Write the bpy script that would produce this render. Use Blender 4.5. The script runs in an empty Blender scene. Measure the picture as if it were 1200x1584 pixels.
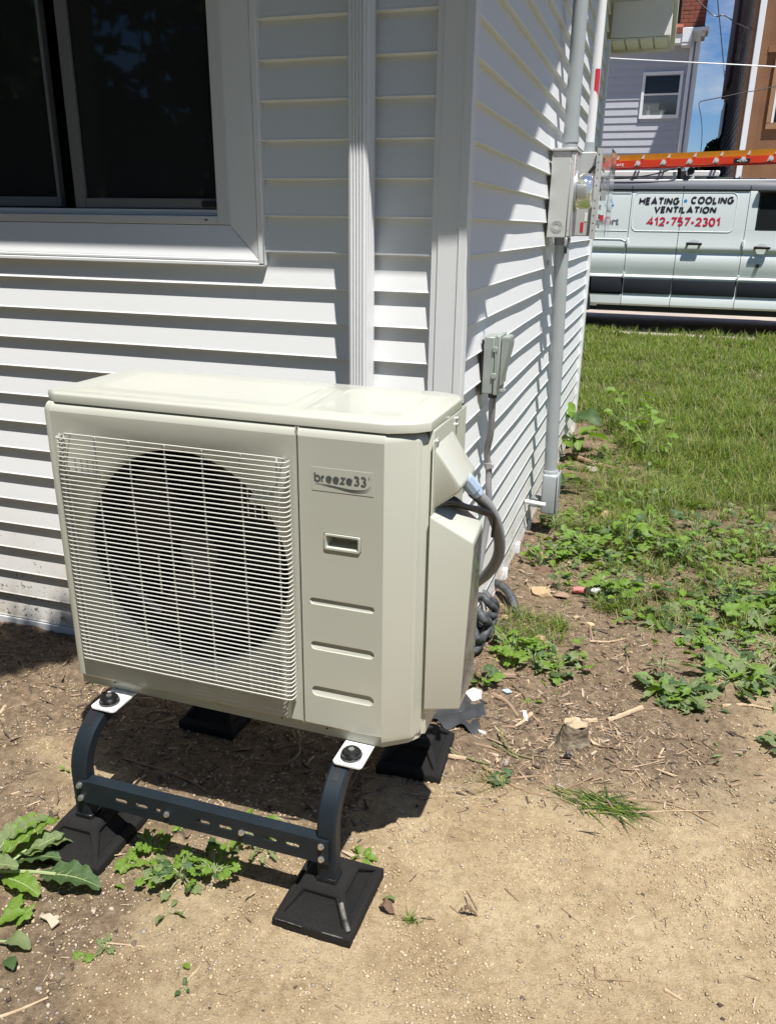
import bpy, bmesh, math, random
import numpy as np
from mathutils import Vector, Matrix, Quaternion
from mathutils.geometry import tessellate_polygon

random.seed(7)
rng = np.random.default_rng(11)
PI = math.pi
scene = bpy.context.scene
COL = scene.collection

# ------------------------------------------------------------------ camera
cam_d = bpy.data.cameras.new('camera')
cam = bpy.data.objects.new('camera', cam_d)
COL.objects.link(cam)
F = Vector((-0.285742, 0.896371, -0.338927))
U = Vector((-0.117572, 0.318210, 0.940702))
R = Vector((0.951067, 0.308646, 0.014462))
M = Matrix(((R.x, U.x, -F.x, 0.5408), (R.y, U.y, -F.y, -2.2952), (R.z, U.z, -F.z, 1.5298), (0, 0, 0, 1)))
cam.matrix_world = M
cam_d.sensor_fit = 'VERTICAL'
cam_d.sensor_height = 24.0
cam_d.sensor_width = 24.0
cam_d.lens = 24.0 * 1241.96 / 1584.0
cam_d.shift_x = -8.38 / 1584.0
cam_d.shift_y = 3.63 / 1584.0
cam_d.clip_start = 0.02
cam_d.clip_end = 2000
scene.camera = cam
scene.render.resolution_x = 775
scene.render.resolution_y = 1024

# ------------------------------------------------------------------ light
SUN = Vector((0.95, -1.0, 3.6)).normalized()
sun_d = bpy.data.lights.new('sun', 'SUN')
sun_d.energy = 5.0
sun_d.angle = math.radians(0.53)
sun_d.color = (1.0, 0.965, 0.915)
sun = bpy.data.objects.new('sun', sun_d)
COL.objects.link(sun)
sun.rotation_euler = SUN.to_track_quat('Z', 'Y').to_euler()
sun.location = (5, -5, 15)

world = bpy.data.worlds.new('World')
scene.world = world
world.use_nodes = True
wn = world.node_tree
wn.nodes.clear()
def wnode(t, **k):
    n = wn.nodes.new(t)
    for a, b in k.items():
        setattr(n, a, b)
    return n
sky = wnode('ShaderNodeTexSky', sky_type='NISHITA')
sky.sun_disc = False
sky.sun_elevation = math.asin(SUN.z)
sky.sun_rotation = math.atan2(SUN.x, SUN.y)
sky.air_density = 1.0
sky.dust_density = 0.0
sky.ozone_density = 3.0
bg = wnode('ShaderNodeBackground')
bg.inputs['Strength'].default_value = 0.05
tc = wnode('ShaderNodeTexCoord')
mp = wnode('ShaderNodeMapping')
mp.inputs['Scale'].default_value = (1.0, 1.0, 2.4)
mp.inputs['Location'].default_value = (0.35, 0.1, 0.25)
nz = wnode('ShaderNodeTexNoise')
nz.inputs['Scale'].default_value = 3.1
nz.inputs['Detail'].default_value = 9
nz.inputs['Roughness'].default_value = 0.58
rp = wnode('ShaderNodeValToRGB')
rp.color_ramp.elements[0].position = 0.50
rp.color_ramp.elements[1].position = 0.70
mx = wnode('ShaderNodeMixRGB')
mx.inputs['Color2'].default_value = (8.5, 9.0, 9.6, 1)
wo = wnode('ShaderNodeOutputWorld')
L = wn.links
L.new(tc.outputs['Generated'], mp.inputs['Vector'])
L.new(mp.outputs['Vector'], nz.inputs['Vector'])
L.new(nz.outputs['Fac'], rp.inputs['Fac'])
L.new(rp.outputs['Color'], mx.inputs['Fac'])
hs = wnode('ShaderNodeHueSaturation')
hs.inputs['Saturation'].default_value = 1.35
hs.inputs['Value'].default_value = 1.05
L.new(sky.outputs['Color'], hs.inputs['Color'])
tn = wnode('ShaderNodeMixRGB', blend_type='MULTIPLY')
tn.inputs['Fac'].default_value = 1.0
tn.inputs['Color2'].default_value = (0.92, 0.95, 1.14, 1)
L.new(hs.outputs['Color'], tn.inputs['Color1'])
L.new(tn.outputs['Color'], mx.inputs['Color1'])
L.new(mx.outputs['Color'], bg.inputs['Color'])
L.new(bg.outputs['Background'], wo.inputs['Surface'])

vs = scene.view_settings
vs.view_transform = 'Standard'
vs.look = 'None'
vs.gamma = 1.0
vs.use_curve_mapping = False
vs.exposure = 0.62

# ------------------------------------------------------------------ materials
MATS = {}
def mat(name, col, rough=0.5, metal=0.0, var=0.0, vscale=8.0, bump=0.0, bscale=60.0, col2=None,
        coat=0.0, spec=None, trans=0.0, detail=6, alpha=None, sss=0.0):
    m = bpy.data.materials.new(name)
    m.use_nodes = True
    nt = m.node_tree
    p = nt.nodes['Principled BSDF']
    p.inputs['Base Color'].default_value = (*col, 1)
    p.inputs['Roughness'].default_value = rough
    p.inputs['Metallic'].default_value = metal
    if coat: p.inputs['Coat Weight'].default_value = coat
    if spec is not None: p.inputs['Specular IOR Level'].default_value = spec
    if trans: p.inputs['Transmission Weight'].default_value = trans
    if alpha is not None: p.inputs['Alpha'].default_value = alpha
    t = nt.nodes.new('ShaderNodeTexCoord')
    if var or col2:
        n = nt.nodes.new('ShaderNodeTexNoise')
        n.inputs['Scale'].default_value = vscale
        n.inputs['Detail'].default_value = detail
        nt.links.new(t.outputs['Object'], n.inputs['Vector'])
        r_ = nt.nodes.new('ShaderNodeValToRGB')
        r_.color_ramp.elements[0].position = 0.35
        r_.color_ramp.elements[1].position = 0.68
        c2 = col2 if col2 else tuple(c * (1 - var) for c in col)
        r_.color_ramp.elements[0].color = (*c2, 1)
        r_.color_ramp.elements[1].color = (*col, 1)
        nt.links.new(n.outputs['Fac'], r_.inputs['Fac'])
        nt.links.new(r_.outputs['Color'], p.inputs['Base Color'])
    if bump:
        n2 = nt.nodes.new('ShaderNodeTexNoise')
        n2.inputs['Scale'].default_value = bscale
        n2.inputs['Detail'].default_value = 5
        nt.links.new(t.outputs['Object'], n2.inputs['Vector'])
        b = nt.nodes.new('ShaderNodeBump')
        b.inputs['Strength'].default_value = bump
        b.inputs['Distance'].default_value = 0.01
        nt.links.new(n2.outputs['Fac'], b.inputs['Height'])
        nt.links.new(b.outputs['Normal'], p.inputs['Normal'])
    MATS[name] = m
    return m

def leafmat(name, col, col2, rough=0.6):
    m = mat(name, col, rough=rough, col2=col2, vscale=35)
    nt = m.node_tree
    p = nt.nodes['Principled BSDF']
    out = nt.nodes['Material Output']
    tr = nt.nodes.new('ShaderNodeBsdfTranslucent')
    tr.inputs['Color'].default_value = (min(1, col[0] * 1.6), min(1, col[1] * 1.7), col[2] * 0.8, 1)
    ms = nt.nodes.new('ShaderNodeMixShader')
    ms.inputs[0].default_value = 0.28
    nt.links.new(p.outputs[0], ms.inputs[1])
    nt.links.new(tr.outputs[0], ms.inputs[2])
    nt.links.new(ms.outputs[0], out.inputs['Surface'])
    return m

# vinyl siding: white, with splashed soil low on the wall
def vinyl(name, col, dirt=True):
    m = mat(name, col, rough=0.42, bump=0.03, bscale=25)
    nt = m.node_tree
    p = nt.nodes['Principled BSDF']
    g = nt.nodes.new('ShaderNodeNewGeometry')
    sx = nt.nodes.new('ShaderNodeSeparateXYZ')
    nt.links.new(g.outputs['Position'], sx.inputs[0])
    mr = nt.nodes.new('ShaderNodeMapRange')
    mr.inputs['From Min'].default_value = 0.62
    mr.inputs['From Max'].default_value = 0.02
    nt.links.new(sx.outputs['Z'], mr.inputs['Value'])
    n = nt.nodes.new('ShaderNodeTexNoise')
    n.inputs['Scale'].default_value = 75
    n.inputs['Detail'].default_value = 4
    nt.links.new(g.outputs['Position'], n.inputs['Vector'])
    n3 = nt.nodes.new('ShaderNodeTexNoise')
    n3.inputs['Scale'].default_value = 5
    n3.inputs['Detail'].default_value = 5
    nt.links.new(g.outputs['Position'], n3.inputs['Vector'])
    a = nt.nodes.new('ShaderNodeMath'); a.operation = 'MULTIPLY'
    nt.links.new(mr.outputs[0], a.inputs[0]); a.inputs[1].default_value = 0.115
    b = nt.nodes.new('ShaderNodeMath'); b.operation = 'ADD'
    nt.links.new(n.outputs['Fac'], b.inputs[0]); nt.links.new(a.outputs[0], b.inputs[1])
    c = nt.nodes.new('ShaderNodeMapRange')
    c.inputs['From Min'].default_value = 0.70; c.inputs['From Max'].default_value = 0.76
    nt.links.new(b.outputs[0], c.inputs['Value'])
    fl = nt.nodes.new('ShaderNodeMath'); fl.operation = 'MULTIPLY'
    nt.links.new(mr.outputs[0], fl.inputs[0]); nt.links.new(n3.outputs['Fac'], fl.inputs[1])
    fm = nt.nodes.new('ShaderNodeMath'); fm.operation = 'MULTIPLY'
    nt.links.new(fl.outputs[0], fm.inputs[0]); fm.inputs[1].default_value = 1.0
    m1 = nt.nodes.new('ShaderNodeMixRGB')
    m1.inputs['Color1'].default_value = (*col, 1)
    m1.inputs['Color2'].default_value = (0.42, 0.36, 0.26, 1)
    nt.links.new(fm.outputs[0], m1.inputs['Fac'])
    m2 = nt.nodes.new('ShaderNodeMixRGB')
    m2.inputs['Color2'].default_value = (0.10, 0.08, 0.06, 1)
    cc = nt.nodes.new('ShaderNodeMath'); cc.operation = 'MULTIPLY'
    nt.links.new(c.outputs[0], cc.inputs[0]); nt.links.new(mr.outputs[0], cc.inputs[1])
    nt.links.new(m1.outputs[0], m2.inputs['Color1']); nt.links.new(cc.outputs[0], m2.inputs['Fac'])
    nt.links.new(m2.outputs[0], p.inputs['Base Color'])
    return m

m_vinyl = vinyl('vinyl_white', (0.755, 0.767, 0.767))
m_trim = mat('trim_white', (0.78, 0.795, 0.80), rough=0.38, var=0.03, vscale=3)
m_soffit = mat('soffit_white', (0.80, 0.80, 0.76), rough=0.5, var=0.05)
m_frame = mat('window_vinyl', (0.62, 0.63, 0.63), rough=0.4)
m_sash = mat('sash_grey', (0.17, 0.17, 0.17), rough=0.45)
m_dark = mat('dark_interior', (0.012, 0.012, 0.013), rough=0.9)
m_curt = mat('dark_screen', (0.030, 0.029, 0.026), rough=0.95, col2=(0.012, 0.012, 0.012), vscale=9, spec=0.1)
m_acc = mat('unit_cream', (0.505, 0.508, 0.435), rough=0.36, bump=0.018, bscale=14, var=0.045, vscale=4, coat=0.45)
m_wire = mat('grille_white', (0.58, 0.58, 0.53), rough=0.38)
m_black = mat('fan_black', (0.022, 0.022, 0.026), rough=0.4)
m_coil = mat('coil_fins', (0.03, 0.03, 0.032), rough=0.6, metal=0.3)
m_rubber = mat('rubber_black', (0.013, 0.013, 0.013), rough=0.7, bump=0.6, bscale=420, col2=(0.017, 0.016, 0.015), vscale=14, spec=0.25)
m_dust = mat('rubber_dusty', (0.20, 0.19, 0.17), rough=0.95, col2=(0.03, 0.03, 0.03), vscale=55)
m_steel = mat('stand_blue_grey', (0.012, 0.019, 0.026), rough=0.5, metal=0.0, spec=0.3, var=0.2, vscale=20)
m_zinc = mat('zinc_bolt', (0.62, 0.62, 0.60), rough=0.3, metal=0.9)
m_zwhite = mat('bracket_white', (0.80, 0.80, 0.76), rough=0.35)
m_knob = mat('knob_black', (0.01, 0.01, 0.01), rough=0.25)
m_badge = mat('badge_film', (0.49, 0.495, 0.425), rough=0.34)
m_logo = mat('logo_grey', (0.10, 0.105, 0.105), rough=0.4)
m_pgrey = mat('pvc_grey', (0.36, 0.39, 0.40), rough=0.38, var=0.08, vscale=10)
m_pgreyd = mat('pvc_grey_dark', (0.20, 0.215, 0.22), rough=0.42, var=0.1, vscale=10)
m_flex = mat('flex_grey', (0.24, 0.24, 0.245), rough=0.5, var=0.1, vscale=30)
m_metal = mat('meter_enamel', (0.50, 0.51, 0.50), rough=0.35, var=0.06, vscale=6)
m_disc = mat('disconnect_grey', (0.30, 0.335, 0.31), rough=0.42, var=0.05, vscale=9)
m_galv = mat('galvanised', (0.55, 0.56, 0.56), rough=0.38, metal=0.6, var=0.15, vscale=30)
m_glass = mat('clear_plastic', (0.95, 0.97, 0.97), rough=0.04, trans=0.92)
m_film = mat('clear_film', (0.55, 0.56, 0.53), rough=0.12, coat=0.6, col2=(0.28, 0.28, 0.25), vscale=16)
m_pane = mat('window_glass', (0.02, 0.022, 0.024), rough=0.03, spec=0.35)
m_blk = mat('black_plastic', (0.015, 0.015, 0.016), rough=0.4)
m_foam = mat('line_insulation', (0.028, 0.03, 0.032), rough=0.6, col2=(0.085, 0.09, 0.095), vscale=45, bump=0.3, bscale=90)
m_red = mat('label_red', (0.55, 0.03, 0.05), rough=0.5)
m_lblue = mat('fitting_blue', (0.36, 0.47, 0.60), rough=0.4)
m_white = mat('paper_white', (0.80, 0.80, 0.78), rough=0.7)
m_van = mat('van_paint', (0.70, 0.755, 0.74), rough=0.22, coat=0.5)
m_vangrey = mat('van_roof_grey', (0.065, 0.075, 0.09), rough=0.55)
m_strip = mat('van_cladding', (0.022, 0.026, 0.032), rough=0.8, spec=0.15)
m_tyre = mat('tyre', (0.02, 0.02, 0.02), rough=0.9)
m_text = mat('text_black', (0.012, 0.012, 0.02), rough=0.5)
m_textr = mat('text_red', (0.52, 0.01, 0.05), rough=0.5)
m_textb = mat('text_blue', (0.02, 0.30, 0.72), rough=0.5)
m_textg = mat('text_grey', (0.16, 0.18, 0.20), rough=0.5)
m_lad_r = mat('ladder_orange_red', (0.72, 0.055, 0.02), rough=0.35, var=0.1)
m_lad_y = mat('ladder_amber', (0.50, 0.21, 0.01), rough=0.4, var=0.15)
m_alu = mat('aluminium', (0.70, 0.70, 0.68), rough=0.5, metal=0.3)
m_gsid = mat('grey_siding', (0.43, 0.44, 0.48), rough=0.5, var=0.05)
m_brick = mat('red_shingle', (0.28, 0.085, 0.05), rough=0.85, col2=(0.20, 0.06, 0.04), vscale=5)
m_stucco = mat('brown_stucco', (0.25, 0.125, 0.060), rough=0.9, bump=0.35, bscale=25, col2=(0.20, 0.10, 0.048), vscale=2)
m_stuccol = mat('tan_stucco', (0.34, 0.185, 0.095), rough=0.9, bump=0.35, bscale=25, var=0.12, vscale=3)
m_dsid = mat('slate_siding', (0.30, 0.30, 0.31), rough=0.7, var=0.2, vscale=6)
m_dshing = mat('dark_shingle', (0.10, 0.085, 0.075), rough=0.9, var=0.3)
m_wood = mat('twig_wood', (0.33, 0.23, 0.14), rough=0.8, col2=(0.20, 0.13, 0.08), vscale=40)
m_woodp = mat('twig_pale', (0.50, 0.38, 0.25), rough=0.8, col2=(0.36, 0.26, 0.16), vscale=40)
m_stump = mat('stump_grey', (0.30, 0.25, 0.18), rough=0.95, col2=(0.12, 0.09, 0.06), vscale=30, bump=0.7, bscale=70)
m_rock = mat('tan_rock', (0.52, 0.40, 0.24), rough=0.95, col2=(0.36, 0.25, 0.14), vscale=18, bump=0.6, bscale=50)
m_peb = [mat('pebble_tan', (0.42, 0.32, 0.20), rough=0.95), mat('pebble_grey', (0.30, 0.26, 0.22), rough=0.95),
         mat('pebble_dark', (0.13, 0.10, 0.075), rough=0.95), mat('pebble_pale', (0.43, 0.36, 0.27), rough=0.95)]
m_chip = [mat('chip_brown', (0.17, 0.115, 0.075), rough=0.95), mat('chip_dark', (0.07, 0.05, 0.038), rough=0.95),
          mat('chip_tan', (0.27, 0.19, 0.125), rough=0.95), mat('chip_pale', (0.42, 0.33, 0.23), rough=0.9)]
m_gr = [leafmat('grass_mid', (0.125, 0.19, 0.016), (0.08, 0.13, 0.011)), leafmat('grass_light', (0.215, 0.275, 0.03), (0.14, 0.195, 0.02)),
        leafmat('grass_dark', (0.05, 0.105, 0.02), (0.035, 0.08, 0.015)), leafmat('grass_dry', (0.34, 0.29, 0.15), (0.22, 0.18, 0.09))]
m_leaf = leafmat('leaf_green', (0.17, 0.27, 0.035), (0.10, 0.185, 0.02))
m_leaf2 = leafmat('leaf_dark', (0.08, 0.135, 0.045), (0.045, 0.09, 0.028))
m_leaf3 = leafmat('leaf_wilted', (0.20, 0.25, 0.11), (0.12, 0.165, 0.06), rough=0.7)
m_leafb = leafmat('leaf_bush', (0.05, 0.11, 0.02), (0.03, 0.07, 0.012))
m_vein = mat('leaf_vein', (0.30, 0.36, 0.17), rough=0.6)
m_deadleaf = mat('dead_leaf', (0.18, 0.115, 0.07), rough=0.9, col2=(0.09, 0.055, 0.035), vscale=30)
m_conc = mat('road_concrete', (0.42, 0.36, 0.31), rough=0.9, col2=(0.34, 0.29, 0.25), vscale=3, bump=0.2, bscale=80)

# ------------------------------------------------------------------ helpers
def link(o, parent=None):
    COL.objects.link(o)
    if parent is not None:
        o.parent = parent
    return o

def thing(name, label, cat, loc=(0, 0, 0), rz=0.0, group=None):
    o = bpy.data.objects.new(name, None)
    o.empty_display_size = 0.1
    COL.objects.link(o)
    o.location = loc
    o.rotation_euler = (0, 0, rz)
    o['label'] = label
    o['category'] = cat
    if group: o['group'] = group
    return o

def world_offset(parent):
    v = Vector((0, 0, 0))
    while parent is not None:
        v += Vector(parent.location)
        parent = parent.parent
    return v

def build(name, bm, m, parent=None, smooth=False, local=False, kind=None, label=None):
    """link a bmesh as one mesh object; coordinates are world ones unless local"""
    if parent is not None and not local:
        off = world_offset(parent)
        bmesh.ops.translate(bm, verts=bm.verts, vec=-off)
    me = bpy.data.meshes.new(name)
    bm.normal_update()
    bm.to_mesh(me)
    bm.free()
    for mm in (m if isinstance(m, (list, tuple)) else [m]):
        me.materials.append(mm)
    if smooth:
        for p in me.polygons: p.use_smooth = True
        try: me.set_sharp_from_angle(angle=math.radians(38))
        except Exception: pass
    o = bpy.data.objects.new(name, me)
    link(o, parent)
    if kind: o['kind'] = kind
    if label: o['label'] = label
    return o

def tagm(o, label, cat, group=None):
    o['label'] = label; o['category'] = cat
    if group: o['group'] = group
    return o

def addbox(bm, x0, x1, y0, y1, z0, z1, bev=0.0, seg=1):
    r_ = bmesh.ops.create_cube(bm, size=1.0)
    vv = r_['verts']
    for v in vv:
        v.co = Vector(((x0 + x1) / 2 + v.co.x * (x1 - x0), (y0 + y1) / 2 + v.co.y * (y1 - y0), (z0 + z1) / 2 + v.co.z * (z1 - z0)))
    if bev:
        ed = list({e for v in vv for e in v.link_edges})
        bmesh.ops.bevel(bm, geom=ed, offset=bev, segments=seg, profile=0.5, affect='EDGES')
    return vv

def box(name, x0, x1, y0, y1, z0, z1, m, parent=None, bev=0.0, seg=1, local=False, **k):
    bm = bmesh.new()
    addbox(bm, x0, x1, y0, y1, z0, z1, bev, seg)
    return build(name, bm, m, parent, local=local, smooth=bev > 0, **k)

def prism(bm, pts, d, axis='z'):
    """extrude polygon pts (3D) by vector d"""
    a = [bm.verts.new(p) for p in pts]
    b = [bm.verts.new(Vector(p) + Vector(d)) for p in pts]
    n = len(pts)
    bm.faces.new(a[::-1]); bm.faces.new(b)
    for i in range(n):
        bm.faces.new((a[i], a[(i + 1) % n], b[(i + 1) % n], b[i]))
    bmesh.ops.recalc_face_normals(bm, faces=bm.faces)

def frames(pts, up=Vector((0, 0, 1))):
    out = []
    n = len(pts)
    prev = None
    for i in range(n):
        t = (pts[min(i + 1, n - 1)] - pts[max(i - 1, 0)]).normalized()
        if prev is None:
            s = t.cross(up)
            if s.length < 1e-3: s = t.cross(Vector((1, 0, 0)))
            s.normalize()
        else:
            s = prev - t * prev.dot(t)
            if s.length < 1e-6: s = t.cross(up)
            s.normalize()
        prev = s
        out.append((t, s, s.cross(t)))
    return out

def tube(bm, pts, r, seg=8, cap=True, rfun=None, mi=0):
    pts = [Vector(p) for p in pts]
    fr = frames(pts)
    rings = []
    for i, (p, (t, s, u_)) in enumerate(zip(pts, fr)):
        rr = rfun(i) if rfun else (r[i] if isinstance(r, (list, tuple)) else r)
        rings.append([bm.verts.new(p + (s * math.cos(2 * PI * k / seg) + u_ * math.sin(2 * PI * k / seg)) * rr) for k in range(seg)])
    for a, b in zip(rings, rings[1:]):
        for k in range(seg):
            f = bm.faces.new((a[k], a[(k + 1) % seg], b[(k + 1) % seg], b[k])); f.material_index = mi
    if cap:
        bm.faces.new(rings[0][::-1]).material_index = mi
        bm.faces.new(rings[-1]).material_index = mi
    return rings

def smooth_path(ctrl, n=12):
    """Catmull-Rom through control points"""
    P = [Vector(c) for c in ctrl]
    P = [P[0] * 2 - P[1]] + P + [P[-1] * 2 - P[-2]]
    out = []
    for i in range(1, len(P) - 2):
        for k in range(n):
            t = k / n
            a, b, c, d = P[i - 1], P[i], P[i + 1], P[i + 2]
            out.append(0.5 * ((2 * b) + (c - a) * t + (2 * a - 5 * b + 4 * c - d) * t * t + (3 * b - a - 3 * c + d) * t ** 3))
    out.append(P[-2])
    return out

def cyl(bm, p0, p1, r, seg=20, r2=None):
    tube(bm, [p0, p1], [r, r if r2 is None else r2], seg)

def panel_holes(bm, outer, holes, tf, flip=False, mi=0):
    """planar face with holes; points 2D, tf maps 2D->3D"""
    loops = [[Vector((x, y, 0)) for x, y in lp] for lp in [outer] + holes]
    flat = [p for lp in loops for p in lp]
    vv = [bm.verts.new(tf(p.x, p.y)) for p in flat]
    for t in tessellate_polygon(loops):
        try: bm.faces.new([vv[i] for i in t]).material_index = mi
        except ValueError: pass
    res, k = [], 0
    for lp in loops:
        res.append(vv[k:k + len(lp)]); k += len(lp)
    return res

def bridge(bm, la, lb, mi=0):
    n = len(la)
    for i in range(n):
        try: bm.faces.new((la[i], la[(i + 1) % n], lb[(i + 1) % n], lb[i])).material_index = mi
        except ValueError: pass

def rrect(x0, x1, y0, y1, r, n=4):
    out = []
    for cx, cy, a0 in ((x1 - r, y1 - r, 0), (x0 + r, y1 - r, 90), (x0 + r, y0 + r, 180), (x1 - r, y0 + r, 270)):
        for k in range(n + 1):
            a = math.radians(a0 + 90 * k / n)
            out.append((cx + r * math.cos(a), cy + r * math.sin(a)))
    return out

def text_mesh(name, s, size, tf, m, parent, bold=0.0, shear=0.0, extr=0.0, fit=None, align='LEFT', smallx=1.0, local=False):
    """lettering: tf maps (x,y,depth) -> world"""
    cu = bpy.data.curves.new(name, 'FONT')
    cu.body = s; cu.size = 1.0; cu.offset = bold; cu.shear = shear
    cu.extrude = max(extr, 0.0); cu.resolution_u = 3
    cu.align_x = 'LEFT'
    o = bpy.data.objects.new(name, cu)
    COL.objects.link(o)
    bpy.context.view_layer.update()
    me = bpy.data.meshes.new_from_object(o)
    COL.objects.unlink(o); bpy.data.objects.remove(o)
    xs = [v.co.x for v in me.vertices]; ys = [v.co.y for v in me.vertices]
    x0, x1, y0, y1 = min(xs), max(xs), min(ys), max(ys)
    off = Vector((0, 0, 0)) if (parent is None or local) else world_offset(parent)
    for v in me.vertices:
        x, y = v.co.x, v.co.y
        if fit:  # fit = (w,h)
            x = (x - x0) / (x1 - x0) * fit[0]; y = (y - y0) / (y1 - y0) * fit[1]
        v.co = Vector(tf(x, y, v.co.z)) - off
    me.materials.clear(); me.materials.append(m)
    ob = bpy.data.objects.new(name, me)
    link(ob, parent)
    return ob

# stroke lettering: bold sans glyphs drawn as flat mitred ribbons
def _arc(cx, cy, rx, ry, a0, a1, n=14):
    return [(cx + rx * math.cos(math.radians(a0 + (a1 - a0) * k / n)), cy + ry * math.sin(math.radians(a0 + (a1 - a0) * k / n))) for k in range(n + 1)]
GL = {
 'H': (.70, [[(0, 0), (0, 1)], [(1, 0), (1, 1)], [(0, .5), (1, .5)]]),
 'E': (.50, [[(1, 1), (0, 1), (0, 0), (1, 0)], [(0, .5), (.88, .5)]]),
 'A': (.78, [[(0, -.04), (.5, 1.0), (1, -.04)], [(.17, .27), (.83, .27)]]),
 'T': (.62, [[(-.08, 1), (1.08, 1)], [(.5, 0), (.5, 1)]]),
 'I': (.0, [[(0, 0), (0, 1)]]),
 'N': (.68, [[(0, 0), (0, 1)], [(0, 1), (1, 0)], [(1, 0), (1, 1)]]),
 'G': (.74, [_arc(.5, .5, .5, .5, 42, 345), [(.55, .46), (1, .46), (1, .22)]]),
 'C': (.70, [_arc(.5, .5, .5, .5, 45, 315)]),
 'O': (.80, [_arc(.5, .5, .5, .5, 90, 450, 24)]),
 'L': (.46, [[(0, 1), (0, 0), (1, 0)]]),
 'V': (.74, [[(0, 1.04), (.5, 0), (1, 1.04)]]),
 'S': (.52, [_arc(.5, .75, .46, .25, 30, 270, 10) + _arc(.5, .25, .5, .25, 90, -150, 10)]),
 'F': (.48, [[(1, 1), (0, 1), (0, 0)], [(0, .5), (.85, .5)]]),
 '4': (.62, [[(.76, 0), (.76, 1), (0, .26), (1.08, .26)]]),
 '1': (.34, [[(0, .74), (.75, 1), (.75, 0)]]),
 '2': (.52, [_arc(.5, .70, .48, .30, 165, -35, 12) + [(0, 0), (1.05, 0)]]),
 '7': (.54, [[(0, 1), (1, 1), (.3, 0)]]),
 '5': (.52, [[(.95, 1), (.14, 1), (.08, .56)] + _arc(.46, .31, .50, .31, 118, -140, 12)]),
 '3': (.50, [_arc(.44, .76, .46, .24, 140, -88, 10), _arc(.44, .27, .52, .27, 88, -140, 10)]),
 '0': (.56, [_arc(.5, .5, .5, .5, 90, 450, 24)]),
 '-': (.30, [[(0, .40), (1, .40)]]),
 'b': (.54, [[(0, 0), (0, 1)], _arc(.5, .33, .5, .33, 90, 450, 22)]),
 'r': (.26, [[(0, 0), (0, .66)], [(0, .36), (.25, .60), (1, .66)]]),
 'e': (.54, [_arc(.5, .33, .5, .33, -40, -350, 20)[::1], [(0, .34), (1, .34)]]),
 'z': (.42, [[(0, .66), (1, .66), (0, 0), (1, 0)]]),
 'c': (.44, [_arc(.5, .33, .5, .33, 45, 315)]),
 'o': (.54, [_arc(.5, .33, .5, .33, 90, 450, 22)]),
 'm': (.80, [[(0, 0), (0, .66)], _arc(.25, .42, .25, .24, 180, 0, 8) + [(.5, 0)], _arc(.75, .42, .25, .24, 180, 0, 8) + [(1, 0)]]),
 'f': (.30, [[(1, 1), (.55, 1), (.4, .8), (.4, 0)], [(0, .62), (1, .62)]]),
 't': (.30, [[(.4, .9), (.4, .12), (.6, 0), (1, 0)], [(0, .62), (1, .62)]]),
}
def ribbon_text(name, txt, fit, tf, m, parent, t=0.2, shear=0.0, gap=0.13, step=0.0002, local=False):
    """t = stroke weight relative to cap height 1; fit=(w,h)"""
    total = 0.0; pos = []
    for ch in txt:
        if ch == ' ': total += .35; pos.append(None); continue
        w = GL[ch][0]; pos.append(total); total += w + t + gap
    total -= gap
    sx, sy = fit[0] / total, fit[1]
    off = Vector((0, 0, 0)) if (parent is None or local) else world_offset(parent)
    bm = bmesh.new(); layer = 0
    for ch, p0 in zip(txt, pos):
        if p0 is None: continue
        w, strokes = GL[ch]
        for st in strokes:
            P = [Vector((p0 + t / 2 + x * w, t / 2 + y * (1 - t))) for x, y in st]
            closed = (P[0] - P[-1]).length < 1e-4
            L_, R_ = [], []
            n = len(P)
            for i in range(n):
                a = P[i - 1] if i > 0 else (P[-2] if closed else None)
                b = P[i + 1] if i < n - 1 else (P[1] if closed else None)
                d0 = (P[i] - a).normalized() if a is not None else None
                d1 = (b - P[i]).normalized() if b is not None else None
                if d0 is None: d0 = d1
                if d1 is None: d1 = d0
                nn = Vector((-(d0 + d1).y, (d0 + d1).x))
                if nn.length < 1e-4: nn = Vector((-d0.y, d0.x))
                nn.normalize()
                k = min(2.0, 1.0 / max(0.35, abs(nn.dot(Vector((-d0.y, d0.x))))))
                L_.append(P[i] + nn * t / 2 * k); R_.append(P[i] - nn * t / 2 * k)
            va = [bm.verts.new(Vector(tf((q.x + shear * q.y) * sx, q.y * sy, layer * step)) - off) for q in L_]
            vb = [bm.verts.new(Vector(tf((q.x + shear * q.y) * sx, q.y * sy, layer * step)) - off) for q in R_]
            for i in range(n - 1): bm.faces.new((va[i], vb[i], vb[i + 1], va[i + 1]))
            layer = (layer + 1) % 4
    me = bpy.data.meshes.new(name); bm.to_mesh(me); bm.free(); me.materials.append(m)
    o = bpy.data.objects.new(name, me); link(o, parent)
    return o

def np_mesh(name, verts, faces_flat, counts, mi, mats, parent=None):
    me = bpy.data.meshes.new(name)
    nv = len(verts)
    me.vertices.add(nv)
    me.vertices.foreach_set('co', np.asarray(verts, dtype=np.float32).ravel())
    me.loops.add(len(faces_flat))
    me.loops.foreach_set('vertex_index', np.asarray(faces_flat, dtype=np.int32))
    me.polygons.add(len(counts))
    st = np.concatenate([[0], np.cumsum(counts)[:-1]]).astype(np.int32)
    me.polygons.foreach_set('loop_start', st)
    me.polygons.foreach_set('loop_total', np.asarray(counts, dtype=np.int32))
    for m in mats: me.materials.append(m)
    if mi is not None: me.polygons.foreach_set('material_index', np.asarray(mi, dtype=np.int32))
    me.update(calc_edges=True)
    me.validate()
    o = bpy.data.objects.new(name, me)
    link(o, parent)
    return o

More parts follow.
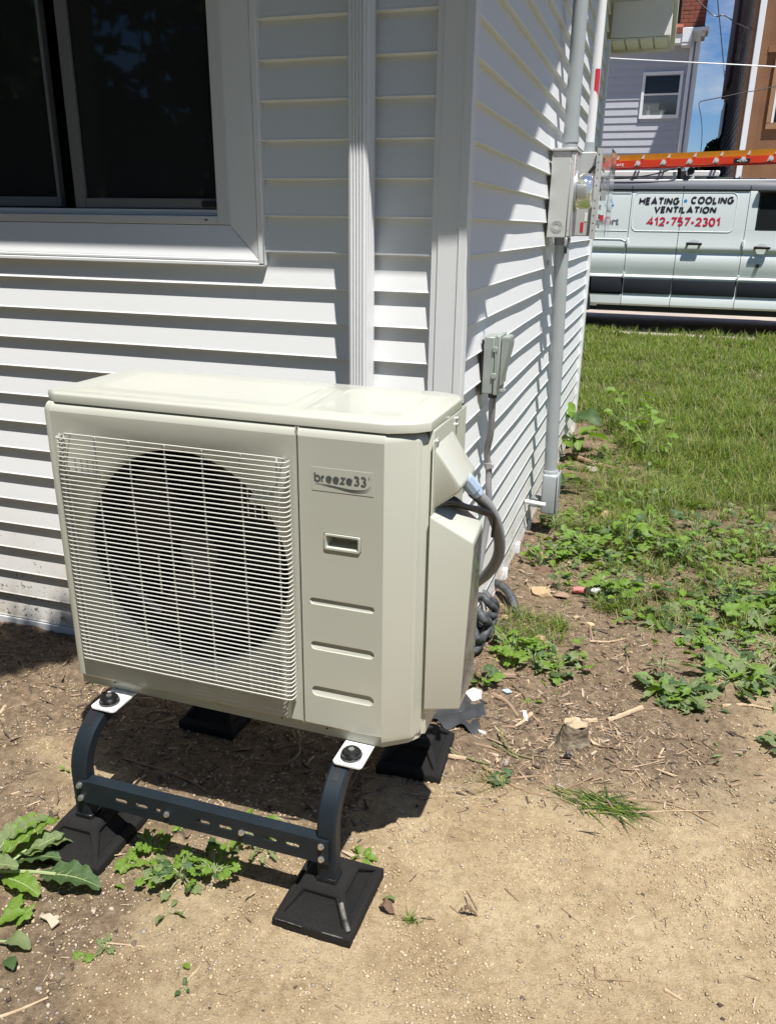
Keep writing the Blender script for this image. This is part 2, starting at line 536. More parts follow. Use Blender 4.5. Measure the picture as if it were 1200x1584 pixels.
# numpy value noise
_tab = rng.random((256, 256))
def vnoise(x, y):
    x = np.asarray(x, float); y = np.asarray(y, float)
    xi = np.floor(x).astype(int); yi = np.floor(y).astype(int)
    fx = x - xi; fy = y - yi
    fx = fx * fx * (3 - 2 * fx); fy = fy * fy * (3 - 2 * fy)
    g = lambda a, b: _tab[a % 256, b % 256]
    return (g(xi, yi) * (1 - fx) + g(xi + 1, yi) * fx) * (1 - fy) + (g(xi, yi + 1) * (1 - fx) + g(xi + 1, yi + 1) * fx) * fy
def fbm(x, y, o=4):
    s, a, t = 0, 1.0, 0
    for k in range(o):
        s = s + a * vnoise(x * 2 ** k + 17.3 * k, y * 2 ** k + 5.1 * k); t += a; a *= 0.5
    return s / t

def sstep(a, b, x):
    t = np.clip((x - a) / (b - a), 0, 1)
    return t * t * (3 - 2 * t)

def ground_base(x, y):
    x = np.asarray(x, float); y = np.asarray(y, float)
    return 0.23 * np.clip((y - 3.2) / 5.4, 0, 1)
def litter_shade_mask(x, y):
    """1 where dark organic litter and the painted shade under the unit, 0 where bare tan soil"""
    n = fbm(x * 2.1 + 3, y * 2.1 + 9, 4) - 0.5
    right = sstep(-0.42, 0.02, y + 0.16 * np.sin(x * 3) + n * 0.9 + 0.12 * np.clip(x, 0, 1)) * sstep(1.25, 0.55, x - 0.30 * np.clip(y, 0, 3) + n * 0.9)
    left = np.maximum(sstep(-0.62, -0.25, y + n * 0.9), sstep(-0.74, -0.56, y + n * 0.3) * (x > -0.9))  # second term darkens the soil under the unit, painting in its shade
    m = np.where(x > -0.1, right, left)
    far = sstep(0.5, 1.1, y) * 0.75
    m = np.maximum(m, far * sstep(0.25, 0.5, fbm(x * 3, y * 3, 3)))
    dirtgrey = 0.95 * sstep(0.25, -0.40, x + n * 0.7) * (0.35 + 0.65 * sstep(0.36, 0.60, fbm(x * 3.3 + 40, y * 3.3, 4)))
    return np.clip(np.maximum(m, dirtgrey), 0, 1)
def ground_h(x, y):
    x = np.asarray(x, float); y = np.asarray(y, float)
    b = ground_base(x, y)
    near = 1 - sstep(8.3, 8.8, y)
    mm = litter_shade_mask(x, y)
    h = (fbm(x * 1.6, y * 1.6, 3) - 0.5) * 0.030 + (fbm(x * 9, y * 9, 3) - 0.5) * (0.006 + 0.012 * mm)
    flat = np.ones_like(h)
    for px, py in PADS:
        d = np.maximum(np.abs(x - px), np.abs(y - py))
        flat = flat * sstep(0.10, 0.30, d)
    edge = sstep(-0.25, 0.3, np.abs(x) + 0 * y)
    return b + h * near * (0.15 + 0.85 * flat)
PADS = [(-0.047, -0.905), (-0.713, -0.912), (-0.010, -0.300), (-0.672, -0.300)]
def gz(x, y):
    return float(ground_h(np.array([x]), np.array([y]))[0])

# ------------------------------------------------------------------ ground
def make_ground():
    xs = np.concatenate([[-60, -25, -10, -5, -3.2, -2.6], np.arange(-2.2, 1.9, 0.0125), np.arange(1.9, 4.2, 0.06), [5, 8, 14, 30, 60]])
    ys = np.concatenate([[-40, -15, -6, -3, -2.2], np.arange(-1.7, 2.6, 0.0125), np.arange(2.6, 5.0, 0.03), np.arange(5.0, 8.9, 0.1), [9.0, 12, 30, 120]])
    X, Y = np.meshgrid(xs, ys)
    Z = ground_h(X, Y)
    # fine crumb relief
    fine = (fbm(X * 38, Y * 38, 2) - 0.5)
    clod = np.clip(fbm(X * 17 + 9, Y * 17, 2) - 0.60, 0, 1) * 0.045 * sstep(0.45, 0.62, fbm(X * 2.2 + 31, Y * 2.2, 3))
    Z = Z + (fine * (0.0065 + 0.006 * litter_shade_mask(X, Y)) + clod) * (1 - sstep(2.0, 2.6, Y))
    Z = np.where(Y > 8.75, 0.215, Z)
    nx, ny = len(xs), len(ys)
    V = np.stack([X.ravel(), Y.ravel(), Z.ravel()], 1)
    i = np.arange(nx - 1)[None, :] + np.arange(ny - 1)[:, None] * nx
    Fc = np.stack([i, i + 1, i + 1 + nx, i + nx], -1).reshape(-1, 4)
    m = bpy.data.materials.new('soil')
    m.use_nodes = True
    nt = m.node_tree; p = nt.nodes['Principled BSDF']
    p.inputs['Roughness'].default_value = 0.95
    p.inputs['Specular IOR Level'].default_value = 0.15
    ln = nt.links
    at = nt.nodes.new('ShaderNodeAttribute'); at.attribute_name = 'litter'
    ag = nt.nodes.new('ShaderNodeAttribute'); ag.attribute_name = 'turf'
    g = nt.nodes.new('ShaderNodeNewGeometry')
    def noise(sc, det=6, ro=0.55):
        n = nt.nodes.new('ShaderNodeTexNoise'); n.inputs['Scale'].default_value = sc; n.inputs['Detail'].default_value = det
        n.inputs['Roughness'].default_value = ro
        ln.new(g.outputs['Position'], n.inputs['Vector']); return n
    def ramp(src, stops):
        r_ = nt.nodes.new('ShaderNodeValToRGB')
        e = r_.color_ramp.elements
        while len(e) < len(stops): e.new(0.5)
        for k, (po, c) in enumerate(stops):
            e[k].position = po; e[k].color = (*c, 1)
        ln.new(src, r_.inputs['Fac']); return r_
    def mix(a, b, f, mode='MIX'):
        x = nt.nodes.new('ShaderNodeMixRGB'); x.blend_type = mode
        ln.new(a, x.inputs['Color1']); ln.new(b, x.inputs['Color2'])
        if isinstance(f, float): x.inputs['Fac'].default_value = f
        else: ln.new(f, x.inputs['Fac'])
        return x
    big = noise(3.2, 10, 0.68); fine_n = noise(230, 4, 0.8); mid = noise(34, 8, 0.75)
    sand = ramp(big.outputs['Fac'], [(0.32, (0.36, 0.26, 0.150)), (0.48, (0.50, 0.385, 0.235)), (0.64, (0.60, 0.48, 0.305))])
    fr = ramp(fine_n.outputs['Fac'], [(0.32, (0.62, 0.58, 0.54)), (0.47, (1.0, 1.0, 1.0)), (0.68, (1.22, 1.20, 1.17))])
    mr_ = ramp(mid.outputs['Fac'], [(0.30, (0.70, 0.67, 0.63)), (0.55, (1.05, 1.05, 1.05))])
    s1 = mix(sand.outputs[0], fr.outputs[0], 1.0, 'MULTIPLY')
    s2 = mix(s1.outputs[0], mr_.outputs[0], 1.0, 'MULTIPLY')
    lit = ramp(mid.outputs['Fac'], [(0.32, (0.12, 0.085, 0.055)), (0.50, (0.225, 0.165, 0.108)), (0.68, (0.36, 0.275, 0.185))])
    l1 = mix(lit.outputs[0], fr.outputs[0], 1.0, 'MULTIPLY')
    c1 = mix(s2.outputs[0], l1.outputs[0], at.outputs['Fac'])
    turf = ramp(mid.outputs['Fac'], [(0.35, (0.05, 0.06, 0.018)), (0.65, (0.13, 0.115, 0.05))])
    c2 = mix(c1.outputs[0], turf.outputs[0], ag.outputs['Fac'])
    ln.new(c2.outputs[0], p.inputs['Base Color'])
    b = nt.nodes.new('ShaderNodeBump'); b.inputs['Strength'].default_value = 0.9; b.inputs['Distance'].default_value = 0.011
    ad = nt.nodes.new('ShaderNodeMath'); ad.operation = 'ADD'
    ln.new(fine_n.outputs['Fac'], ad.inputs[0]); ln.new(mid.outputs['Fac'], ad.inputs[1])
    ln.new(ad.outputs[0], b.inputs['Height']); ln.new(b.outputs['Normal'], p.inputs['Normal'])
    o = np_mesh('ground', V, Fc.ravel(), np.full(len(Fc), 4), None, [m])
    a1 = o.data.attributes.new('litter', 'FLOAT', 'POINT')  # litter plus the shade painted under the unit
    a1.data.foreach_set('value', litter_shade_mask(X, Y).ravel().astype(np.float32))
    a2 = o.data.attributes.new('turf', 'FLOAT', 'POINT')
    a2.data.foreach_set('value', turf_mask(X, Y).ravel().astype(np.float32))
    for pl in o.data.polygons: pass
    o.data.polygons.foreach_set('use_smooth', np.ones(len(o.data.polygons), dtype=bool))
    o['kind'] = 'structure'
def turf_mask(x, y):
    n = fbm(x * 1.7 + 60, y * 1.7 + 20, 4) - 0.5
    edge = sstep(1.7, 3.0, y - 0.25 * np.clip(x - 0.6, 0, 1) + n * 2.2)
    bare = sstep(0.55, 0.25, x + n * 0.9) * sstep(2.6, 3.0, y) * sstep(4.7, 4.2, y + n * 0.8)
    t = np.clip(edge - bare, 0, 1) * (x > np.where(y > 4.06, -9, -0.3))
    out = np.maximum.reduce([sstep(-1.9, -2.3, y), sstep(2.2, 2.8, x), sstep(-2.2, -2.8, x) * (y < 0)])  # ground out of view darkened as turf to cut bounce light
    return np.maximum(t, out)
make_ground()

bm = bmesh.new()
v = [bm.verts.new(p) for p in ((-60, 8.86, 0.23), (60, 8.86, 0.23), (60, 17.5, 0.23), (-60, 17.5, 0.23))]
bm.faces.new(v)
o = build('road', bm, m_conc); o['kind'] = 'structure'

# ------------------------------------------------------------------ house
H = thing('house', 'white vinyl-sided house corner with window, behind the heat pump', 'house', (0, 0, 0))
SP = 0.1016
ROOF_E, ROOF_O, ROOF_Z, PITCH = 0.355, 0.418, 2.72, 0.68
def rz_(y):  # underside of the gable roof over the side wall
    return ROOF_Z + PITCH * min(y + ROOF_E, 4.04 + ROOF_E - y)
def plank_front(x0, x1, k):
    z0 = 1.55 - SP * k; z1 = z0 + SP
    bm = bmesh.new()
    prof = [(0.0195, z0 - 0.002), (0.0015, z0 - 0.001), (0.0, z0 + 0.0015), (0.0025, z0 + 0.006), (0.0195, z1 + 0.002), (0.027, z1 + 0.002), (0.027, z0 - 0.002)]
    jit = random.uniform(-0.0005, 0.0005)
    a = [bm.verts.new((x0, y + jit, z)) for y, z in prof]
    b = [bm.verts.new((x1, y + jit, z)) for y, z in prof]
    n = len(prof)
    for i in range(n): bm.faces.new((a[i], a[(i + 1) % n], b[(i + 1) % n], b[i]))
    bm.faces.new(a); bm.faces.new(b[::-1])
    bmesh.ops.recalc_face_normals(bm, faces=bm.faces)
    return build('siding_plank', bm, m_vinyl, H)
def plank_side(y0, y1, k):
    z0 = 1.55 - SP * k; z1 = z0 + SP
    bm = bmesh.new()
    prof = [(-0.0195, z0 - 0.002), (-0.0015, z0 - 0.001), (0.0, z0 + 0.0015), (-0.0025, z0 + 0.006), (-0.0195, z1 + 0.002), (-0.027, z1 + 0.002), (-0.027, z0 - 0.002)]
    n = len(prof)
    rings = []
    ny = 14
    ph = random.uniform(0, 6)
    for j in range(ny + 1):
        y = y0 + (y1 - y0) * j / ny
        w = 0.0012 * math.sin(y * 5 + ph)          # vinyl is never quite flat
        rings.append([bm.verts.new((x + (w if i < 5 else 0), y, z)) for i, (x, z) in enumerate(prof)])
    for a, b in zip(rings, rings[1:]):
        for i in range(n): bm.faces.new((a[i], a[(i + 1) % n], b[(i + 1) % n], b[i]))
    bm.faces.new(rings[0]); bm.faces.new(rings[-1][::-1])
    bmesh.ops.recalc_face_normals(bm, faces=bm.faces)
    return build('siding_plank', bm, m_vinyl, H)
WX = -0.745
for k in range(15, -12, -1):
    z0 = 1.55 - SP * k
    if z0 > 1.40 and z0 < 2.45:
        plank_front(-0.622, -0.084, k)
        plank_front(-3.0, -2.42, k)
    else:
        plank_front(-3.0, -0.084, k)
for k in range(15, -28, -1):
    z0 = 1.55 - SP * k
    ylo = 0.045
    yhi = 4.0
    if z0 + SP > rz_(0.045):
        ylo = (z0 + SP - ROOF_Z) / PITCH - ROOF_E
        yhi = min(4.0, 4.04 + ROOF_E - (z0 + SP - ROOF_Z) / PITCH)
    if yhi - ylo > 0.1: plank_side(ylo, yhi, k)
# sheathing behind the planks (body of the walls)
bm = bmesh.new()
addbox(bm, -6, -0.029, 0.029, 0.10, 0.0, 1.44)
addbox(bm, WX - 0.02, -0.10, 0.029, 0.10, 1.44, 2.72)
addbox(bm, -6, -2.45, 0.029, 0.10, 1.44, 2.72)
addbox(bm, -2.45, WX - 0.02, 0.029, 0.10, 2.46, 2.72)
addbox(bm, -0.10, -0.029, 0.0295, 4.0, 0.03, 2.72)
prism(bm, [(-0.029, 0.10, 2.72), (-0.029, 3.98, 2.72), (-0.029, 2.02, 4.15)], (-0.07, 0, 0))
addbox(bm, -6, -0.10, 4.0, 4.04, 0.0, 2.72)
build('wall_sheathing', bm, m_dark, H)
# foundation strip and base boards
box('starter_strip', -3.0, -0.02, -0.003, 0.02, -0.03, 0.022, m_trim, H, bev=0.002)
bm = bmesh.new()
addbox(bm, -0.018, -0.004, 0.06, 1.02, -0.02, 0.02)
addbox(bm, -0.018, -0.004, 1.02, 3.98, -0.06, 0.02)
build('base_board', bm, m_trim, H)
for yy in (1.08, 1.42, 1.78, 2.2):
    box('base_batten', -0.004, 0.014, yy, yy + 0.035, -0.05, 0.05, m_trim, H, bev=0.002)
# corner posts
bm = bmesh.new()
bm_pts = [(-0.088, -0.004), (-0.088, -0.008), (-0.071, -0.009), (-0.069, -0.013), (-0.012, -0.014), (-0.009, -0.018), (0.0, -0.018),
          (0.012, -0.018), (0.014, -0.008), (0.010, 0.004), (0.010, 0.048), (0.004, 0.052), (0.004, 0.070), (-0.03, 0.070), (-0.03, 0.020), (-0.088, 0.020)]
prism(bm, [(x, y, 0.02) for x, y in bm_pts], (0, 0, 2.70))
build('corner_post', bm, m_trim, H)
bm = bmesh.new()
addbox(bm, -0.03, 0.014, 3.97, 4.05, -0.02, 2.72, 0.002)
build('corner_post', bm, m_trim, H)
# roof
RT = 0.16
def roof_pts(x, dz):
    return [(x, -ROOF_E, ROOF_Z + dz), (x, 2.02 + 0.0, ROOF_Z + PITCH * (2.02 + ROOF_E) + dz), (x, 4.42, ROOF_Z + dz)]
bm = bmesh.new()
lo, hi = roof_pts(0, 0), roof_pts(0, RT)
prism(bm, [(-6.0, p[1], p[2]) for p in (lo[0], lo[1], lo[2], hi[2], hi[1], hi[0])], (6.0 + ROOF_O - 0.025, 0, 0))
rf = build('roof', bm, m_soffit, H)
bm = bmesh.new()
prism(bm, [(ROOF_O - 0.025, p[1], p[2] + d) for p, d in ((lo[0], -0.004), (lo[1], -0.004), (lo[2], -0.004), (hi[2], 0.004), (hi[1], 0.004), (hi[0], 0.004))], (0.025, 0, 0))
build('rake_fascia', bm, m_soffit, H)
bm = bmesh.new()
prism(bm, [(-6.0, p[1] * 1.0 + dy, p[2] + d) for p, dy, d in ((hi[0], -0.03, 0.008), (hi[1], 0, 0.008), (hi[2], 0.03, 0.008), (hi[2], 0.03, 0.03), (hi[1], 0, 0.03), (hi[0], -0.03, 0.03))], (6.0 + ROOF_O + 0.02, 0, 0))
build('roof_shingles', bm, m_dshing, H)
# boxed eave returns with vented soffit panels
def eave_return(y0, y1):
    bm = bmesh.new()
    top = 2.955
    addbox(bm, 0.004, ROOF_O - 0.028, y0, y1, ROOF_Z + 0.022, top, 0.003)
    rt = build('eave_return', bm, m_soffit, H)
    n = 4
    w = (ROOF_O - 0.03 - 0.012) / n
    for i in range(n):
        box('soffit_panel', 0.008 + i * w, 0.008 + (i + 1) * w - 0.011, y0 + 0.008, y1 - 0.01, ROOF_Z + 0.004, ROOF_Z + 0.020, m_soffit, rt, bev=0.003)
    box('soffit_trim', 0.004, ROOF_O - 0.028, y1 - 0.012, y1 + 0.012, ROOF_Z - 0.012, ROOF_Z + 0.021, m_soffit, rt)
eave_return(4.06, 4.40)
eave_return(-0.350, -0.022)
bm = bmesh.new()
addbox(bm, -6.0, -0.002, -0.350, 0.0, ROOF_Z - 0.002, ROOF_Z + 0.04)
build('front_soffit', bm, m_soffit, H)

# window
Wn = box('window', -2.44, -0.742, 0.012, 0.024, 1.44, 1.448, m_frame, H)
def mitre_trim():
    # casing boards with a mitred lower corner, faces sloping in a little
    bm = bmesh.new()
    xo, zo, xi, zi = -0.606, 1.408, -0.729, 1.523
    yo, yi = -0.008, 0.014
    def quad(ps, th=0.03):
        a = [bm.verts.new(p) for p in ps]
        b = [bm.verts.new((p[0], p[1] + th, p[2])) for p in ps]
        n = len(ps)
        bm.faces.new(a)
        bm.faces.new(b[::-1])
        for i in range(n): bm.faces.new((a[i], a[(i + 1) % n], b[(i + 1) % n], b[i]))
    quad([(xi, yi, zi), (xo - 0.022, yo, zo + 0.022), (xo - 0.022, yo, 2.56), (xi, yi, 2.46)])
    bmesh.ops.recalc_face_normals(bm, faces=bm.faces)
    build('side_casing', bm, m_trim, Wn)
    bm2 = bmesh.new()
    ps = [(-2.44, yi, zi - 0.0012), (-2.56, yo, zo + 0.022), (xo - 0.0235, yo, zo + 0.0205), (xi - 0.0015, yi, zi - 0.0015)]
    a = [bm2.verts.new(p) for p in ps]; b = [bm2.verts.new((p[0], p[1] + 0.03, p[2])) for p in ps]
    bm2.faces.new(a); bm2.faces.new(b[::-1])
    for i in range(4): bm2.faces.new((a[i], a[(i + 1) % 4], b[(i + 1) % 4], b[i]))
    bmesh.ops.recalc_face_normals(bm2, faces=bm2.faces)
    build('sill_casing', bm2, m_trim, Wn)
    box('casing_edge', xo - 0.0205, xo, -0.0115, 0.016, zo, 2.56, m_trim, Wn, bev=0.003)
    bm3 = bmesh.new()
    addbox(bm3, -2.56, xo - 0.002, -0.0115, 0.012, zo - 0.002, zo + 0.009, 0.002)
    addbox(bm3, -2.56, xo - 0.021, -0.0105, 0.012, zo + 0.0105, zo + 0.020, 0.002)
    build('casing_edge', bm3, m_trim, Wn)
mitre_trim()
# frame, tracks, sashes, panes
bm = bmesh.new()
addbox(bm, -0.770, -0.7295, 0.012, 0.10, 1.5235, 2.46, 0.002)
addbox(bm, -2.44, -0.7705, 0.012, 0.10, 1.5235, 1.548, 0.002)
addbox(bm, -2.44, -0.7705, 0.030, 0.10, 1.5485, 1.566, 0.002)
build('window_frame', bm, m_frame, Wn)
sB = thing('sash', '', '', (0, 0, 0)); sB.parent = Wn; del sB['label']; del sB['category']
bpy.data.objects.remove(sB)
def sash(x0, x1, y, z0, z1, st, mpane):
    bm = bmesh.new()
    addbox(bm, x0, x0 + st, y, y + 0.028, z0, z1, 0.002)
    addbox(bm, x1 - 0.012, x1, y, y + 0.028, z0, z1, 0.002)
    addbox(bm, x0 + st + 0.0005, x1 - 0.0125, y + 0.001, y + 0.027, z0, z0 + 0.030, 0.002)
    s = build('sash', bm, m_sash, Wn)
    box('pane', x0 + st, x1 - 0.012, y + 0.012, y + 0.016, z0 + 0.030, z1, mpane, s)
    return s
sash(-1.300, -0.772, 0.040, 1.568, 2.44, 0.040, m_pane)
sash(-2.42, -1.385, 0.075, 1.572, 2.44, 0.040, m_pane)
box('window_latch', -0.832, -0.785, 0.030, 0.0395, 1.574, 1.590, m_blk, Wn, bev=0.002)
box('weep_slot', -0.813, -0.803, 0.0105, 0.013, 1.5345, 1.5385, m_blk, Wn)
# room behind
bm = bmesh.new()
addbox(bm, -2.6, -0.74, 0.24, 0.25, 1.2, 2.6)
build('insect_screen', bm, m_curt, Wn)
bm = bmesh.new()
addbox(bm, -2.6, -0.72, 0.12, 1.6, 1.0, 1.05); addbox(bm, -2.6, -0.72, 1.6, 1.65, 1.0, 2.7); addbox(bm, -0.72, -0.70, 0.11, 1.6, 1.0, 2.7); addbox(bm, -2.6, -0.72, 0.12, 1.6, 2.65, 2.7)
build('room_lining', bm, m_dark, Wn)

# downspout
bm = bmesh.new()
def ds_prof():
    x0, x1, yf, yb = -0.310, -0.258, -0.078, -0.006
    pts = [(x0, yb), (x0, yf + 0.004)]
    nr = 5
    for i in range(nr):
        a = x0 + 0.003 + (x1 - x0 - 0.006) * i / nr; w = (x1 - x0 - 0.006) / nr
        pts += [(a, yf + 0.0045), (a + w * 0.22, yf), (a + w * 0.62, yf), (a + w * 0.84, yf + 0.0045)]
    pts += [(x1, yf + 0.004)]
    for i in range(3):
        b = yf + 0.008 + i * 0.020
        pts += [(x1, b), (x1 + 0.002, b + 0.003), (x1 + 0.002, b + 0.014), (x1, b + 0.017)]
    pts += [(x1, yb)]
    return pts
prism(bm, [(x, y, 0.32) for x, y in ds_prof()], (0, 0, 2.38))
Dn = thing('downspout', 'white fluted metal downspout on the front wall right of the window', 'downspout', (-0.284, -0.04, 0.32))
build('pipe', bm, m_trim, Dn)
bm = bmesh.new()
addbox(bm, -0.313, -0.255, -0.084, -0.006, 0.22, 0.34, 0.004)
addbox(bm, -0.313, -0.255, -0.20, -0.006, 0.16, 0.23, 0.004)
build('elbow', bm, m_trim, Dn, smooth=True)

# ------------------------------------------------------------------ heat pump outdoor unit (local frame a, b, z)
UX, UY, UYAW = -0.8246, -0.7721, -0.01044
AC = thing('outdoor_unit', 'cream heat pump outdoor unit with large fan grille on blue-grey stand', 'heat pump', (UX, UY, 0.36), UYAW)
def au(name, bm, m, parent=None, smooth=False, **k):
    bmesh.ops.translate(bm, verts=bm.verts, vec=(0, 0, -0.36))
    return build(name, bm, m, AC if parent is None else parent, smooth=smooth, local=True, **k)
def abox(name, x0, x1, y0, y1, z0, z1, m, parent=None, bev=0.0, seg=2):
    bm = bmesh.new(); addbox(bm, x0, x1, y0, y1, z0, z1, bev, seg)
    return au(name, bm, m, parent, smooth=bev > 0)
W, D = 0.9455, 0.369
ZB, ZP, ZL0, ZT = 0.392, 1.127, 1.128, 1.150
def strips(bm, pts, z0, z1, inset=0.014, dz=0.020, bot=True):
    """vertical skin along plan polyline with rounded top edge"""
    lv = []
    cx, cy = 0.47, 0.19
    def ins(p, d):
        v = Vector((cx - p[0], cy - p[1])); v.normalize()
        return (p[0] + (d if p[0] < 0.01 else (-d if p[0] > 0.9 else 0)), p[1] + d * (1.0 if p[1] < 0.08 else 0.0))
    levels = [(z0 - 0.0, 0.006), (z0 + 0.006, 0.0), (z1 - dz, 0.0), (z1 - dz * 0.55, inset * 0.18), (z1 - dz * 0.2, inset * 0.5), (z1, inset)]
    for z, d in levels:
        lv.append([bm.verts.new((*ins(p, d), z)) for p in pts])
    for a, b in zip(lv, lv[1:]):
        for i in range(len(pts) - 1):
            bm.faces.new((a[i], a[i + 1], b[i + 1], b[i]))
    return lv
# fan side front panel with round opening
def circ(cx, cz, r, n=72):
    return [(cx + r * math.cos(2 * PI * k / n), cz + r * math.sin(2 * PI * k / n)) for k in range(n)]
FCX, FCZ, FR = 0.357, 0.768, 0.281
def fan_panel():
    bm = bmesh.new()
    tf = lambda x, z: (x, 0.0, z)
    lp = panel_holes(bm, [(0.026, ZB + 0.006), (0.661, ZB + 0.006), (0.661, ZP - 0.020), (0.026, ZP - 0.020)], [circ(FCX, FCZ, FR)], tf)
    # bell mouth
    prev = lp[1]
    for d, rr in ((0.003, FR - 0.004), (0.009, FR - 0.008), (0.018, FR - 0.011), (0.030, FR - 0.012)):
        ring = [bm.verts.new((x, d, z)) for x, z in circ(FCX, FCZ, rr)]
        bridge(bm, prev, ring)
        prev = ring
    bmesh.ops.recalc_face_normals(bm, faces=bm.faces)
    # top roll and bottom roll
    for a0, a1 in ((0.026, 0.661),):
        pr = [(0, ZP - 0.020), (0.0025, ZP - 0.011), (0.008, ZP - 0.004), (0.014, ZP)]
        rows = [[bm.verts.new((x, y, z)) for x in (a0, a1)] for y, z in pr]
        for p_, q_ in zip(rows, rows[1:]): bm.faces.new((p_[0], p_[1], q_[1], q_[0]))
        pr = [(0.012, ZB), (0.004, ZB), (0.0, ZB + 0.006)]
        rows = [[bm.verts.new((x, y, z)) for x in (a0, a1)] for y, z in pr]
        for p_, q_ in zip(rows, rows[1:]): bm.faces.new((p_[0], p_[1], q_[1], q_[0]))
    # right edge return
    rows = [[bm.verts.new((0.661, y, z)) for z in (ZB, ZP)] for y in (0.0, 0.02)]
    bm.faces.new((rows[0][0], rows[1][0], rows[1][1], rows[0][1]))
    # left chamfer
    pts = [(0.0, 0.10), (0.0, 0.020), (0.006, 0.007), (0.014, 0.001), (0.026, 0.0)]
    strips(bm, pts, ZB, ZP)
    o = au('fan_panel', bm, m_acc, smooth=True)
    return o
fp = fan_panel()
abox('coil', 0.05, 0.655, 0.30, 0.305, 0.42, 1.11, m_coil)
bm = bmesh.new(); tube(bm, [Vector((FCX, y, FCZ)) for y in (0.031, 0.10, 0.16)], [FR - 0.012, FR - 0.014, FR - 0.010], 72, cap=False)
au('fan_shroud', bm, m_black, smooth=True)
# service panel with recessed handle and three slots
def stadium(x0, x1, z0, z1, n=8):
    r = (z1 - z0) / 2; cz = (z0 + z1) / 2
    out = []
    for k in range(n + 1):
        a = -PI / 2 + PI * k / n; out.append((x1 - r + r * math.cos(a), cz + r * math.sin(a)))
    for k in range(n + 1):
        a = PI / 2 + PI * k / n; out.append((x0 + r + r * math.cos(a), cz + r * math.sin(a)))
    return out
def service_panel():
    bm = bmesh.new()
    tf = lambda x, z: (x, 0.0, z)
    slots = [stadium(0.686, 0.842, 0.716, 0.733), stadium(0.686, 0.842, 0.600, 0.622), stadium(0.686, 0.842, 0.476, 0.503)]
    hd = rrect(0.7225, 0.8105, 0.8545, 0.8955, 0.006)
    lp = panel_holes(bm, [(0.6665, ZB + 0.006), (0.861, ZB + 0.006), (0.861, ZP - 0.020), (0.6665, ZP - 0.020)], slots + [hd], tf)
    for sl, loop in zip(slots, lp[1:4]):
        z0 = min(z for _, z in sl); z1 = max(z for _, z in sl)
        h = z1 - z0
        l2 = [bm.verts.new((x, 0.0055 if z > (z0 + z1) / 2 else 0.001, z - (0.001 if z > (z0 + z1) / 2 else -0.001))) for x, z in sl]
        bridge(bm, loop, l2)
        c0 = [(0.5 * (max(x for x, _ in sl) + min(x for x, _ in sl)) + (x - 0.5 * (max(a for a, _ in sl) + min(a for a, _ in sl))) * 0.97, z) for x, z in sl]
        l3 = [bm.verts.new((x, 0.006 - 0.004 * (1 - (z - z0) / h), z0 + (z - z0) * 0.86 + h * 0.07)) for x, z in c0]
        bridge(bm, l2, l3)
        bm.faces.new(l3)
    loop = lp[4]
    l2 = [bm.verts.new((x, 0.003, z)) for x, z in hd]
    bridge(bm, loop, l2)
    pr = [(0, ZP - 0.020), (0.0025, ZP - 0.011), (0.008, ZP - 0.004), (0.014, ZP)]
    bmesh.ops.recalc_face_normals(bm, faces=bm.faces)
    for pr in ([(0, ZP - 0.020), (0.0025, ZP - 0.011), (0.008, ZP - 0.004), (0.014, ZP)], [(0.012, ZB), (0.004, ZB), (0.0, ZB + 0.006)]):
        rows = [[bm.verts.new((x, y, z)) for x in (0.6665, 0.861)] for y, z in pr]
        for p_, q_ in zip(rows, rows[1:]): bm.faces.new((p_[0], p_[1], q_[1], q_[0]))
    rows = [[bm.verts.new((0.6665, y, z)) for z in (ZB, ZP)] for y in (0.0, 0.02)]
    bm.faces.new((rows[0][0], rows[1][0], rows[1][1], rows[0][1]))
    pts = [(0.861, 0.0), (0.917, 0.040), (0.922, 0.044), (0.924, 0.050), (0.926, 0.062), (0.936, 0.072)]
    lv = [[bm.verts.new((x, y, z)) for x, y in pts] for z in (ZB - 0.012, ZB + 0.004, ZP - 0.020)]
    # chamfer face ends in a swept lower lip
    for v_ in lv[0]: v_.co.y += 0.004
    top = [[bm.verts.new((x - d * (1 if x > 0.9 else 0.25), y + d * (0.6 if x > 0.9 else 1.0), z)) for x, y in pts] for z, d in ((ZP - 0.011, 0.0025), (ZP - 0.004, 0.008), (ZP, 0.014))]
    lv += top
    for a, b in zip(lv, lv[1:]):
        for i in range(len(pts) - 1): bm.faces.new((a[i], a[i + 1], b[i + 1], b[i]))
    return au('service_panel', bm, m_acc, smooth=True)
sp = service_panel()
# handle: frame ring and pocket
bm = bmesh.new()
o_, i_ = rrect(0.7235, 0.8095, 0.8555, 0.8945, 0.005), rrect(0.7290, 0.8040, 0.8610, 0.8895, 0.003)
A_ = [bm.verts.new((x, 0.0025, z)) for x, z in o_]; B_ = [bm.verts.new((x, -0.003, z)) for x, z in rrect(0.7245, 0.8085, 0.8565, 0.8935, 0.005)]
C_ = [bm.verts.new((x, -0.003, z)) for x, z in i_]
D_ = [bm.verts.new((x + (0.006 if x < 0.75 else 0), 0.028, z + (0.006 if z < 0.87 else -0.002))) for x, z in rrect(0.7300, 0.8035, 0.8620, 0.8885, 0.003)]
bridge(bm, A_, B_); bridge(bm, B_, C_); bridge(bm, C_, D_); bm.faces.new(D_)
bmesh.ops.recalc_face_normals(bm, faces=bm.faces)
au('handle', bm, m_acc, parent=sp, smooth=True)
# body: side, back, left
bm = bmesh.new()
strips(bm, [(0.936, 0.072), (0.9455, 0.078), (0.9455, D - 0.01), (0.935, D), (0.01, D), (0.0, D - 0.01), (0.0, 0.10)], ZB - 0.02, ZP, inset=0.004, dz=0.006)
au('side_casing', bm, m_acc, smooth=True)
abox('casing_seam', 0.9457, 0.9475, 0.100, 0.104, 0.44, 1.10, m_acc, bev=0.0006, seg=1)
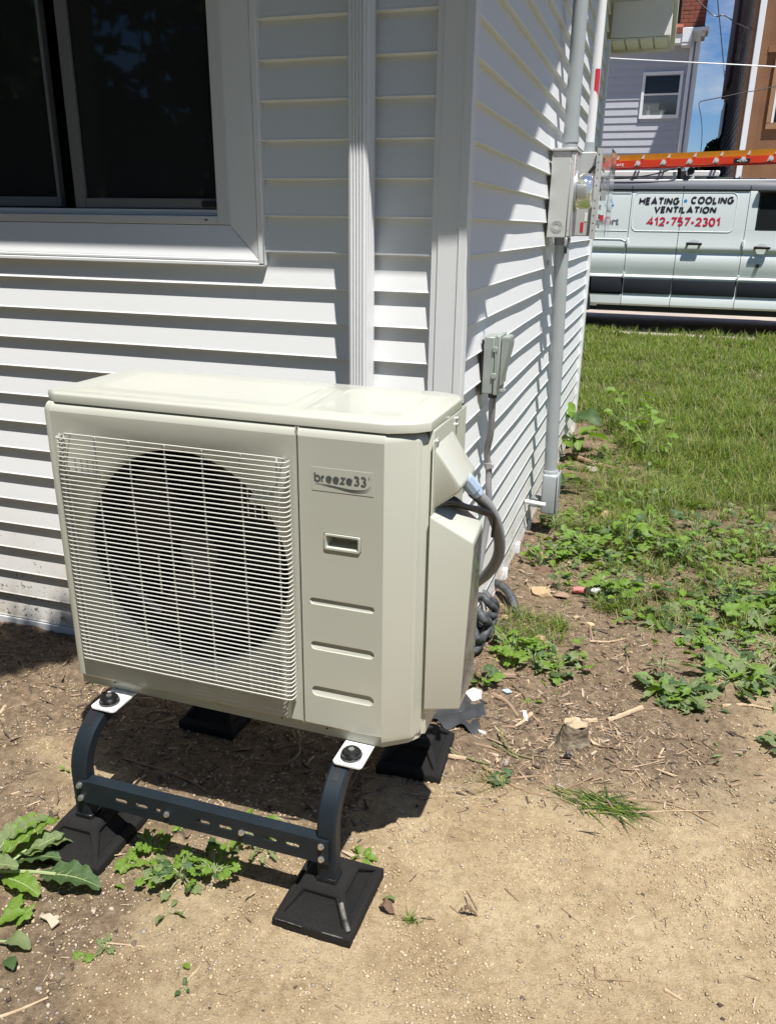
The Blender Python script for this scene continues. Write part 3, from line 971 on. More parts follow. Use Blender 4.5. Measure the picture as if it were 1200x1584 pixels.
# coil on left end (fins seen edge on)
bm = bmesh.new()
for k in range(60):
    z = 0.42 + k * 0.0115
    addbox(bm, -0.002, 0.0, 0.12, 0.355, z, z + 0.0055)
au('coil_guard', bm, m_coil, kind='stuff')
# base pan
bm = bmesh.new()
prism(bm, [(0.008, 0.016, 0.362), (0.86, 0.012, 0.362), (0.912, 0.050, 0.362), (0.932, 0.080, 0.362), (0.938, D - 0.006, 0.362), (0.008, D - 0.006, 0.362)], (0, 0, 0.034))
au('base_pan', bm, m_acc)
# lid
def lid():
    bm = bmesh.new()
    out = [(0.001, 0.032), (0.040, 0.006), (0.866, 0.006), (0.918, 0.034), (0.943, 0.062), (0.945, D - 0.055), (0.930, D - 0.02), (0.890, D + 0.002), (0.03, D + 0.002), (0.001, D - 0.03)]
    def ring(d, z):
        cx, cy = 0.4725, 0.185
        return [bm.verts.new((x + (d if x < cx else -d), y + (d if y < cy else -d), z)) for x, y in out]
    rs = [ring(0.002, ZL0 + 0.002), ring(0, ZL0), ring(0, ZT - 0.0055), ring(0.0012, ZT - 0.0022), ring(0.0045, ZT)]
    for a, b in zip(rs, rs[1:]): bridge(bm, a, b)
    # embossed panels on the top: two raised fields
    f1 = rrect(0.060, 0.62, 0.050, 0.325, 0.03, 5); f2 = rrect(0.655, 0.885, 0.050, 0.325, 0.03, 5)
    flat = [[Vector((v_.co.x, v_.co.y, 0)) for v_ in rs[-1]], [Vector((x, y, 0)) for x, y in f1], [Vector((x, y, 0)) for x, y in f2]]
    vv = list(rs[-1]) + [bm.verts.new((x, y, ZT)) for x, y in f1 + f2]
    for t in tessellate_polygon(flat):
        try: bm.faces.new([vv[i] for i in t])
        except ValueError: pass
    n0 = len(rs[-1])
    for k, f_ in enumerate((f1, f2)):
        lp0 = vv[n0 + k * len(f1): n0 + (k + 1) * len(f1)]
        cx = sum(p[0] for p in f_) / len(f_); cy = sum(p[1] for p in f_) / len(f_)
        hh = []
        for s, dz in ((0.975, 0.0014), (0.90, 0.0016), (0.86, 0.0007), (0.82, 0.0006)):
            hh.append([bm.verts.new((cx + (x - cx) * (1 - (1 - s) * (0.5 if k == 0 else 1)), cy + (y - cy) * s, ZT + dz)) for x, y in f_])
        bridge(bm, lp0, hh[0])
        for a, b in zip(hh, hh[1:]): bridge(bm, a, b)
        bm.faces.new(hh[-1])
    bm.faces.new(rs[0][::-1])
    bmesh.ops.recalc_face_normals(bm, faces=bm.faces)
    return au('lid', bm, m_acc, smooth=True)
lid()
# fan
bm = bmesh.new()
cyl(bm, (FCX, 0.075, FCZ), (FCX, 0.14, FCZ), 0.052, 28, 0.06)
hub = au('fan_hub', bm, m_black, smooth=True)
for b_ in range(3):
    bm = bmesh.new()
    n, mM = 12, 8
    g_ = []
    for i in range(n + 1):
        t = i / n
        rr = 0.05 + t * 0.188
        row = []
        for j in range(mM + 1):
            s = j / mM
            span = math.radians(70 + 26 * t)
            a = math.radians(120 * b_ + 18) + (s - 0.5) * span + t * 0.5
            yy = 0.085 + 0.05 * s - 0.02 * t * (1 - s) + 0.01 * math.sin(PI * s)
            row.append(bm.verts.new((FCX + rr * math.cos(a), yy, FCZ + rr * math.sin(a))))
        g_.append(row)
    for i in range(n):
        for j in range(mM):
            bm.faces.new((g_[i][j], g_[i][j + 1], g_[i + 1][j + 1], g_[i + 1][j]))
    bmesh.ops.solidify(bm, geom=bm.faces[:], thickness=0.003)
    au('fan_blade', bm, m_black, smooth=True)
# grille: every wire its own piece
GX0, GX1, GZ0, GZ1, GB = 0.055, 0.650, 0.470, 1.052, -0.030
bm = bmesh.new()
fr_ = smooth_path([(0.078, 0.0, 1.054), (0.079, -0.018, 1.060), (0.090, GB + 0.002, 1.064), (0.14, GB, 1.0645), (0.58, GB, 1.0625), (0.618, GB + 0.002, 1.062), (0.630, -0.018, 1.058), (0.631, 0.0, 1.052)], 5)
tube(bm, fr_, 0.0018, 6)
GR = au('fan_grille', bm, m_wire, smooth=True)
bm = bmesh.new()
hz = [(GX0 - 0.001, 0.0, 0)] + [(GX0, -0.017, 0), (GX0 + 0.003, -0.026, 0), (GX0 + 0.010, GB, 0)] + [(GX0 + 0.1 * k, GB, 0) for k in range(1, 6)] + [(GX1 - 0.010, GB, 0), (GX1 - 0.003, -0.0265, 0), (GX1 - 0.001, -0.018, 0), (GX1 - 0.001, -0.006, 0)]
tube(bm, [Vector(p) for p in hz], 0.00150, 6)
me_h = bpy.data.meshes.new('wire'); bm.to_mesh(me_h); bm.free(); me_h.materials.append(m_wire)
for p in me_h.polygons: p.use_smooth = True
NW = 53
wires = []
for k in range(NW):
    z = GZ1 - (GZ1 - GZ0) * k / (NW - 1)
    o = bpy.data.objects.new('wire', me_h)
    link(o, GR); o.location = (0, 0, z - 0.36 + random.uniform(-.00015, .00015))
def vwire(x, z0, z1, b=GB + 0.0034, hook=True, r=0.0022):
    bm = bmesh.new()
    pts = [(x, b, z0), (x, b, z1)] if not hook else [(x, 0.002, z0 - 0.008), (x, b * 0.6, z0 - 0.006), (x, b, z0 + 0.004), (x, b, (z0 + z1) / 2), (x, b, z1 - 0.004), (x, b + 0.002, z1 + 0.0025)]
    tube(bm, [Vector(p) for p in pts], r, 6)
    return au('wire', bm, m_wire, parent=GR, smooth=True)
for x in (0.068, 0.082, 0.166, 0.257, 0.351, 0.446, 0.541, 0.628): vwire(x, GZ0 + 0.002, 1.060)
for x, z0, z1 in ((0.312, 0.690, 0.792), (0.402, 0.695, 0.798)): vwire(x, z0, z1, hook=False)
# corner clips
for cx_, cz_ in ((0.135, 0.975), (0.585, 0.968), (0.150, 0.535), (0.592, 0.522)):
    bm = bmesh.new()
    for dx in (-0.030, -0.013, 0.004, 0.020):
        tube(bm, [Vector((cx_ + dx, GB + 0.004, cz_ + 0.030)), Vector((cx_ + dx, GB + 0.004, cz_ - 0.004))], 0.0016, 5)
        tube(bm, [Vector((cx_ + dx, GB + 0.004, cz_ - 0.012)), Vector((cx_ + dx, GB + 0.004, cz_ - 0.052))], 0.0016, 5)
    addbox(bm, cx_ - 0.030, cx_ + 0.022, -0.024, -0.006, cz_ - 0.020, cz_ - 0.004, 0.003)
    au('grille_clip', bm, m_acc, parent=GR)
# badge and lettering
abox('badge', 0.6975, 0.8385, -0.0007, 0.0, 0.9905, 1.0425, m_badge)
bd = [o for o in AC.children if o.name.startswith('badge')][0]
TZ = 0.0
ribbon_text('logo_lettering', 'breeze33', (0.120, 0.0225), lambda x, y, d: (0.7030 + x, -0.0012 - d, 1.0100 + y - 0.36), m_logo, bd, t=0.185, gap=0.05, step=0.00008, local=True)
def swoosh(z, x0, x1, th, amp):
    bm = bmesh.new()
    n = 26
    up, lo_ = [], []
    for k in range(n + 1):
        t = k / n
        x = x0 + (x1 - x0) * t
        zz = z - amp * math.sin(min(t * 1.15, 1.0) * PI * 1.0 - 0.45) * t + (0.012 * max(0, (t - 0.86) / 0.14) ** 2)
        w = th * math.sin(PI * min(0.97, t * 0.93 + 0.03)) ** 0.7
        up.append(bm.verts.new((x, -0.0013, zz + w))); lo_.append(bm.verts.new((x, -0.0013, zz - w)))
    for k in range(n): bm.faces.new((lo_[k], lo_[k + 1], up[k + 1], up[k]))
    return au('swoosh', bm, m_logo, parent=bd)
swoosh(1.0060, 0.704, 0.8325, 0.0013, 0.0095)
swoosh(1.0030, 0.724, 0.8335, 0.0010, 0.0110)
bm = bmesh.new(); cyl(bm, (0.829, -0.0021, 1.0315), (0.829, -0.0016, 1.0315), 0.0012, 8)
au('trademark_dot', bm, m_logo, parent=bd)
# screws
for x, z in ((0.115, 0.384), (0.600, 0.386), (0.7195, 0.383)):
    bm = bmesh.new()
    cyl(bm, (x, 0.012, z), (x, 0.0095, z), 0.0062, 14)
    s_ = au('screw', bm, m_galv)
    abox('screw_socket', x - 0.0025, x + 0.0025, 0.0088, 0.0096, z - 0.0025, z + 0.0025, m_blk, parent=s_)
# side terminal hood
def hood():
    bm = bmesh.new()
    b0, b1 = 0.082, 0.236
    A = [(0.9456, b0, 1.090), (0.9456, b1, 1.090), (1.006, b1 - 0.010, 1.006), (1.006, b0 + 0.006, 1.006), (0.9456, b0, 0.948), (0.9456, b1, 0.960), (1.000, b1 - 0.012, 0.992), (1.000, b0 + 0.008, 0.990)]
    vv = [bm.verts.new(p) for p in A]
    for f_ in ((0, 1, 2, 3), (3, 2, 6, 7), (7, 6, 5, 4), (0, 3, 7, 4), (1, 5, 6, 2)): bm.faces.new([vv[i] for i in f_])
    bmesh.ops.recalc_face_normals(bm, faces=bm.faces)
    ed = [e for e in bm.edges if all(v.co.x > 0.95 for v in e.verts) or (e.verts[0].co.x > 0.95) != (e.verts[1].co.x > 0.95)]
    bmesh.ops.bevel(bm, geom=ed, offset=0.006, segments=3, profile=0.5, affect='EDGES')
    return au('terminal_cover', bm, m_acc, smooth=True)
hood()
def lower_cover():
    bm = bmesh.new()
    b0, b1 = 0.062, 0.205
    A = [(0.9456, b0, 0.940), (0.9456, b1, 0.950), (1.032, b1, 0.888), (1.036, b0 + 0.036, 0.877),
         (0.9456, b0, 0.452), (0.9456, b1, 0.452), (1.028, b1, 0.470), (1.022, b0 + 0.036, 0.448)]
    vv = [bm.verts.new(p) for p in A]
    for f_ in ((0, 1, 2, 3), (3, 2, 6, 7), (4, 5, 1, 0), (7, 6, 5, 4), (0, 3, 7, 4), (1, 5, 6, 2)): bm.faces.new([vv[i] for i in f_])
    bmesh.ops.recalc_face_normals(bm, faces=bm.faces)
    ed = [e for e in bm.edges if not all(v.co.x < 0.946 for v in e.verts)]
    bmesh.ops.bevel(bm, geom=ed, offset=0.005, segments=3, profile=0.5, affect='EDGES')
    o = au('pipe_cover', bm, m_acc, smooth=True)
    bm = bmesh.new()
    vv = [bm.verts.new(p) for p in ((1.0365, b0 + 0.046, 0.868), (1.0335, b1 - 0.004, 0.878), (1.0300, b1 - 0.004, 0.49), (1.0250, b0 + 0.046, 0.475))]
    bm.faces.new(vv)
    bmesh.ops.solidify(bm, geom=bm.faces[:], thickness=0.0012)
    au('protective_film', bm, m_film, parent=o)
    return o
lower_cover()
abox('mounting_flange', 0.9456, 0.9480, 0.066, 0.108, 0.44, 1.105, m_acc, bev=0.001, seg=1)
for b_, z in ((0.094, 1.098), (0.262, 1.098), (0.262, 1.112), (0.080, 0.47)):
    bm = bmesh.new(); cyl(bm, (0.9456, b_, z), (0.951, b_, z), 0.0052, 12)
    au('screw', bm, m_galv)
bm = bmesh.new()
cyl(bm, (0.994, 0.170, 1.000), (1.012, 0.185, 0.972), 0.018, 10); cyl(bm, (1.008, 0.182, 0.978), (1.020, 0.192, 0.960), 0.0145, 8)
au('conduit_fitting', bm, m_lblue)
# feet of the base pan resting on rail tops
def foot(a0, a1, front=True):
    bm = bmesh.new()
    if front: addbox(bm, a0, a1, -0.078, 0.03, 0.3560, 0.3605)
    else: addbox(bm, a0, a1, D - 0.03, D + 0.08, 0.3560, 0.3605)
    ed = [e for e in bm.edges if abs(e.verts[0].co.z - e.verts[1].co.z) > 0.001]
    bmesh.ops.bevel(bm, geom=ed, offset=0.010, segments=3, profile=0.5, affect='EDGES')
    return au('mounting_foot', bm, m_zwhite)
feet = [(0.100, 0.172), (0.768, 0.840)]
for a0, a1 in feet:
    for fr__ in (True, False): foot(a0, a1, fr__)

# ------------------------------------------------------------------ stand
ST = thing('equipment_stand', 'blue-grey steel ground stand on black rubber feet under the heat pump', 'equipment stand', (-0.38, -0.62, 0.0))
def sweep_rect(bm, path, w, h):
    """path in yz plane at x; w across x, h thickness; path pts (x,y,z)"""
    P = [Vector(p) for p in path]
    rings = []
    n = len(P)
    for i in range(n):
        t = (P[min(i + 1, n - 1)] - P[max(0, i - 1)]).normalized()
        nrm = Vector((1, 0, 0)).cross(t)
        c = [(-w / 2, -h / 2), (w / 2, -h / 2), (w / 2, h / 2), (-w / 2, h / 2)]
        e = 0.005
        cc = []
        for (sx, sy) in ((-1, -1), (1, -1), (1, 1), (-1, 1)):
            if sx * sy > 0: cc += [(sx * (w / 2), sy * (h / 2 - e)), (sx * (w / 2 - e), sy * (h / 2))]
            else: cc += [(sx * (w / 2 - e), sy * (h / 2)), (sx * (w / 2), sy * (h / 2 - e))]
        rings.append([bm.verts.new(P[i] + Vector((a, 0, 0)) + nrm * b) for a, b in cc])
    k = len(rings[0])
    for a, b in zip(rings, rings[1:]):
        for j in range(k): bm.faces.new((a[j], a[(j + 1) % k], b[(j + 1) % k], b[j]))
    bm.faces.new(rings[0][::-1]); bm.faces.new(rings[-1])
    bmesh.ops.recalc_face_normals(bm, faces=bm.faces)
def leg(x, yf, yr):
    yt, zt, zb, rad = 0, 0.3355, 0.085, 0.115
    def half(y0, s):
        pts = [(x, y0, zb), (x, y0, zb + 0.06), (x, y0, zt - rad)]
        for k in range(1, 13):
            a = PI / 2 * k / 12
            pts.append((x, y0 + s * rad * (1 - math.cos(a)), zt - rad + rad * math.sin(a)))
        return pts
    A = half(yf, 1); B = half(yr, -1)
    bm = bmesh.new()
    sweep_rect(bm, A + [(x, -0.62, zt)] + B[::-1], 0.046, 0.038)
    return build('leg_frame', bm, m_steel, ST, smooth=True)
LX = [(-0.708, -0.925, -0.300), (-0.040, -0.925, -0.290)]
for x, yf, yr in LX:
    lg = leg(x, yf, yr)
    # slots on the bend
    bm = bmesh.new()
    for y, z, ang in ((yf + 0.052, 0.3215, 33), (yf + 0.072, 0.3335, 24)):
        pass
    pts = []
    for k in range(6):
        a = math.radians(56 + 22 * k / 5)
        pts.append(Vector((x, yf + 0.115 * (1 - math.cos(a)) - 0.0185 * math.cos(a), 0.3355 - 0.115 + (0.115 + 0.0192) * math.sin(a))))
    for k in range(5):
        p, q = pts[k], pts[k + 1]
        for s in (1,):
            vs_ = [bm.verts.new(Vector((x - 0.0065, p.y - 0.0006, p.z + 0.0006))), bm.verts.new(Vector((x + 0.0065, p.y - 0.0006, p.z + 0.0006))), bm.verts.new(Vector((x + 0.0065, q.y - 0.0006, q.z + 0.0006))), bm.verts.new(Vector((x - 0.0065, q.y - 0.0006, q.z + 0.0006)))]
            bm.faces.new(vs_)
    build('slot', bm, m_blk, lg)
    box('post_cap', x - 0.0255, x + 0.0255, yf - 0.0215, yf + 0.0215, 0.078, 0.104, m_knob, ST, bev=0.003)
    box('post_cap', x - 0.0255, x + 0.0255, yr - 0.0215, yr + 0.0215, 0.078, 0.104, m_knob, ST, bev=0.003)
# cross bars: two telescoping channels with slots
def bar(x0, x1, y, z0, z1):
    bm = bmesh.new()
    sl = []
    n = 0
    xx = x0 + 0.10
    tf = lambda a, z: (a, y, z)
    while xx < x1 - 0.09:
        sl.append(stadium(xx, xx + 0.036, (z0 + z1) / 2 - 0.0055, (z0 + z1) / 2 + 0.0055, 4)); xx += 0.058
    lp = panel_holes(bm, [(x0, z0), (x1, z0), (x1, z1), (x0, z1)], sl, tf)
    for l_ in lp[1:]:
        l2 = [bm.verts.new(v_.co + Vector((0, 0.004, 0))) for v_ in l_]
        bridge(bm, l_, l2)
    # top flange and bottom flange
    for z in (z1, z0):
        q_ = [bm.verts.new((x0, y, z)), bm.verts.new((x1, y, z)), bm.verts.new((x1, y + 0.030, z)), bm.verts.new((x0, y + 0.030, z))]
        bm.faces.new(q_)
    q_ = [bm.verts.new((x0, y + 0.0035, z0)), bm.verts.new((x1, y + 0.0035, z0)), bm.verts.new((x1, y + 0.0035, z0 + 0.018)), bm.verts.new((x0, y + 0.0035, z0 + 0.018))]
    bm.faces.new(q_)
    q_ = [bm.verts.new((x0, y + 0.0035, z1)), bm.verts.new((x1, y + 0.0035, z1)), bm.verts.new((x1, y + 0.0035, z1 - 0.018)), bm.verts.new((x0, y + 0.0035, z1 - 0.018))]
    bm.faces.new(q_)
    bmesh.ops.recalc_face_normals(bm, faces=bm.faces)
    return build('cross_bar', bm, m_steel, ST)
bar(-0.702, -0.360, -0.9475, 0.146, 0.211)
bar(-0.470, -0.030, -0.9500, 0.149, 0.214)
bm = bmesh.new(); addbox(bm, -0.69, -0.03, -0.315, -0.285, 0.15, 0.21, 0.003); build('cross_bar', bm, m_steel, ST)
bolts = [(-0.702, 0.198), (-0.702, 0.160), (-0.048, 0.199), (-0.048, 0.163), (-0.452, 0.178), (-0.250, 0.181)]
for x, z in bolts:
    bm = bmesh.new(); cyl(bm, (x, -0.945, z), (x, -0.9525, z), 0.0078, 10)
    cyl(bm, (x, -0.9525, z), (x, -0.9575, z), 0.0056, 6)
    build('bolt', bm, m_zinc, ST)
for (a0, a1) in feet:
    am = (a0 + a1) / 2
    for b_ in (-0.045, D + 0.045):
        x = UX + am * math.cos(UYAW) - b_ * math.sin(UYAW); y = UY + am * math.sin(UYAW) + b_ * math.cos(UYAW)
        bm = bmesh.new()
        tube(bm, [Vector((x, y, z)) for z in (0.3612, 0.368, 0.3685, 0.375, 0.380)], [0.023, 0.026, 0.0235, 0.0235, 0.019], 24)
        kn = build('isolator_knob', bm, m_knob, ST, smooth=True)
        bm = bmesh.new(); cyl(bm, (x, y, 0.3802), (x, y, 0.3835), 0.0075, 6)
        build('nut', bm, m_zinc, kn)
def pad(cx, cy, rz, sc=1.0):
    bm = bmesh.new()
    hx, hy, hz, tx, ty = 0.097, 0.115, 0.092, 0.044, 0.044
    n4 = [(-1, -1), (1, -1), (1, 1), (-1, 1)]
    levels = [(hx, hy, -0.008), (hx, hy, 0.022), (hx - 0.007, hy - 0.007, 0.030), (tx + 0.006, ty + 0.006, hz - 0.004), (tx, ty, hz)]
    rs = [[bm.verts.new((sx * a, sy * b, z)) for sx, sy in n4] for a, b, z in levels]
    for a, b in zip(rs, rs[1:]): bridge(bm, a, b)
    bm.faces.new(rs[0][::-1]); bm.faces.new(rs[-1])
    bmesh.ops.recalc_face_normals(bm, faces=bm.faces)
    side = [f for f in bm.faces if 0.3 < f.normal.z < 0.95 and f.calc_area() > 0.004]
    r_ = bmesh.ops.inset_individual(bm, faces=side, thickness=0.017, depth=0.0)
    bmesh.ops.inset_individual(bm, faces=side, thickness=0.006, depth=-0.011)
    ed = [e for e in bm.edges if e.calc_length() > 0.02]
    bmesh.ops.bevel(bm, geom=ed, offset=0.003, segments=2, profile=0.5, affect='EDGES')
    bmesh.ops.rotate(bm, verts=bm.verts, cent=(0, 0, 0), matrix=Matrix.Rotation(rz, 3, 'Z'))
    bmesh.ops.translate(bm, verts=bm.verts, vec=(cx, cy, 0.0))
    return build('rubber_foot', bm, m_rubber, ST, smooth=True)
pads = [pad(px, py, math.radians(a)) for (px, py), a in zip(PADS, (-1, 1, 3, -1))]
# dusty scuffs on the front right foot
for pts, r_ in (([(0.008, -0.972, 0.073), (0.024, -0.992, 0.054), (0.040, -1.008, 0.036)], 0.0095),
                ([(-0.136, -1.0185, 0.024), (-0.10, -1.020, 0.025), (-0.070, -1.0205, 0.024)], 0.0022),
                ([(-0.02, -1.0195, 0.024), (0.03, -1.0195, 0.024)], 0.003)):
    bm = bmesh.new(); tube(bm, smooth_path(pts, 4) if len(pts) > 2 else [Vector(p) for p in pts], r_ * 0.55, 6)
    build('dust_scuff', bm, m_dust, pads[0], smooth=True)

# ------------------------------------------------------------------ electrical gear on the side wall
# meter socket
MB = thing('meter_box', 'grey electric meter box with round glass meter on the side wall', 'electric meter', (0.0, 1.65, 1.487))
mx0, mx1, my0, my1, mz0, mz1 = 0.003, 0.103, 1.64, 1.86, 1.487, 1.850
box('enclosure', mx0, mx1 - 0.014, my0, my1, mz0, mz1, m_metal, MB, bev=0.003)
box('cover', mx1 - 0.013, mx1 + 0.004, my0 - 0.003, my1 + 0.003, mz0 + 0.004, mz1 - 0.002, m_metal, MB, bev=0.003)
box('rain_lip', mx0, mx1 + 0.008, my0 - 0.008, my1 + 0.006, mz1 + 0.0005, mz1 + 0.012, m_metal, MB, bev=0.002)
for rr in (0.013, 0.019, 0.0255):
    bm = bmesh.new()
    pts = [Vector((0.047 + rr * math.cos(2 * PI * k / 28), my0 - 0.0008, 1.535 + rr * math.sin(2 * PI * k / 28))) for k in range(29)]
    tube(bm, pts, 0.0013, 5, cap=False)
    build('knockout_ring', bm, m_metal, MB, smooth=True)
bm = bmesh.new()
yc, zc = 1.75, 1.688
tube(bm, [Vector((x, yc, zc)) for x in (mx1 + 0.004, mx1 + 0.012, mx1 + 0.013)], [0.088, 0.088, 0.080], 36)
mr_o = build('meter_ring', bm, m_galv, MB, smooth=True)
bm = bmesh.new()
tube(bm, [Vector((x, yc, zc)) for x in (mx1 + 0.013, mx1 + 0.058)], [0.070, 0.068], 36)
build('meter_body', bm, m_metal, MB, smooth=True)
bm = bmesh.new()
tube(bm, [Vector((x, yc, zc)) for x in (mx1 + 0.013, mx1 + 0.070, mx1 + 0.080, mx1 + 0.084)], [0.077, 0.075, 0.068, 0.050], 40)
tube(bm, [Vector((x, yc, zc)) for x in (mx1 + 0.082, mx1 + 0.078, mx1 + 0.013)], [0.064, 0.072, 0.074], 40)
build('meter_glass', bm, m_glass, MB, smooth=True)
box('meter_label', mx1 + 0.059, mx1 + 0.061, yc - 0.03, yc + 0.03, zc - 0.045, zc - 0.01, m_white, MB)
box('warning_label', mx1 + 0.0045, mx1 + 0.0055, my0 + 0.006, my0 + 0.03, 1.745, 1.845, m_white, MB)
for k in range(5):
    box('warning_print', mx1 + 0.0055, mx1 + 0.0062, my0 + 0.009, my0 + 0.026, 1.752 + 0.018 * k, 1.764 + 0.018 * k, m_red, MB)
box('seal_hasp', 0.088, 0.100, my0 - 0.010, my0 + 0.006, 1.452, 1.487, m_galv, MB, bev=0.002)
box('seal_tag', 0.089, 0.103, my0 - 0.016, my0 - 0.008, 1.418, 1.449, m_blk, MB, bev=0.002)
for z in (1.82, 1.52):
    bm = bmesh.new(); cyl(bm, (0.095, my0 - 0.005, z), (0.095, my0 - 0.0025, z), 0.0025, 8); build('screw', bm, m_galv, MB)

# breaker enclosure beyond it
BP = thing('breaker_enclosure', 'white outdoor breaker enclosure with clear open cover beyond the meter box', 'electrical panel', (0.0, 1.98, 1.49))
bm = bmesh.new()
addbox(bm, 0.003, 0.165, 1.98, 2.32, 1.492, 1.872, 0.004)
build('enclosure', bm, m_metal, BP, smooth=True)
bm = bmesh.new()
tf = lambda a, z: (a, 1.962, z)
holes = []
for k in range(11):
    zc_ = 1.515 + k * 0.034
    if 5 == k: continue
    holes.append([(0.1745, zc_), (0.1825, zc_ + 0.001), (0.179, zc_ + 0.010)])
lp = panel_holes(bm, [(0.166, 1.478), (0.193, 1.478), (0.197, 1.885), (0.170, 1.888)], holes, tf)
for l_ in lp:
    l2 = [bm.verts.new(v_.co + Vector((0, 0.016, 0))) for v_ in l_]
    bridge(bm, l_, l2)
bmesh.ops.recalc_face_normals(bm, faces=bm.faces)
build('perforated_flange', bm, m_metal, BP)
box('flange_backing', 0.172, 0.192, 1.981, 1.984, 1.49, 1.88, m_blk, BP)
for k in range(8):
    bm = bmesh.new(); z = 1.53 + 0.042 * k
    addbox(bm, 0.199, 0.207, 1.975, 2.02, z, z + 0.022, 0.002)
    build('breaker', bm, m_blk if k % 2 else m_galv, BP)
bm = bmesh.new()
addbox(bm, 0.200, 0.238, 1.966, 1.969, 1.490, 1.885)
addbox(bm, 0.236, 0.239, 1.9695, 2.28, 1.490, 1.885)
cv = build('clear_cover', bm, m_glass, BP)
for z0_, z1_ in ((1.565, 1.590),): box('cover_label', 0.208, 0.226, 1.9640, 1.9655, z0_, z1_, m_red, cv)
box('cover_label', 0.206, 0.228, 1.9640, 1.9655, 1.655, 1.70, m_pgrey, cv)
bm = bmesh.new()
addbox(bm, -0.008, 0.008, -0.004, 0.004, -0.021, 0.021, 0.001)
bmesh.ops.rotate(bm, verts=bm.verts, cent=(0, 0, 0), matrix=Matrix.Rotation(math.radians(38), 3, 'Y'))
bmesh.ops.translate(bm, verts=bm.verts, vec=(0.153, 1.950, 1.792))
build('latch', bm, m_blk, BP)
box('caution_sticker', 0.118, 0.133, 1.9785, 1.9798, 1.512, 1.556, m_red, BP)
box('caution_sticker', 0.135, 0.148, 1.9785, 1.9798, 1.56, 1.60, m_white, BP)

# rigid conduits
CU = thing('service_conduit', 'thick grey pipe rising from the top of the meter box', 'conduit', (0.064, 1.75, 1.862))
bm = bmesh.new(); cyl(bm, (0.064, 1.75, 1.90), (0.050, 1.78, 3.55), 0.0325, 28); build('pipe', bm, m_pgrey, CU, smooth=True)
bm = bmesh.new(); tube(bm, [Vector((0.064, 1.75, z)) for z in (1.861, 1.885, 1.886, 1.892, 1.893, 1.928)], [0.036, 0.036, 0.034, 0.034, 0.0385, 0.0385], 28); build('coupling', bm, m_pgrey, CU, smooth=True)
CD = thing('riser_conduit', 'long grey pipe running down from the meter box to the ground', 'conduit', (0.078, 1.75, 0.12))
bm = bmesh.new(); cyl(bm, (0.066, 1.735, 1.486), (0.098, 1.755, 0.34), 0.0325, 28); build('pipe', bm, m_pgrey, CD, smooth=True)
bm = bmesh.new(); tube(bm, [Vector((0.066, 1.735, z)) for z in (1.4865, 1.452)], [0.0375, 0.0375], 28); build('coupling', bm, m_pgreyd, CD, smooth=True)
bm = bmesh.new()
tube(bm, [Vector((0.098, 1.755, z)) for z in (0.352, 0.349, 0.335, 0.333)], [0.036, 0.038, 0.038, 0.036], 28)
addbox(bm, 0.066, 0.142, 1.705, 1.815, 0.120, 0.334, 0.012, 3)
bd_ = build('pull_elbow', bm, m_pgrey, CD, smooth=True)
box('elbow_cover', 0.1425, 0.1495, 1.700, 1.820, 0.118, 0.338, m_pgrey, bd_, bev=0.003)
bm = bmesh.new(); addbox(bm, 0.010, 0.070, 1.73, 1.79, 0.145, 0.195, 0.004); build('hub', bm, m_pgreyd, bd_, smooth=True)
ST2 = None
bm = bmesh.new(); cyl(bm, (-0.01, 1.665, 0.194), (0.098, 1.665, 0.186), 0.0115, 16)
o = build('drain_stub', bm, m_trim, None, smooth=True); tagm(o, 'short white plastic pipe stub poking out of the siding by the grey elbow', 'pipe stub')
# straps on the riser
for z in (1.36,):
    bm = bmesh.new()
    addbox(bm, 0.001, 0.0045, 1.79, 1.84, z, z + 0.02); build('strap', bm, m_galv, CD)
PVC = thing('pvc_conduit', 'thin white plastic pipe with red label above the breaker enclosure', 'conduit', (0.122, 2.06, 1.874))
bm = bmesh.new(); cyl(bm, (0.122, 2.06, 1.90), (0.118, 2.10, 3.75), 0.0205, 24); pv_ = build('pipe', bm, m_trim, PVC, smooth=True)
bm = bmesh.new(); tube(bm, [Vector((0.122, 2.06, z)) for z in (1.874, 1.92)], [0.026, 0.0245], 24); build('coupling', bm, m_pgrey, PVC, smooth=True)
bm = bmesh.new()
for z0_, z1_ in ((2.085, 2.235),):
    for k in range(9):
        a0, a1 = -150 + k * 8, -150 + (k + 1) * 8
        q_ = [bm.verts.new((0.1215 + 0.0212 * math.cos(math.radians(a)), 2.066 + 0.0212 * math.sin(math.radians(a)), z)) for a, z in ((a0 + 55, z0_), (a1 + 55, z0_), (a1 + 55, z1_), (a0 + 55, z1_))]
        bm.faces.new(q_)
build('red_label', bm, m_red, pv_)
bm = bmesh.new()
z = 1.96
while z < 3.1:
    if not (2.08 < z < 2.24):
        h_ = random.choice((0.006, 0.009, 0.012))
        a = math.radians(-95)
        c_ = Vector((0.1215 + 0.0210 * math.cos(a), 2.062 + (z - 1.9) * 0.0216 + 0.0210 * math.sin(a), z))
        for dx in (-0.004, 0.001):
            q_ = [bm.verts.new(c_ + Vector((dx, -0.0004, 0))), bm.verts.new(c_ + Vector((dx + 0.003, -0.0004, 0))), bm.verts.new(c_ + Vector((dx + 0.003, -0.0004, h_))), bm.verts.new(c_ + Vector((dx, -0.0004, h_)))]
            bm.faces.new(q_)
    z += random.choice((0.013, 0.017, 0.03))
build('pipe_print', bm, m_text, pv_)

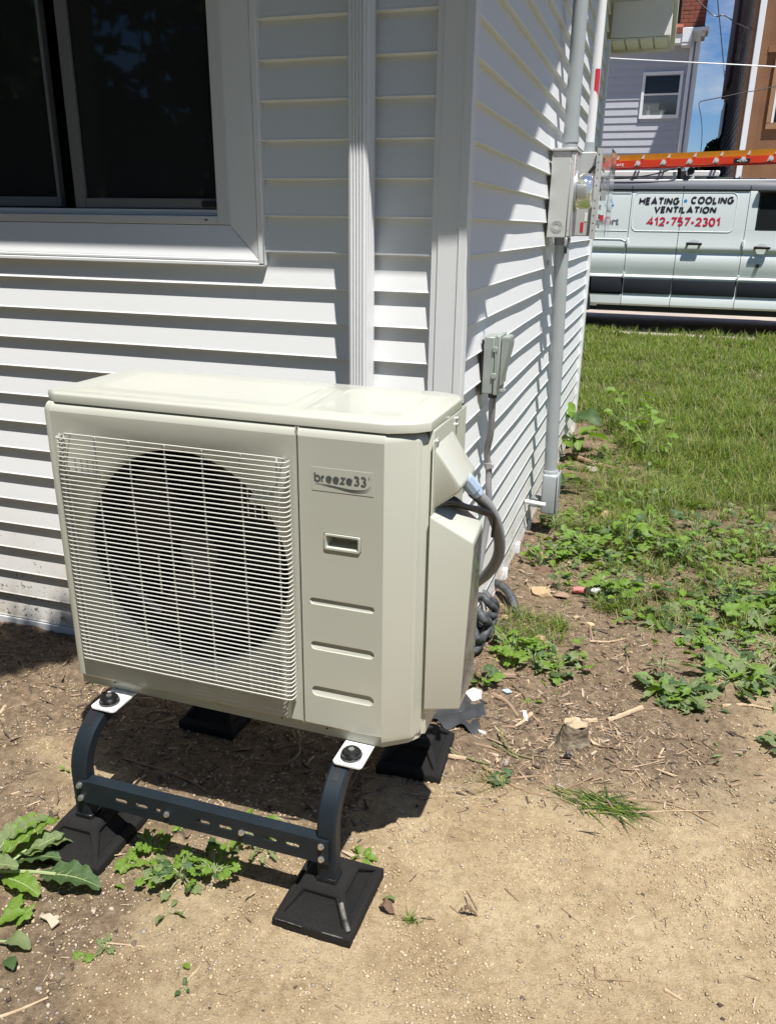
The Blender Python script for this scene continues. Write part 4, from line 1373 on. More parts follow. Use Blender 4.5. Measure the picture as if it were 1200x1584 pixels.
# disconnect box
DB = thing('disconnect_box', 'small grey-green disconnect box on the side wall with hose below', 'disconnect box', (0.0, 0.35, 1.0))
box('enclosure', 0.002, 0.040, 0.340, 0.445, 1.003, 1.190, m_disc, DB, bev=0.003)
box('enclosure_back', -0.002, 0.0018, 0.334, 0.450, 0.998, 1.180, m_blk, DB)
box('cover', 0.041, 0.058, 0.337, 0.449, 1.000, 1.196, m_disc, DB, bev=0.003)
bm = bmesh.new()
prism(bm, [(0.0585, 0.345, 1.190), (0.085, 0.345, 1.190), (0.087, 0.345, 1.160), (0.066, 0.345, 1.055), (0.066, 0.345, 1.030), (0.0585, 0.345, 1.030)], (0, 0.096, 0))
bmesh.ops.bevel(bm, geom=bm.edges[:], offset=0.003, segments=2, affect='EDGES')
build('pull_out_housing', bm, m_disc, DB, smooth=True)
for z in (1.055, 1.142):
    box('hinge_clip', 0.0335, 0.050, 0.3345, 0.3395, z, z + 0.018, m_disc, DB, bev=0.0015)
box('lock_tab', 0.060, 0.082, 0.349, 0.372, 1.012, 1.018, m_galv, DB)
bm = bmesh.new(); tube(bm, [Vector((0.036, 0.372, z)) for z in (1.003, 0.985)], [0.0155, 0.0145], 14); build('hose_fitting', bm, m_blk, DB, smooth=True)

def flex(name, ctrl, r, m, label, cat, n=26, amp=0.07, pitch=0.0065):
    path = smooth_path(ctrl, n)
    # resample evenly
    L_ = [0.0]
    for a, b in zip(path, path[1:]): L_.append(L_[-1] + (b - a).length)
    tot = L_[-1]; st = pitch / 3
    out = []; j = 0
    s = 0.0
    while s < tot:
        while L_[j + 1] < s: j += 1
        t = (s - L_[j]) / max(1e-9, L_[j + 1] - L_[j])
        out.append(path[j].lerp(path[j + 1], t)); s += st
    bm = bmesh.new()
    tube(bm, out, r, 14, rfun=lambda i: r * (1 + (amp if i % 3 == 0 else -amp * 0.5)))
    o = build(name, bm, m, None, smooth=False)
    for p in o.data.polygons: p.use_smooth = True
    tagm(o, label, cat)
    return o
def ul(a, b, z):
    return (UX + a * math.cos(UYAW) - b * math.sin(UYAW), UY + a * math.sin(UYAW) + b * math.cos(UYAW), z)
P0 = ul(1.008, 0.196, 0.962)
flex('flexible_conduit', [P0, ul(1.030, 0.225, 0.930), ul(1.046, 0.26, 0.885), ul(1.055, 0.290, 0.833), ul(1.055, 0.315, 0.780), ul(1.043, 0.335, 0.735), ul(1.018, 0.36, 0.690), ul(0.985, 0.38, 0.65), ul(0.95, 0.39, 0.60)], 0.0135, m_flex,
     'thick grey corrugated hose looping from the heat pump cover', 'flexible conduit', pitch=0.0055)
flex('flexible_conduit', [(0.036, 0.372, 0.988), (0.036, 0.375, 0.93), (0.034, 0.385, 0.86), (0.022, 0.40, 0.78), (0.012 + 0.018, 0.41, 0.72), (0.034, 0.40, 0.66), (0.040, 0.40, 0.60), (0.036, 0.40, 0.52), (0.03, 0.36, 0.40), (0.02, 0.32, 0.3)], 0.0115, m_flex,
     'thin grey hose hanging down the siding below the disconnect box', 'flexible conduit', amp=0.03, pitch=0.005)
bm = bmesh.new(); tube(bm, [Vector((0.0275, 0.405, 0.748)), Vector((0.029, 0.408, 0.728))], 0.0150, 14)
addbox(bm, 0.036, 0.048, 0.395, 0.402, 0.730, 0.746, 0.001)
o = build('hose_strap', bm, m_galv, None, smooth=True); tagm(o, 'small metal strap clamping the thin grey hose to the siding', 'strap')

# control cables between hood and pipe cover
CB = thing('cable_bundle', 'black cables drooping between the two side covers of the heat pump', 'cables', ul(0.96, 0.12, 0.93))
for k in range(5):
    dz = k * 0.006; dy = k * 0.010
    path = smooth_path([ul(0.948, 0.09 + dy, 0.955 - dz * 0.4), ul(0.972, 0.13 + dy, 0.958 - dz + 0.01 * (k % 2)), ul(1.000, 0.165 + dy * 0.7, 0.937 - dz * 0.6), ul(1.030, 0.20 + dy * 0.3, 0.920 - 0.003 * k), ul(1.052, 0.232, 0.893), ul(1.050, 0.245, 0.84)], 7)
    bm = bmesh.new(); tube(bm, path, 0.0042 if k % 2 else 0.0052, 8)
    build('cable', bm, m_blk, CB, smooth=True)

# insulated line set coiled at the wall foot
LS = thing('line_set', 'dark foam-insulated pipe coil lying at the foot of the side wall', 'insulated pipes', (0.05, 0.42, 0.0))
def loopc(cx, cy, cz, rx, rz2, a0, a1, tilt=0.3, n=16):
    return [Vector((cx + rx * math.cos(math.radians(a0 + (a1 - a0) * k / n)) , cy + tilt * rx * math.cos(math.radians(a0 + (a1 - a0) * k / n)) + 0.02 * math.sin(k), cz + rz2 * math.sin(math.radians(a0 + (a1 - a0) * k / n)))) for k in range(n + 1)]
for (cx, cy, cz, rx, rz2, a0, a1, t, r_) in ((-0.01, 0.52, 0.080, 0.062, 0.080, -110, 110, 0.9, 0.015), (-0.02, 0.44, 0.070, 0.070, 0.065, -100, 100, 0.5, 0.017), (-0.01, 0.485, 0.055, 0.066, 0.05, -100, 115, 1.2, 0.014),
                                             (-0.01, 0.60, 0.070, 0.058, 0.070, -120, 120, 0.7, 0.014), (-0.02, 0.37, 0.050, 0.062, 0.045, -110, 100, 0.2, 0.017), (-0.03, 0.68, 0.05, 0.062, 0.055, -110, 110, 0.4, 0.013), (-0.02, 0.56, 0.035, 0.075, 0.03, -80, 120, -0.8, 0.014)):
    bm = bmesh.new()
    pts = loopc(cx, cy, cz, rx, rz2, a0, a1, t)
    tube(bm, pts, r_, 14, rfun=lambda i: r_ * (1 + 0.07 * math.sin(i * 2.1)))
    build('insulated_pipe', bm, m_foam, LS, smooth=True)
bm = bmesh.new(); tube(bm, smooth_path([(-0.02, 0.92, 0.055), (0.03, 0.88, 0.06), (0.08, 0.82, 0.045), (0.115, 0.765, 0.0), (0.12, 0.75, -0.03)], 6), 0.018, 14)
o = build('buried_pipe', bm, m_foam, None, smooth=True); tagm(o, 'dark grey pipe emerging from under the wall and diving into the soil', 'pipe')

# ------------------------------------------------------------------ service van
VY, VZ = 9.05, 0.23
VN = thing('service_van', 'white service van with dark side cladding and ladders on the roof, parked beyond the lawn', 'van', (0.6, 10.05, VZ))
VP = [(0.10, 0.50), (0.02, 0.585), (0.0, 0.60), (0.0, 0.715), (0.004, 0.722), (0.004, 0.926), (0.0, 0.932), (0.0, 0.945), (0.022, 0.968), (0.008, 1.04), (-0.004, 1.12), (0.0, 1.20), (0.012, 1.235), (0.016, 1.252),
      (-0.010, 1.290), (-0.008, 1.33), (0.0, 1.38), (0.004, 1.50), (0.014, 1.70), (0.028, 1.88), (0.036, 1.965), (0.040, 1.985)]
VR = [(0.042, 1.992), (0.050, 2.03), (0.072, 2.075), (0.12, 2.11), (0.25, 2.135), (0.60, 2.155), (1.02, 2.16)]
def van_y(z):
    for (a, za), (b, zb) in zip(VP, VP[1:]):
        if za <= z <= zb: return VY + a + (b - a) * (z - za) / max(1e-6, zb - za)
    return VY + 0.04
def skin(name, x0, x1, prof, m, parent, mirror=False, thick=0.02, hole=None):
    bm = bmesh.new()
    nx = 2
    rows = []
    for y, z in prof:
        yy = VY + y if not mirror else VY + 2.05 - y
        rows.append([bm.verts.new((x, yy, z)) for x in (x0, x1)])
    for a, b in zip(rows, rows[1:]): bm.faces.new((a[0], a[1], b[1], b[0]))
    # returns at both ends
    for k in (0, 1):
        x = (x0, x1)[k]
        rr = [bm.verts.new((x, (VY + y + thick) if not mirror else (VY + 2.05 - y - thick), z)) for y, z in prof]
        for i in range(len(prof) - 1): bm.faces.new((rows[i][k], rows[i + 1][k], rr[i + 1], rr[i]))
    bmesh.ops.recalc_face_normals(bm, faces=bm.faces)
    if not mirror:
        pass
    return build(name, bm, m, parent, smooth=True)
SEAM = [-0.30, 0.030, 0.645, 1.420]
G_ = 0.0035
# rear quarter with wheel arch is simplified above the arch; panels between seams
skin('rear_quarter', -2.35, 0.030 - G_, [p for p in VP if p[1] >= 0.93], m_van, VN)
skin('rear_quarter', -0.385, 0.030 - G_, [p for p in VP if p[1] <= 0.72], m_van, VN)
sd1 = skin('side_door', 0.030 + G_, 0.645 - G_, VP, m_van, VN)
sd2 = skin('side_door', 0.645 + G_, 1.420 - G_, VP, m_van, VN)
# driver door with window opening: skin below the glass, posts and header around it
fd = skin('front_door', 1.420 + G_, 2.46, [p for p in VP if p[1] <= 1.50] + [(0.0055, 1.53)], m_van, VN)
skin('door_post', 1.420 + G_, 1.53, [(0.0055, 1.531)] + [p for p in VP if p[1] > 1.6], m_van, fd)
skin('door_header', 1.531, 2.30, [(0.037, 1.966), (0.040, 1.985)], m_van, fd)
bm = bmesh.new()
gp = rrect(1.533, 2.32, 1.532, 1.964, 0.05, 5)
vv = [bm.verts.new((x, VY + 0.012 + (z - 1.53) * 0.055, z)) for x, z in gp]
bm.faces.new(vv)
build('window_glass', bm, m_pane, fd)
bm = bmesh.new()
vv = [bm.verts.new((x, VY + 0.004 + (z - 1.53) * 0.055, z)) for x, z in gp]
v2 = [bm.verts.new((1.92 + (x - 1.92) * 0.955, VY + 0.004 + (z - 1.53) * 0.055, 1.748 + (z - 1.748) * 0.93)) for x, z in gp]
bridge(bm, vv, v2)
build('window_seal', bm, m_blk, fd)
box('rain_visor', 1.50, 2.30, VY - 0.03, VY + 0.03, 1.965, 1.995, m_blk, fd, bev=0.008)
# under-skin so that seams read dark
box('inner_body', -2.34, 2.44, VY + 0.075, VY + 1.97, 0.60, 1.96, m_dark, VN)
box('floor', -2.3, 3.1, VY + 0.05, VY + 2.0, 0.50, 0.585, m_dark, VN)
# roof side and roof
bm = bmesh.new()
def roofrow(x, dz=0.0):
    return [bm.verts.new((x, VY + y, z + dz)) for y, z in VR] + [bm.verts.new((x, VY + 2.05 - y, z + dz)) for y, z in VR[::-1][1:]]
rows = [roofrow(x, dz) for x, dz in ((-2.38, -0.03), (-2.2, 0.0), (-1.0, 0.012), (0.62, 0.012), (1.42, 0.008), (2.1, -0.01), (2.4, -0.06))]
for a, b in zip(rows, rows[1:]):
    for i in range(len(a) - 1): bm.faces.new((a[i], b[i], b[i + 1], a[i + 1]))
bmesh.ops.recalc_face_normals(bm, faces=bm.faces)
build('roof', bm, m_vangrey, VN, smooth=True)
for x in (0.030, 0.645, 1.420):
    box('roof_seam', x - 0.003, x + 0.003, VY + 0.038, VY + 0.060, 1.99, 2.045, m_blk, VN)
box('roof_rail_line', -2.3, 1.415, VY + 0.028, VY + 0.046, 1.984, 1.991, m_blk, VN)
# cladding
for x0, x1 in ((-0.38, 0.020), (0.045, 0.640), (0.652, 1.410), (1.432, 2.42)):
    bm = bmesh.new(); addbox(bm, x0, x1, VY - 0.012, VY + 0.006, 0.735, 0.918, 0.008, 2)
    build('side_cladding', bm, m_strip, VN, smooth=True)
box('sill', -0.28, 2.46, VY + 0.03, VY + 0.08, 0.50, 0.592, m_blk, VN, bev=0.01)
# pressed panel outline, handles, hinges
bm = bmesh.new()
for x0, x1, z0, z1, full in ((0.062, 1.285, 1.505, 1.965, 1),):
    pts = [Vector((x, van_y(z) - 0.0, z)) for x, z in rrect(x0, x1, z0, z1, 0.07, 6)]
    tube(bm, pts + [pts[0]], 0.0055, 6, cap=False)
pts = [Vector((x, van_y(1.92) - 0.002 * 0 + (z - 1.92) * 0.05, z)) for x, z in ((-2.2, 1.955), (0.02, 1.955))]
tube(bm, pts, 0.0055, 6)
tube(bm, [Vector((-2.2, van_y(1.51), 1.505)), Vector((0.02, van_y(1.51), 1.505))], 0.0055, 6)
tube(bm, [Vector((-2.2, van_y(1.40), 1.40)), Vector((-0.05, van_y(1.40), 1.40)), Vector((0.01, van_y(1.39), 1.375))], 0.007, 6)
build('panel_pressing', bm, m_van, VN, smooth=True)
def door_handle(cx, cz, parent):
    bm = bmesh.new(); 
    vv = [bm.verts.new((cx + 0.085 * math.cos(a) * (1 if math.sin(a) > 0 else 0.72), van_y(cz) - 0.0025, cz - 0.01 + 0.075 * math.sin(a))) for a in [2 * PI * k / 24 for k in range(24)]]
    bm.faces.new(vv); 
    cup = build('handle_cup', bm, m_van, parent)
    bm = bmesh.new(); addbox(bm, cx - 0.095, cx + 0.095, van_y(cz) - 0.055, van_y(cz) - 0.025, cz - 0.004, cz + 0.030, 0.010, 3)
    addbox(bm, cx - 0.088, cx - 0.060, van_y(cz) - 0.030, van_y(cz), cz + 0.000, cz + 0.022, 0.003); addbox(bm, cx + 0.060, cx + 0.088, van_y(cz) - 0.030, van_y(cz), cz + 0.000, cz + 0.022, 0.003)
    build('door_handle', bm, m_blk, parent, smooth=True)
door_handle(0.845, 1.350, sd2); door_handle(1.640, 1.318, fd)
bm = bmesh.new(); cyl(bm, (1.625, VY - 0.014, 1.115), (1.625, VY, 1.115), 0.024, 16); build('door_lock', bm, m_blk, fd, smooth=True)
for x, par in ((0.030, sd1), (1.420, sd2)):
    for z in (0.945, 1.36):
        bm = bmesh.new(); addbox(bm, x - 0.012, x + 0.010, VY - 0.028, VY, z - 0.02, z + 0.055, 0.004)
        build('hinge', bm, m_alu if z < 1 else m_van, par, smooth=True)
# front end and rear end, wheels
bm = bmesh.new()
sidep = [(2.30, 1.99), (2.46, 1.93), (2.98, 1.42), (3.45, 1.28), (3.62, 1.10), (3.66, 0.62), (3.60, 0.48), (3.15, 0.48), (2.46, 0.60)]
prism(bm, [(x, VY + 0.03, z) for x, z in sidep], (0, 1.99, 0))
bmesh.ops.bevel(bm, geom=[e for e in bm.edges if abs(e.verts[0].co.y - e.verts[1].co.y) < 0.01], offset=0.05, segments=3, affect='EDGES')
build('cab_front', bm, m_van, VN, smooth=True)
bm = bmesh.new()
vv = [bm.verts.new(p) for p in ((2.49, VY + 0.16, 1.90), (2.95, VY + 0.10, 1.465), (2.95, VY + 1.95, 1.465), (2.49, VY + 1.89, 1.90))]
for v_ in vv: v_.co += Vector((0.012, 0, 0.012))
bm.faces.new(vv); build('windscreen', bm, m_pane, VN)
box('front_bumper', 3.50, 3.70, VY + 0.02, VY + 2.03, 0.42, 0.72, m_strip, VN, bev=0.05)
for y in (VY + 0.10, VY + 1.70): box('headlight', 3.56, 3.645, y, y + 0.25, 0.95, 1.17, m_glass, VN, bev=0.03)
box('wing_mirror', 2.36, 2.50, VY - 0.24, VY - 0.03, 1.42, 1.72, m_blk, VN, bev=0.04)
bm = bmesh.new(); addbox(bm, -2.38, -2.345, VY + 0.04, VY + 2.01, 0.60, 2.0, 0.02); build('rear_doors', bm, m_van, VN, smooth=True)
box('rear_bumper', -2.50, -2.36, VY + 0.05, VY + 2.0, 0.48, 0.66, m_strip, VN, bev=0.03)
for x in (-0.82, 2.92):
    for y0 in (VY + 0.06, VY + 1.77):
        bm = bmesh.new()
        tube(bm, [Vector((x, y, VZ + 0.345)) for y in (y0, y0 + 0.02, y0 + 0.20, y0 + 0.22)], [0.31, 0.345, 0.345, 0.31], 36)
        wh = build('wheel', bm, m_tyre, VN, smooth=True)
        bm = bmesh.new(); cyl(bm, (x, y0 - 0.004, VZ + 0.345), (x, y0 + 0.01, VZ + 0.345), 0.20, 24); build('rim', bm, m_alu, wh, smooth=True)
bm = bmesh.new()
pts = [Vector((-0.82 + 0.43 * math.cos(math.radians(a)), VY - 0.002, VZ + 0.345 + 0.43 * math.sin(math.radians(a)))) for a in range(-10, 191, 10)]
tube(bm, pts, 0.03, 8); build('wheel_arch', bm, m_strip, VN, smooth=True)
box('rear_quarter', -2.35, -1.28, VY, VY + 0.02, 0.60, 0.93, m_van, VN)
skin('far_side', -2.35, 2.46, VP, m_van, VN, mirror=True)
# lettering on the side
vt = lambda x0, z0: (lambda x, y, d: (x0 + x, van_y(z0 + y) - 0.003 - d, z0 + y))
ribbon_text('lettering', 'HEATING', (0.485, 0.090), vt(0.122, 1.818), m_text, sd1, t=0.26, gap=0.075, shear=0.10, step=0.0004)
ribbon_text('lettering', 'COOLING', (0.500, 0.090), vt(0.742, 1.830), m_text, sd2, t=0.26, gap=0.075, shear=0.10, step=0.0004)
ribbon_text('lettering', 'VENTILATION', (0.740, 0.082), vt(0.312, 1.722), m_text, sd2, t=0.26, gap=0.075, shear=0.10, step=0.0004)
ribbon_text('phone_number', '412-757-2301', (0.880, 0.105), vt(0.245, 1.570), m_textr, sd2, t=0.21, gap=0.06, step=0.0004)
ribbon_text('lettering', 'comfort', (0.40, 0.088), vt(-0.50, 1.575), m_textg, VN, t=0.2, step=0.0004)
bm = bmesh.new(); vv = [bm.verts.new((0.682 + 0.020 * math.cos(2 * PI * k / 20), van_y(1.868) - 0.003, 1.866 + 0.020 * math.sin(2 * PI * k / 20))) for k in range(20)]
bm.faces.new(vv); build('blue_dot', bm, m_textb, sd2)
text_mesh('lettering', 'comfort', 1, vt(-0.50, 1.575), m_textg, VN, bold=0.02, fit=(0.40, 0.088))
bm = bmesh.new()
for k in range(6):
    a = PI / 3 * k
    p0 = Vector((-0.235, van_y(1.81) - 0.003, 1.81)); 
    d = Vector((math.cos(a), 0, math.sin(a)))
    s = Vector((-math.sin(a), 0, math.cos(a)))
    def q4(p, q, w): bm.faces.new([bm.verts.new(x_) for x_ in (p - s * w, q - s * w, q + s * w, p + s * w)])
    q4(p0, p0 + d * 0.055, 0.006)
    for sg in (1, -1):
        e = p0 + d * 0.03; ee = e + (d * 0.7 + s * sg) * 0.018
        bm.faces.new([bm.verts.new(x_) for x_ in (e, e + d * 0.009, ee + d * 0.009, ee)])
build('snowflake', bm, m_textb, VN)

# rack, conduit carrier and ladders
RK = thing('roof_rack', 'white and black roof rack with a long white tube carrier under the ladders', 'roof rack', (0.6, 9.6, 2.15))
for x in (-1.6, 0.60, 1.95):
    box('cross_bar', x - 0.03, x + 0.03, VY + 0.12, VY + 1.93, 2.205, 2.245, m_alu, RK, bev=0.005)
    for y in (VY + 0.10, VY + 1.88):
        bm = bmesh.new(); addbox(bm, x - 0.06, x - 0.015, y, y + 0.06, 2.10, 2.25, 0.008); addbox(bm, x + 0.02, x + 0.09, y - 0.02, y + 0.07, 2.115, 2.175, 0.01)
        cyl(bm, (x + 0.10, y - 0.02, 2.215), (x + 0.10, y + 0.04, 2.215), 0.045, 14)
        build('rack_foot', bm, m_blk, RK, smooth=True)
        bm = bmesh.new(); addbox(bm, x - 0.11, x - 0.07, y + 0.0, y + 0.05, 2.10, 2.21, 0.006); addbox(bm, x + 0.10, x + 0.15, y - 0.01, y + 0.05, 2.12, 2.16, 0.006)
        build('clamp', bm, m_alu, RK, smooth=True)
box('tube_carrier', -1.9, 1.045, VY + 0.22, VY + 0.34, 2.158, 2.228, m_trim, RK, bev=0.01)
box('side_rail', -2.1, 2.1, VY + 0.09, VY + 0.13, 2.090, 2.118, m_alu, RK, bev=0.005)
for x in (0.20, -0.1, 0.9): box('rail_support', x - 0.03, x + 0.02, VY + 0.10, VY + 0.13, 2.06, 2.10, m_alu, RK, bev=0.004)
bm = bmesh.new(); tube(bm, smooth_path([(-0.6, VY + 0.06, 2.125), (0.1, VY + 0.05, 2.15), (0.52, VY + 0.05, 2.245), (0.6, VY + 0.1, 2.26)], 8), 0.008, 8)
build('strap_cord', bm, m_blk, RK, smooth=True)
LD = thing('extension_ladder', 'orange-red and amber extension ladder lying on the van roof rack', 'ladder', (0.4, 9.3, 2.25))
def rail(y, z0, z1, m, x0=-2.6, x1=2.7, dz=0.055, dpt=0.028):
    """C-channel rail, tilted slightly"""
    sl = dz / 1.86
    bm = bmesh.new()
    prof = [(0, z0), (0, z1), (dpt, z1), (dpt, z1 - 0.006), (0.006, z1 - 0.006), (0.006, z0 + 0.006), (dpt, z0 + 0.006), (dpt, z0)]
    a = [bm.verts.new((x0, y + b, z + sl * (x0 + 0.23))) for b, z in prof]; c = [bm.verts.new((x1, y + b, z + sl * (x1 + 0.23))) for b, z in prof]
    n = len(prof)
    for i in range(n): bm.faces.new((a[i], a[(i + 1) % n], c[(i + 1) % n], c[i]))
    bm.faces.new(a); bm.faces.new(c[::-1])
    bmesh.ops.recalc_face_normals(bm, faces=bm.faces)
    return build('side_rail', bm, m, LD)
r1 = rail(VY + 0.055, 2.255, 2.330, m_lad_r)
rail(VY + 0.455, 2.255, 2.330, m_lad_r)
rail(VY + 0.085, 2.334, 2.402, m_lad_y)
rail(VY + 0.425, 2.334, 2.402, m_lad_y)
for k in range(17):
    x = -2.40 + 0.3065 * k
    zz = 2.292 + 0.0296 * (x + 0.23)
    bm = bmesh.new(); cyl(bm, (x, VY + 0.062, zz), (x, VY + 0.45, zz), 0.016, 10)
    rg = build('rung', bm, m_alu, LD, smooth=True)
    bm = bmesh.new()
    ps = [(x - 0.036, zz - 0.026), (x + 0.016, zz - 0.028), (x + 0.036, zz - 0.004), (x + 0.031, zz + 0.020), (x + 0.008, zz + 0.036), (x - 0.014, zz + 0.034)]
    prism(bm, [(a, VY + 0.046, b) for a, b in ps], (0, 0.008, 0))
    cyl(bm, (x, VY + 0.040, zz), (x, VY + 0.047, zz), 0.016, 12)
    build('rung_plate', bm, m_alu, rg)
    x2 = x + 0.06; z2 = 2.368 + 0.0296 * (x2 + 0.23)
    bm = bmesh.new()
    prism(bm, [(x2 - 0.022, VY + 0.077, z2 - 0.020), (x2 + 0.014, VY + 0.077, z2 - 0.020), (x2 + 0.018, VY + 0.077, z2 + 0.018), (x2 + 0.004, VY + 0.077, z2 + 0.026)], (0, 0.007, 0))
    cyl(bm, (x2, VY + 0.09, z2), (x2, VY + 0.42, z2), 0.014, 8)
    build('rung', bm, m_alu, LD)
lb = box('rating_label', 1.18, 1.36, VY + 0.049, VY + 0.0535, 2.305, 2.352, m_text, LD)
bm = bmesh.new()
for k in range(9): addbox(bm, 1.215 + k * 0.013, 1.223 + k * 0.013, VY + 0.046, VY + 0.0485, 2.318, 2.331)
addbox(bm, 1.235, 1.30, VY + 0.046, VY + 0.0485, 2.338, 2.342)
build('label_print', bm, m_white, lb)
ribbon_text('lettering', 'SAFE', (0.125, 0.030), lambda x, y, d: (-0.235 + x, VY + 0.0515 - d, 2.272 + y), m_white, r1, t=0.22, step=0.0003)

# ------------------------------------------------------------------ grey house across the street
GH = thing('grey_house', 'light grey lap-sided house with a small double-hung window, behind the van', 'house', (-2.6, 20, 0.2))
GY = 20.0
cs = 0.168
bmr = None
k = 0
z = 0.2
def gplank(x0, x1, z):
    bm = bmesh.new()
    prof = [(0.020, z - 0.003), (0.0, z), (0.0, z + 0.006), (0.019, z + cs + 0.002), (0.03, z + cs + 0.002), (0.03, z - 0.003)]
    a = [bm.verts.new((x0, GY + y, q_)) for y, q_ in prof]; b = [bm.verts.new((x1, GY + y, q_)) for y, q_ in prof]
    n = len(prof)
    for i in range(n): bm.faces.new((a[i], a[(i + 1) % n], b[(i + 1) % n], b[i]))
    bm.faces.new(a); bm.faces.new(b[::-1])
    bmesh.ops.recalc_face_normals(bm, faces=bm.faces)
    build('siding_plank', bm, m_gsid, GH)
z = 0.25
while z < 5.55:
    if 4.03 < z + cs * 0.5 < 5.02:
        gplank(-6.0, -0.50, z); gplank(0.41, 0.60, z)
    else:
        gplank(-6.0, 0.60, z)
    z += cs
bm = bmesh.new(); addbox(bm, -6.0, -0.52, GY + 0.031, GY + 8, 0.2, 5.7); addbox(bm, 0.40, 0.62, GY + 0.031, GY + 8, 0.2, 5.7); addbox(bm, -0.52, 0.40, GY + 0.031, GY + 8, 0.2, 4.1); addbox(bm, -0.52, 0.40, GY + 0.031, GY + 8, 4.95, 5.7); addbox(bm, -0.52, 0.40, GY + 1.2, GY + 8, 4.1, 4.95)
build('wall', bm, m_gsid, GH)
box('corner_board', 0.60, 0.705, GY - 0.03, GY + 0.20, 0.2, 5.62, m_trim, GH)
box('downspout', 0.485, 0.565, GY - 0.09, GY - 0.01, 0.3, 5.66, m_trim, GH, bev=0.01)
# window
gw = box('window', -0.50, 0.41, GY - 0.035, GY + 0.03, 4.965, 5.03, m_trim, GH)
box('frame', -0.50, 0.41, GY - 0.035, GY + 0.03, 4.03, 4.105, m_trim, gw)
box('frame', -0.50, -0.435, GY - 0.034, GY + 0.03, 4.105, 4.965, m_trim, gw)
box('frame', 0.345, 0.41, GY - 0.034, GY + 0.03, 4.105, 4.965, m_trim, gw)
box('sash_rail', -0.435, 0.345, GY - 0.012, GY + 0.03, 4.535, 4.572, m_trim, gw)
box('pane', -0.435, 0.345, GY + 0.02, GY + 0.026, 4.572, 4.965, m_pane, gw)
box('pane', -0.435, 0.345, GY + 0.031, GY + 0.036, 4.105, 4.535, m_glass, gw)
box('blind', -0.435, 0.345, GY + 0.04, GY + 0.05, 4.90, 4.965, m_pgreyd, gw)
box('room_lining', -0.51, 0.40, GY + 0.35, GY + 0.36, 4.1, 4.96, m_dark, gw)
for x, w_ in ((-0.30, 0.045), (0.02, 0.055)):
    bm = bmesh.new(); tube(bm, [Vector((x, GY + 0.10, 4.106 + h)) for h in (0, 0.01, 0.11, 0.14, 0.15, 0.20)], [w_ * 0.9, w_, w_, w_ * 0.35, w_ * 0.3, w_ * 0.3], 12)
    o = build('bottle', bm, m_pgrey, None, smooth=True)
    tagm(o, 'small pale bottle on the grey house window sill, %s of the two' % ('left' if x < 0 else 'right'), 'bottle')
# eaves and gutter
bm = bmesh.new()
addbox(bm, -6.2, 0.28, GY - 0.30, GY - 0.002, 5.56, 5.75)
build('eave', bm, m_soffit, GH)
bm = bmesh.new(); addbox(bm, 0.281, 0.50, GY - 0.34, GY - 0.002, 5.56, 5.86, 0.01)
addbox(bm, 0.281, 0.49, GY - 0.33, GY - 0.004, 5.50, 5.558, 0.008)
build('gutter_end', bm, m_trim, GH, smooth=True)
bm = bmesh.new()
prism(bm, [(0.501, GY - 0.30, 5.86), (0.50, GY - 0.30, 5.78), (0.50, GY - 0.24, 5.75), (0.50, GY - 0.12, 5.68), (0.50, GY - 0.06, 5.62), (0.50, GY - 0.002, 5.62), (0.50, GY - 0.002, 5.86)], (0.20, 0, 0))
addbox(bm, 0.702, 0.84, GY - 0.32, GY + 0.4, 5.79, 5.865, 0.006)
addbox(bm, 0.702, 0.78, GY - 0.22, GY + 0.4, 5.70, 5.788, 0.006)
build('cornice', bm, m_trim, GH)
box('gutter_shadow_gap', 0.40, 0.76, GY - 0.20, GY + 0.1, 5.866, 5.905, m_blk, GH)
# brick chimney rising behind the gutter, every visible brick its own piece
ch = box('chimney', 0.0, 0.745, GY - 0.118, GY + 0.7, 5.906, 7.4, m_stump, GH)
bm = bmesh.new(); addbox(bm, 0, 0.232, 0, 0.02, 0, 0.074, 0.003)
me_b = bpy.data.meshes.new('brick'); bm.to_mesh(me_b); bm.free(); me_b.materials.append(m_brick)
bm = bmesh.new(); addbox(bm, 0, 0.112, 0, 0.02, 0, 0.074, 0.003)
me_b2 = bpy.data.meshes.new('half_brick'); bm.to_mesh(me_b2); bm.free(); me_b2.materials.append(m_brick)
off = world_offset(ch)
for r_i in range(9):
    zb_ = 5.912 + r_i * 0.082
    xs_ = 0.02 if r_i % 2 == 0 else -0.10
    while xs_ < 0.74:
        me_ = me_b
        if xs_ + 0.232 > 0.75: me_ = me_b2
        o = bpy.data.objects.new('brick', me_); link(o, ch)
        o.location = Vector((xs_, GY - 0.138 + random.uniform(-.003, .003), zb_)) - off
        xs_ += 0.240
bm = bmesh.new(); prism(bm, [(-6.2, GY - 0.33, 5.87), (-6.2, GY + 4, 8.2), (-6.2, GY + 8.3, 5.87), (-6.2, GY + 8.3, 5.76), (-6.2, GY - 0.33, 5.76)], (6.2 + 0.28, 0, 0)); build('roof', bm, m_brick, GH)

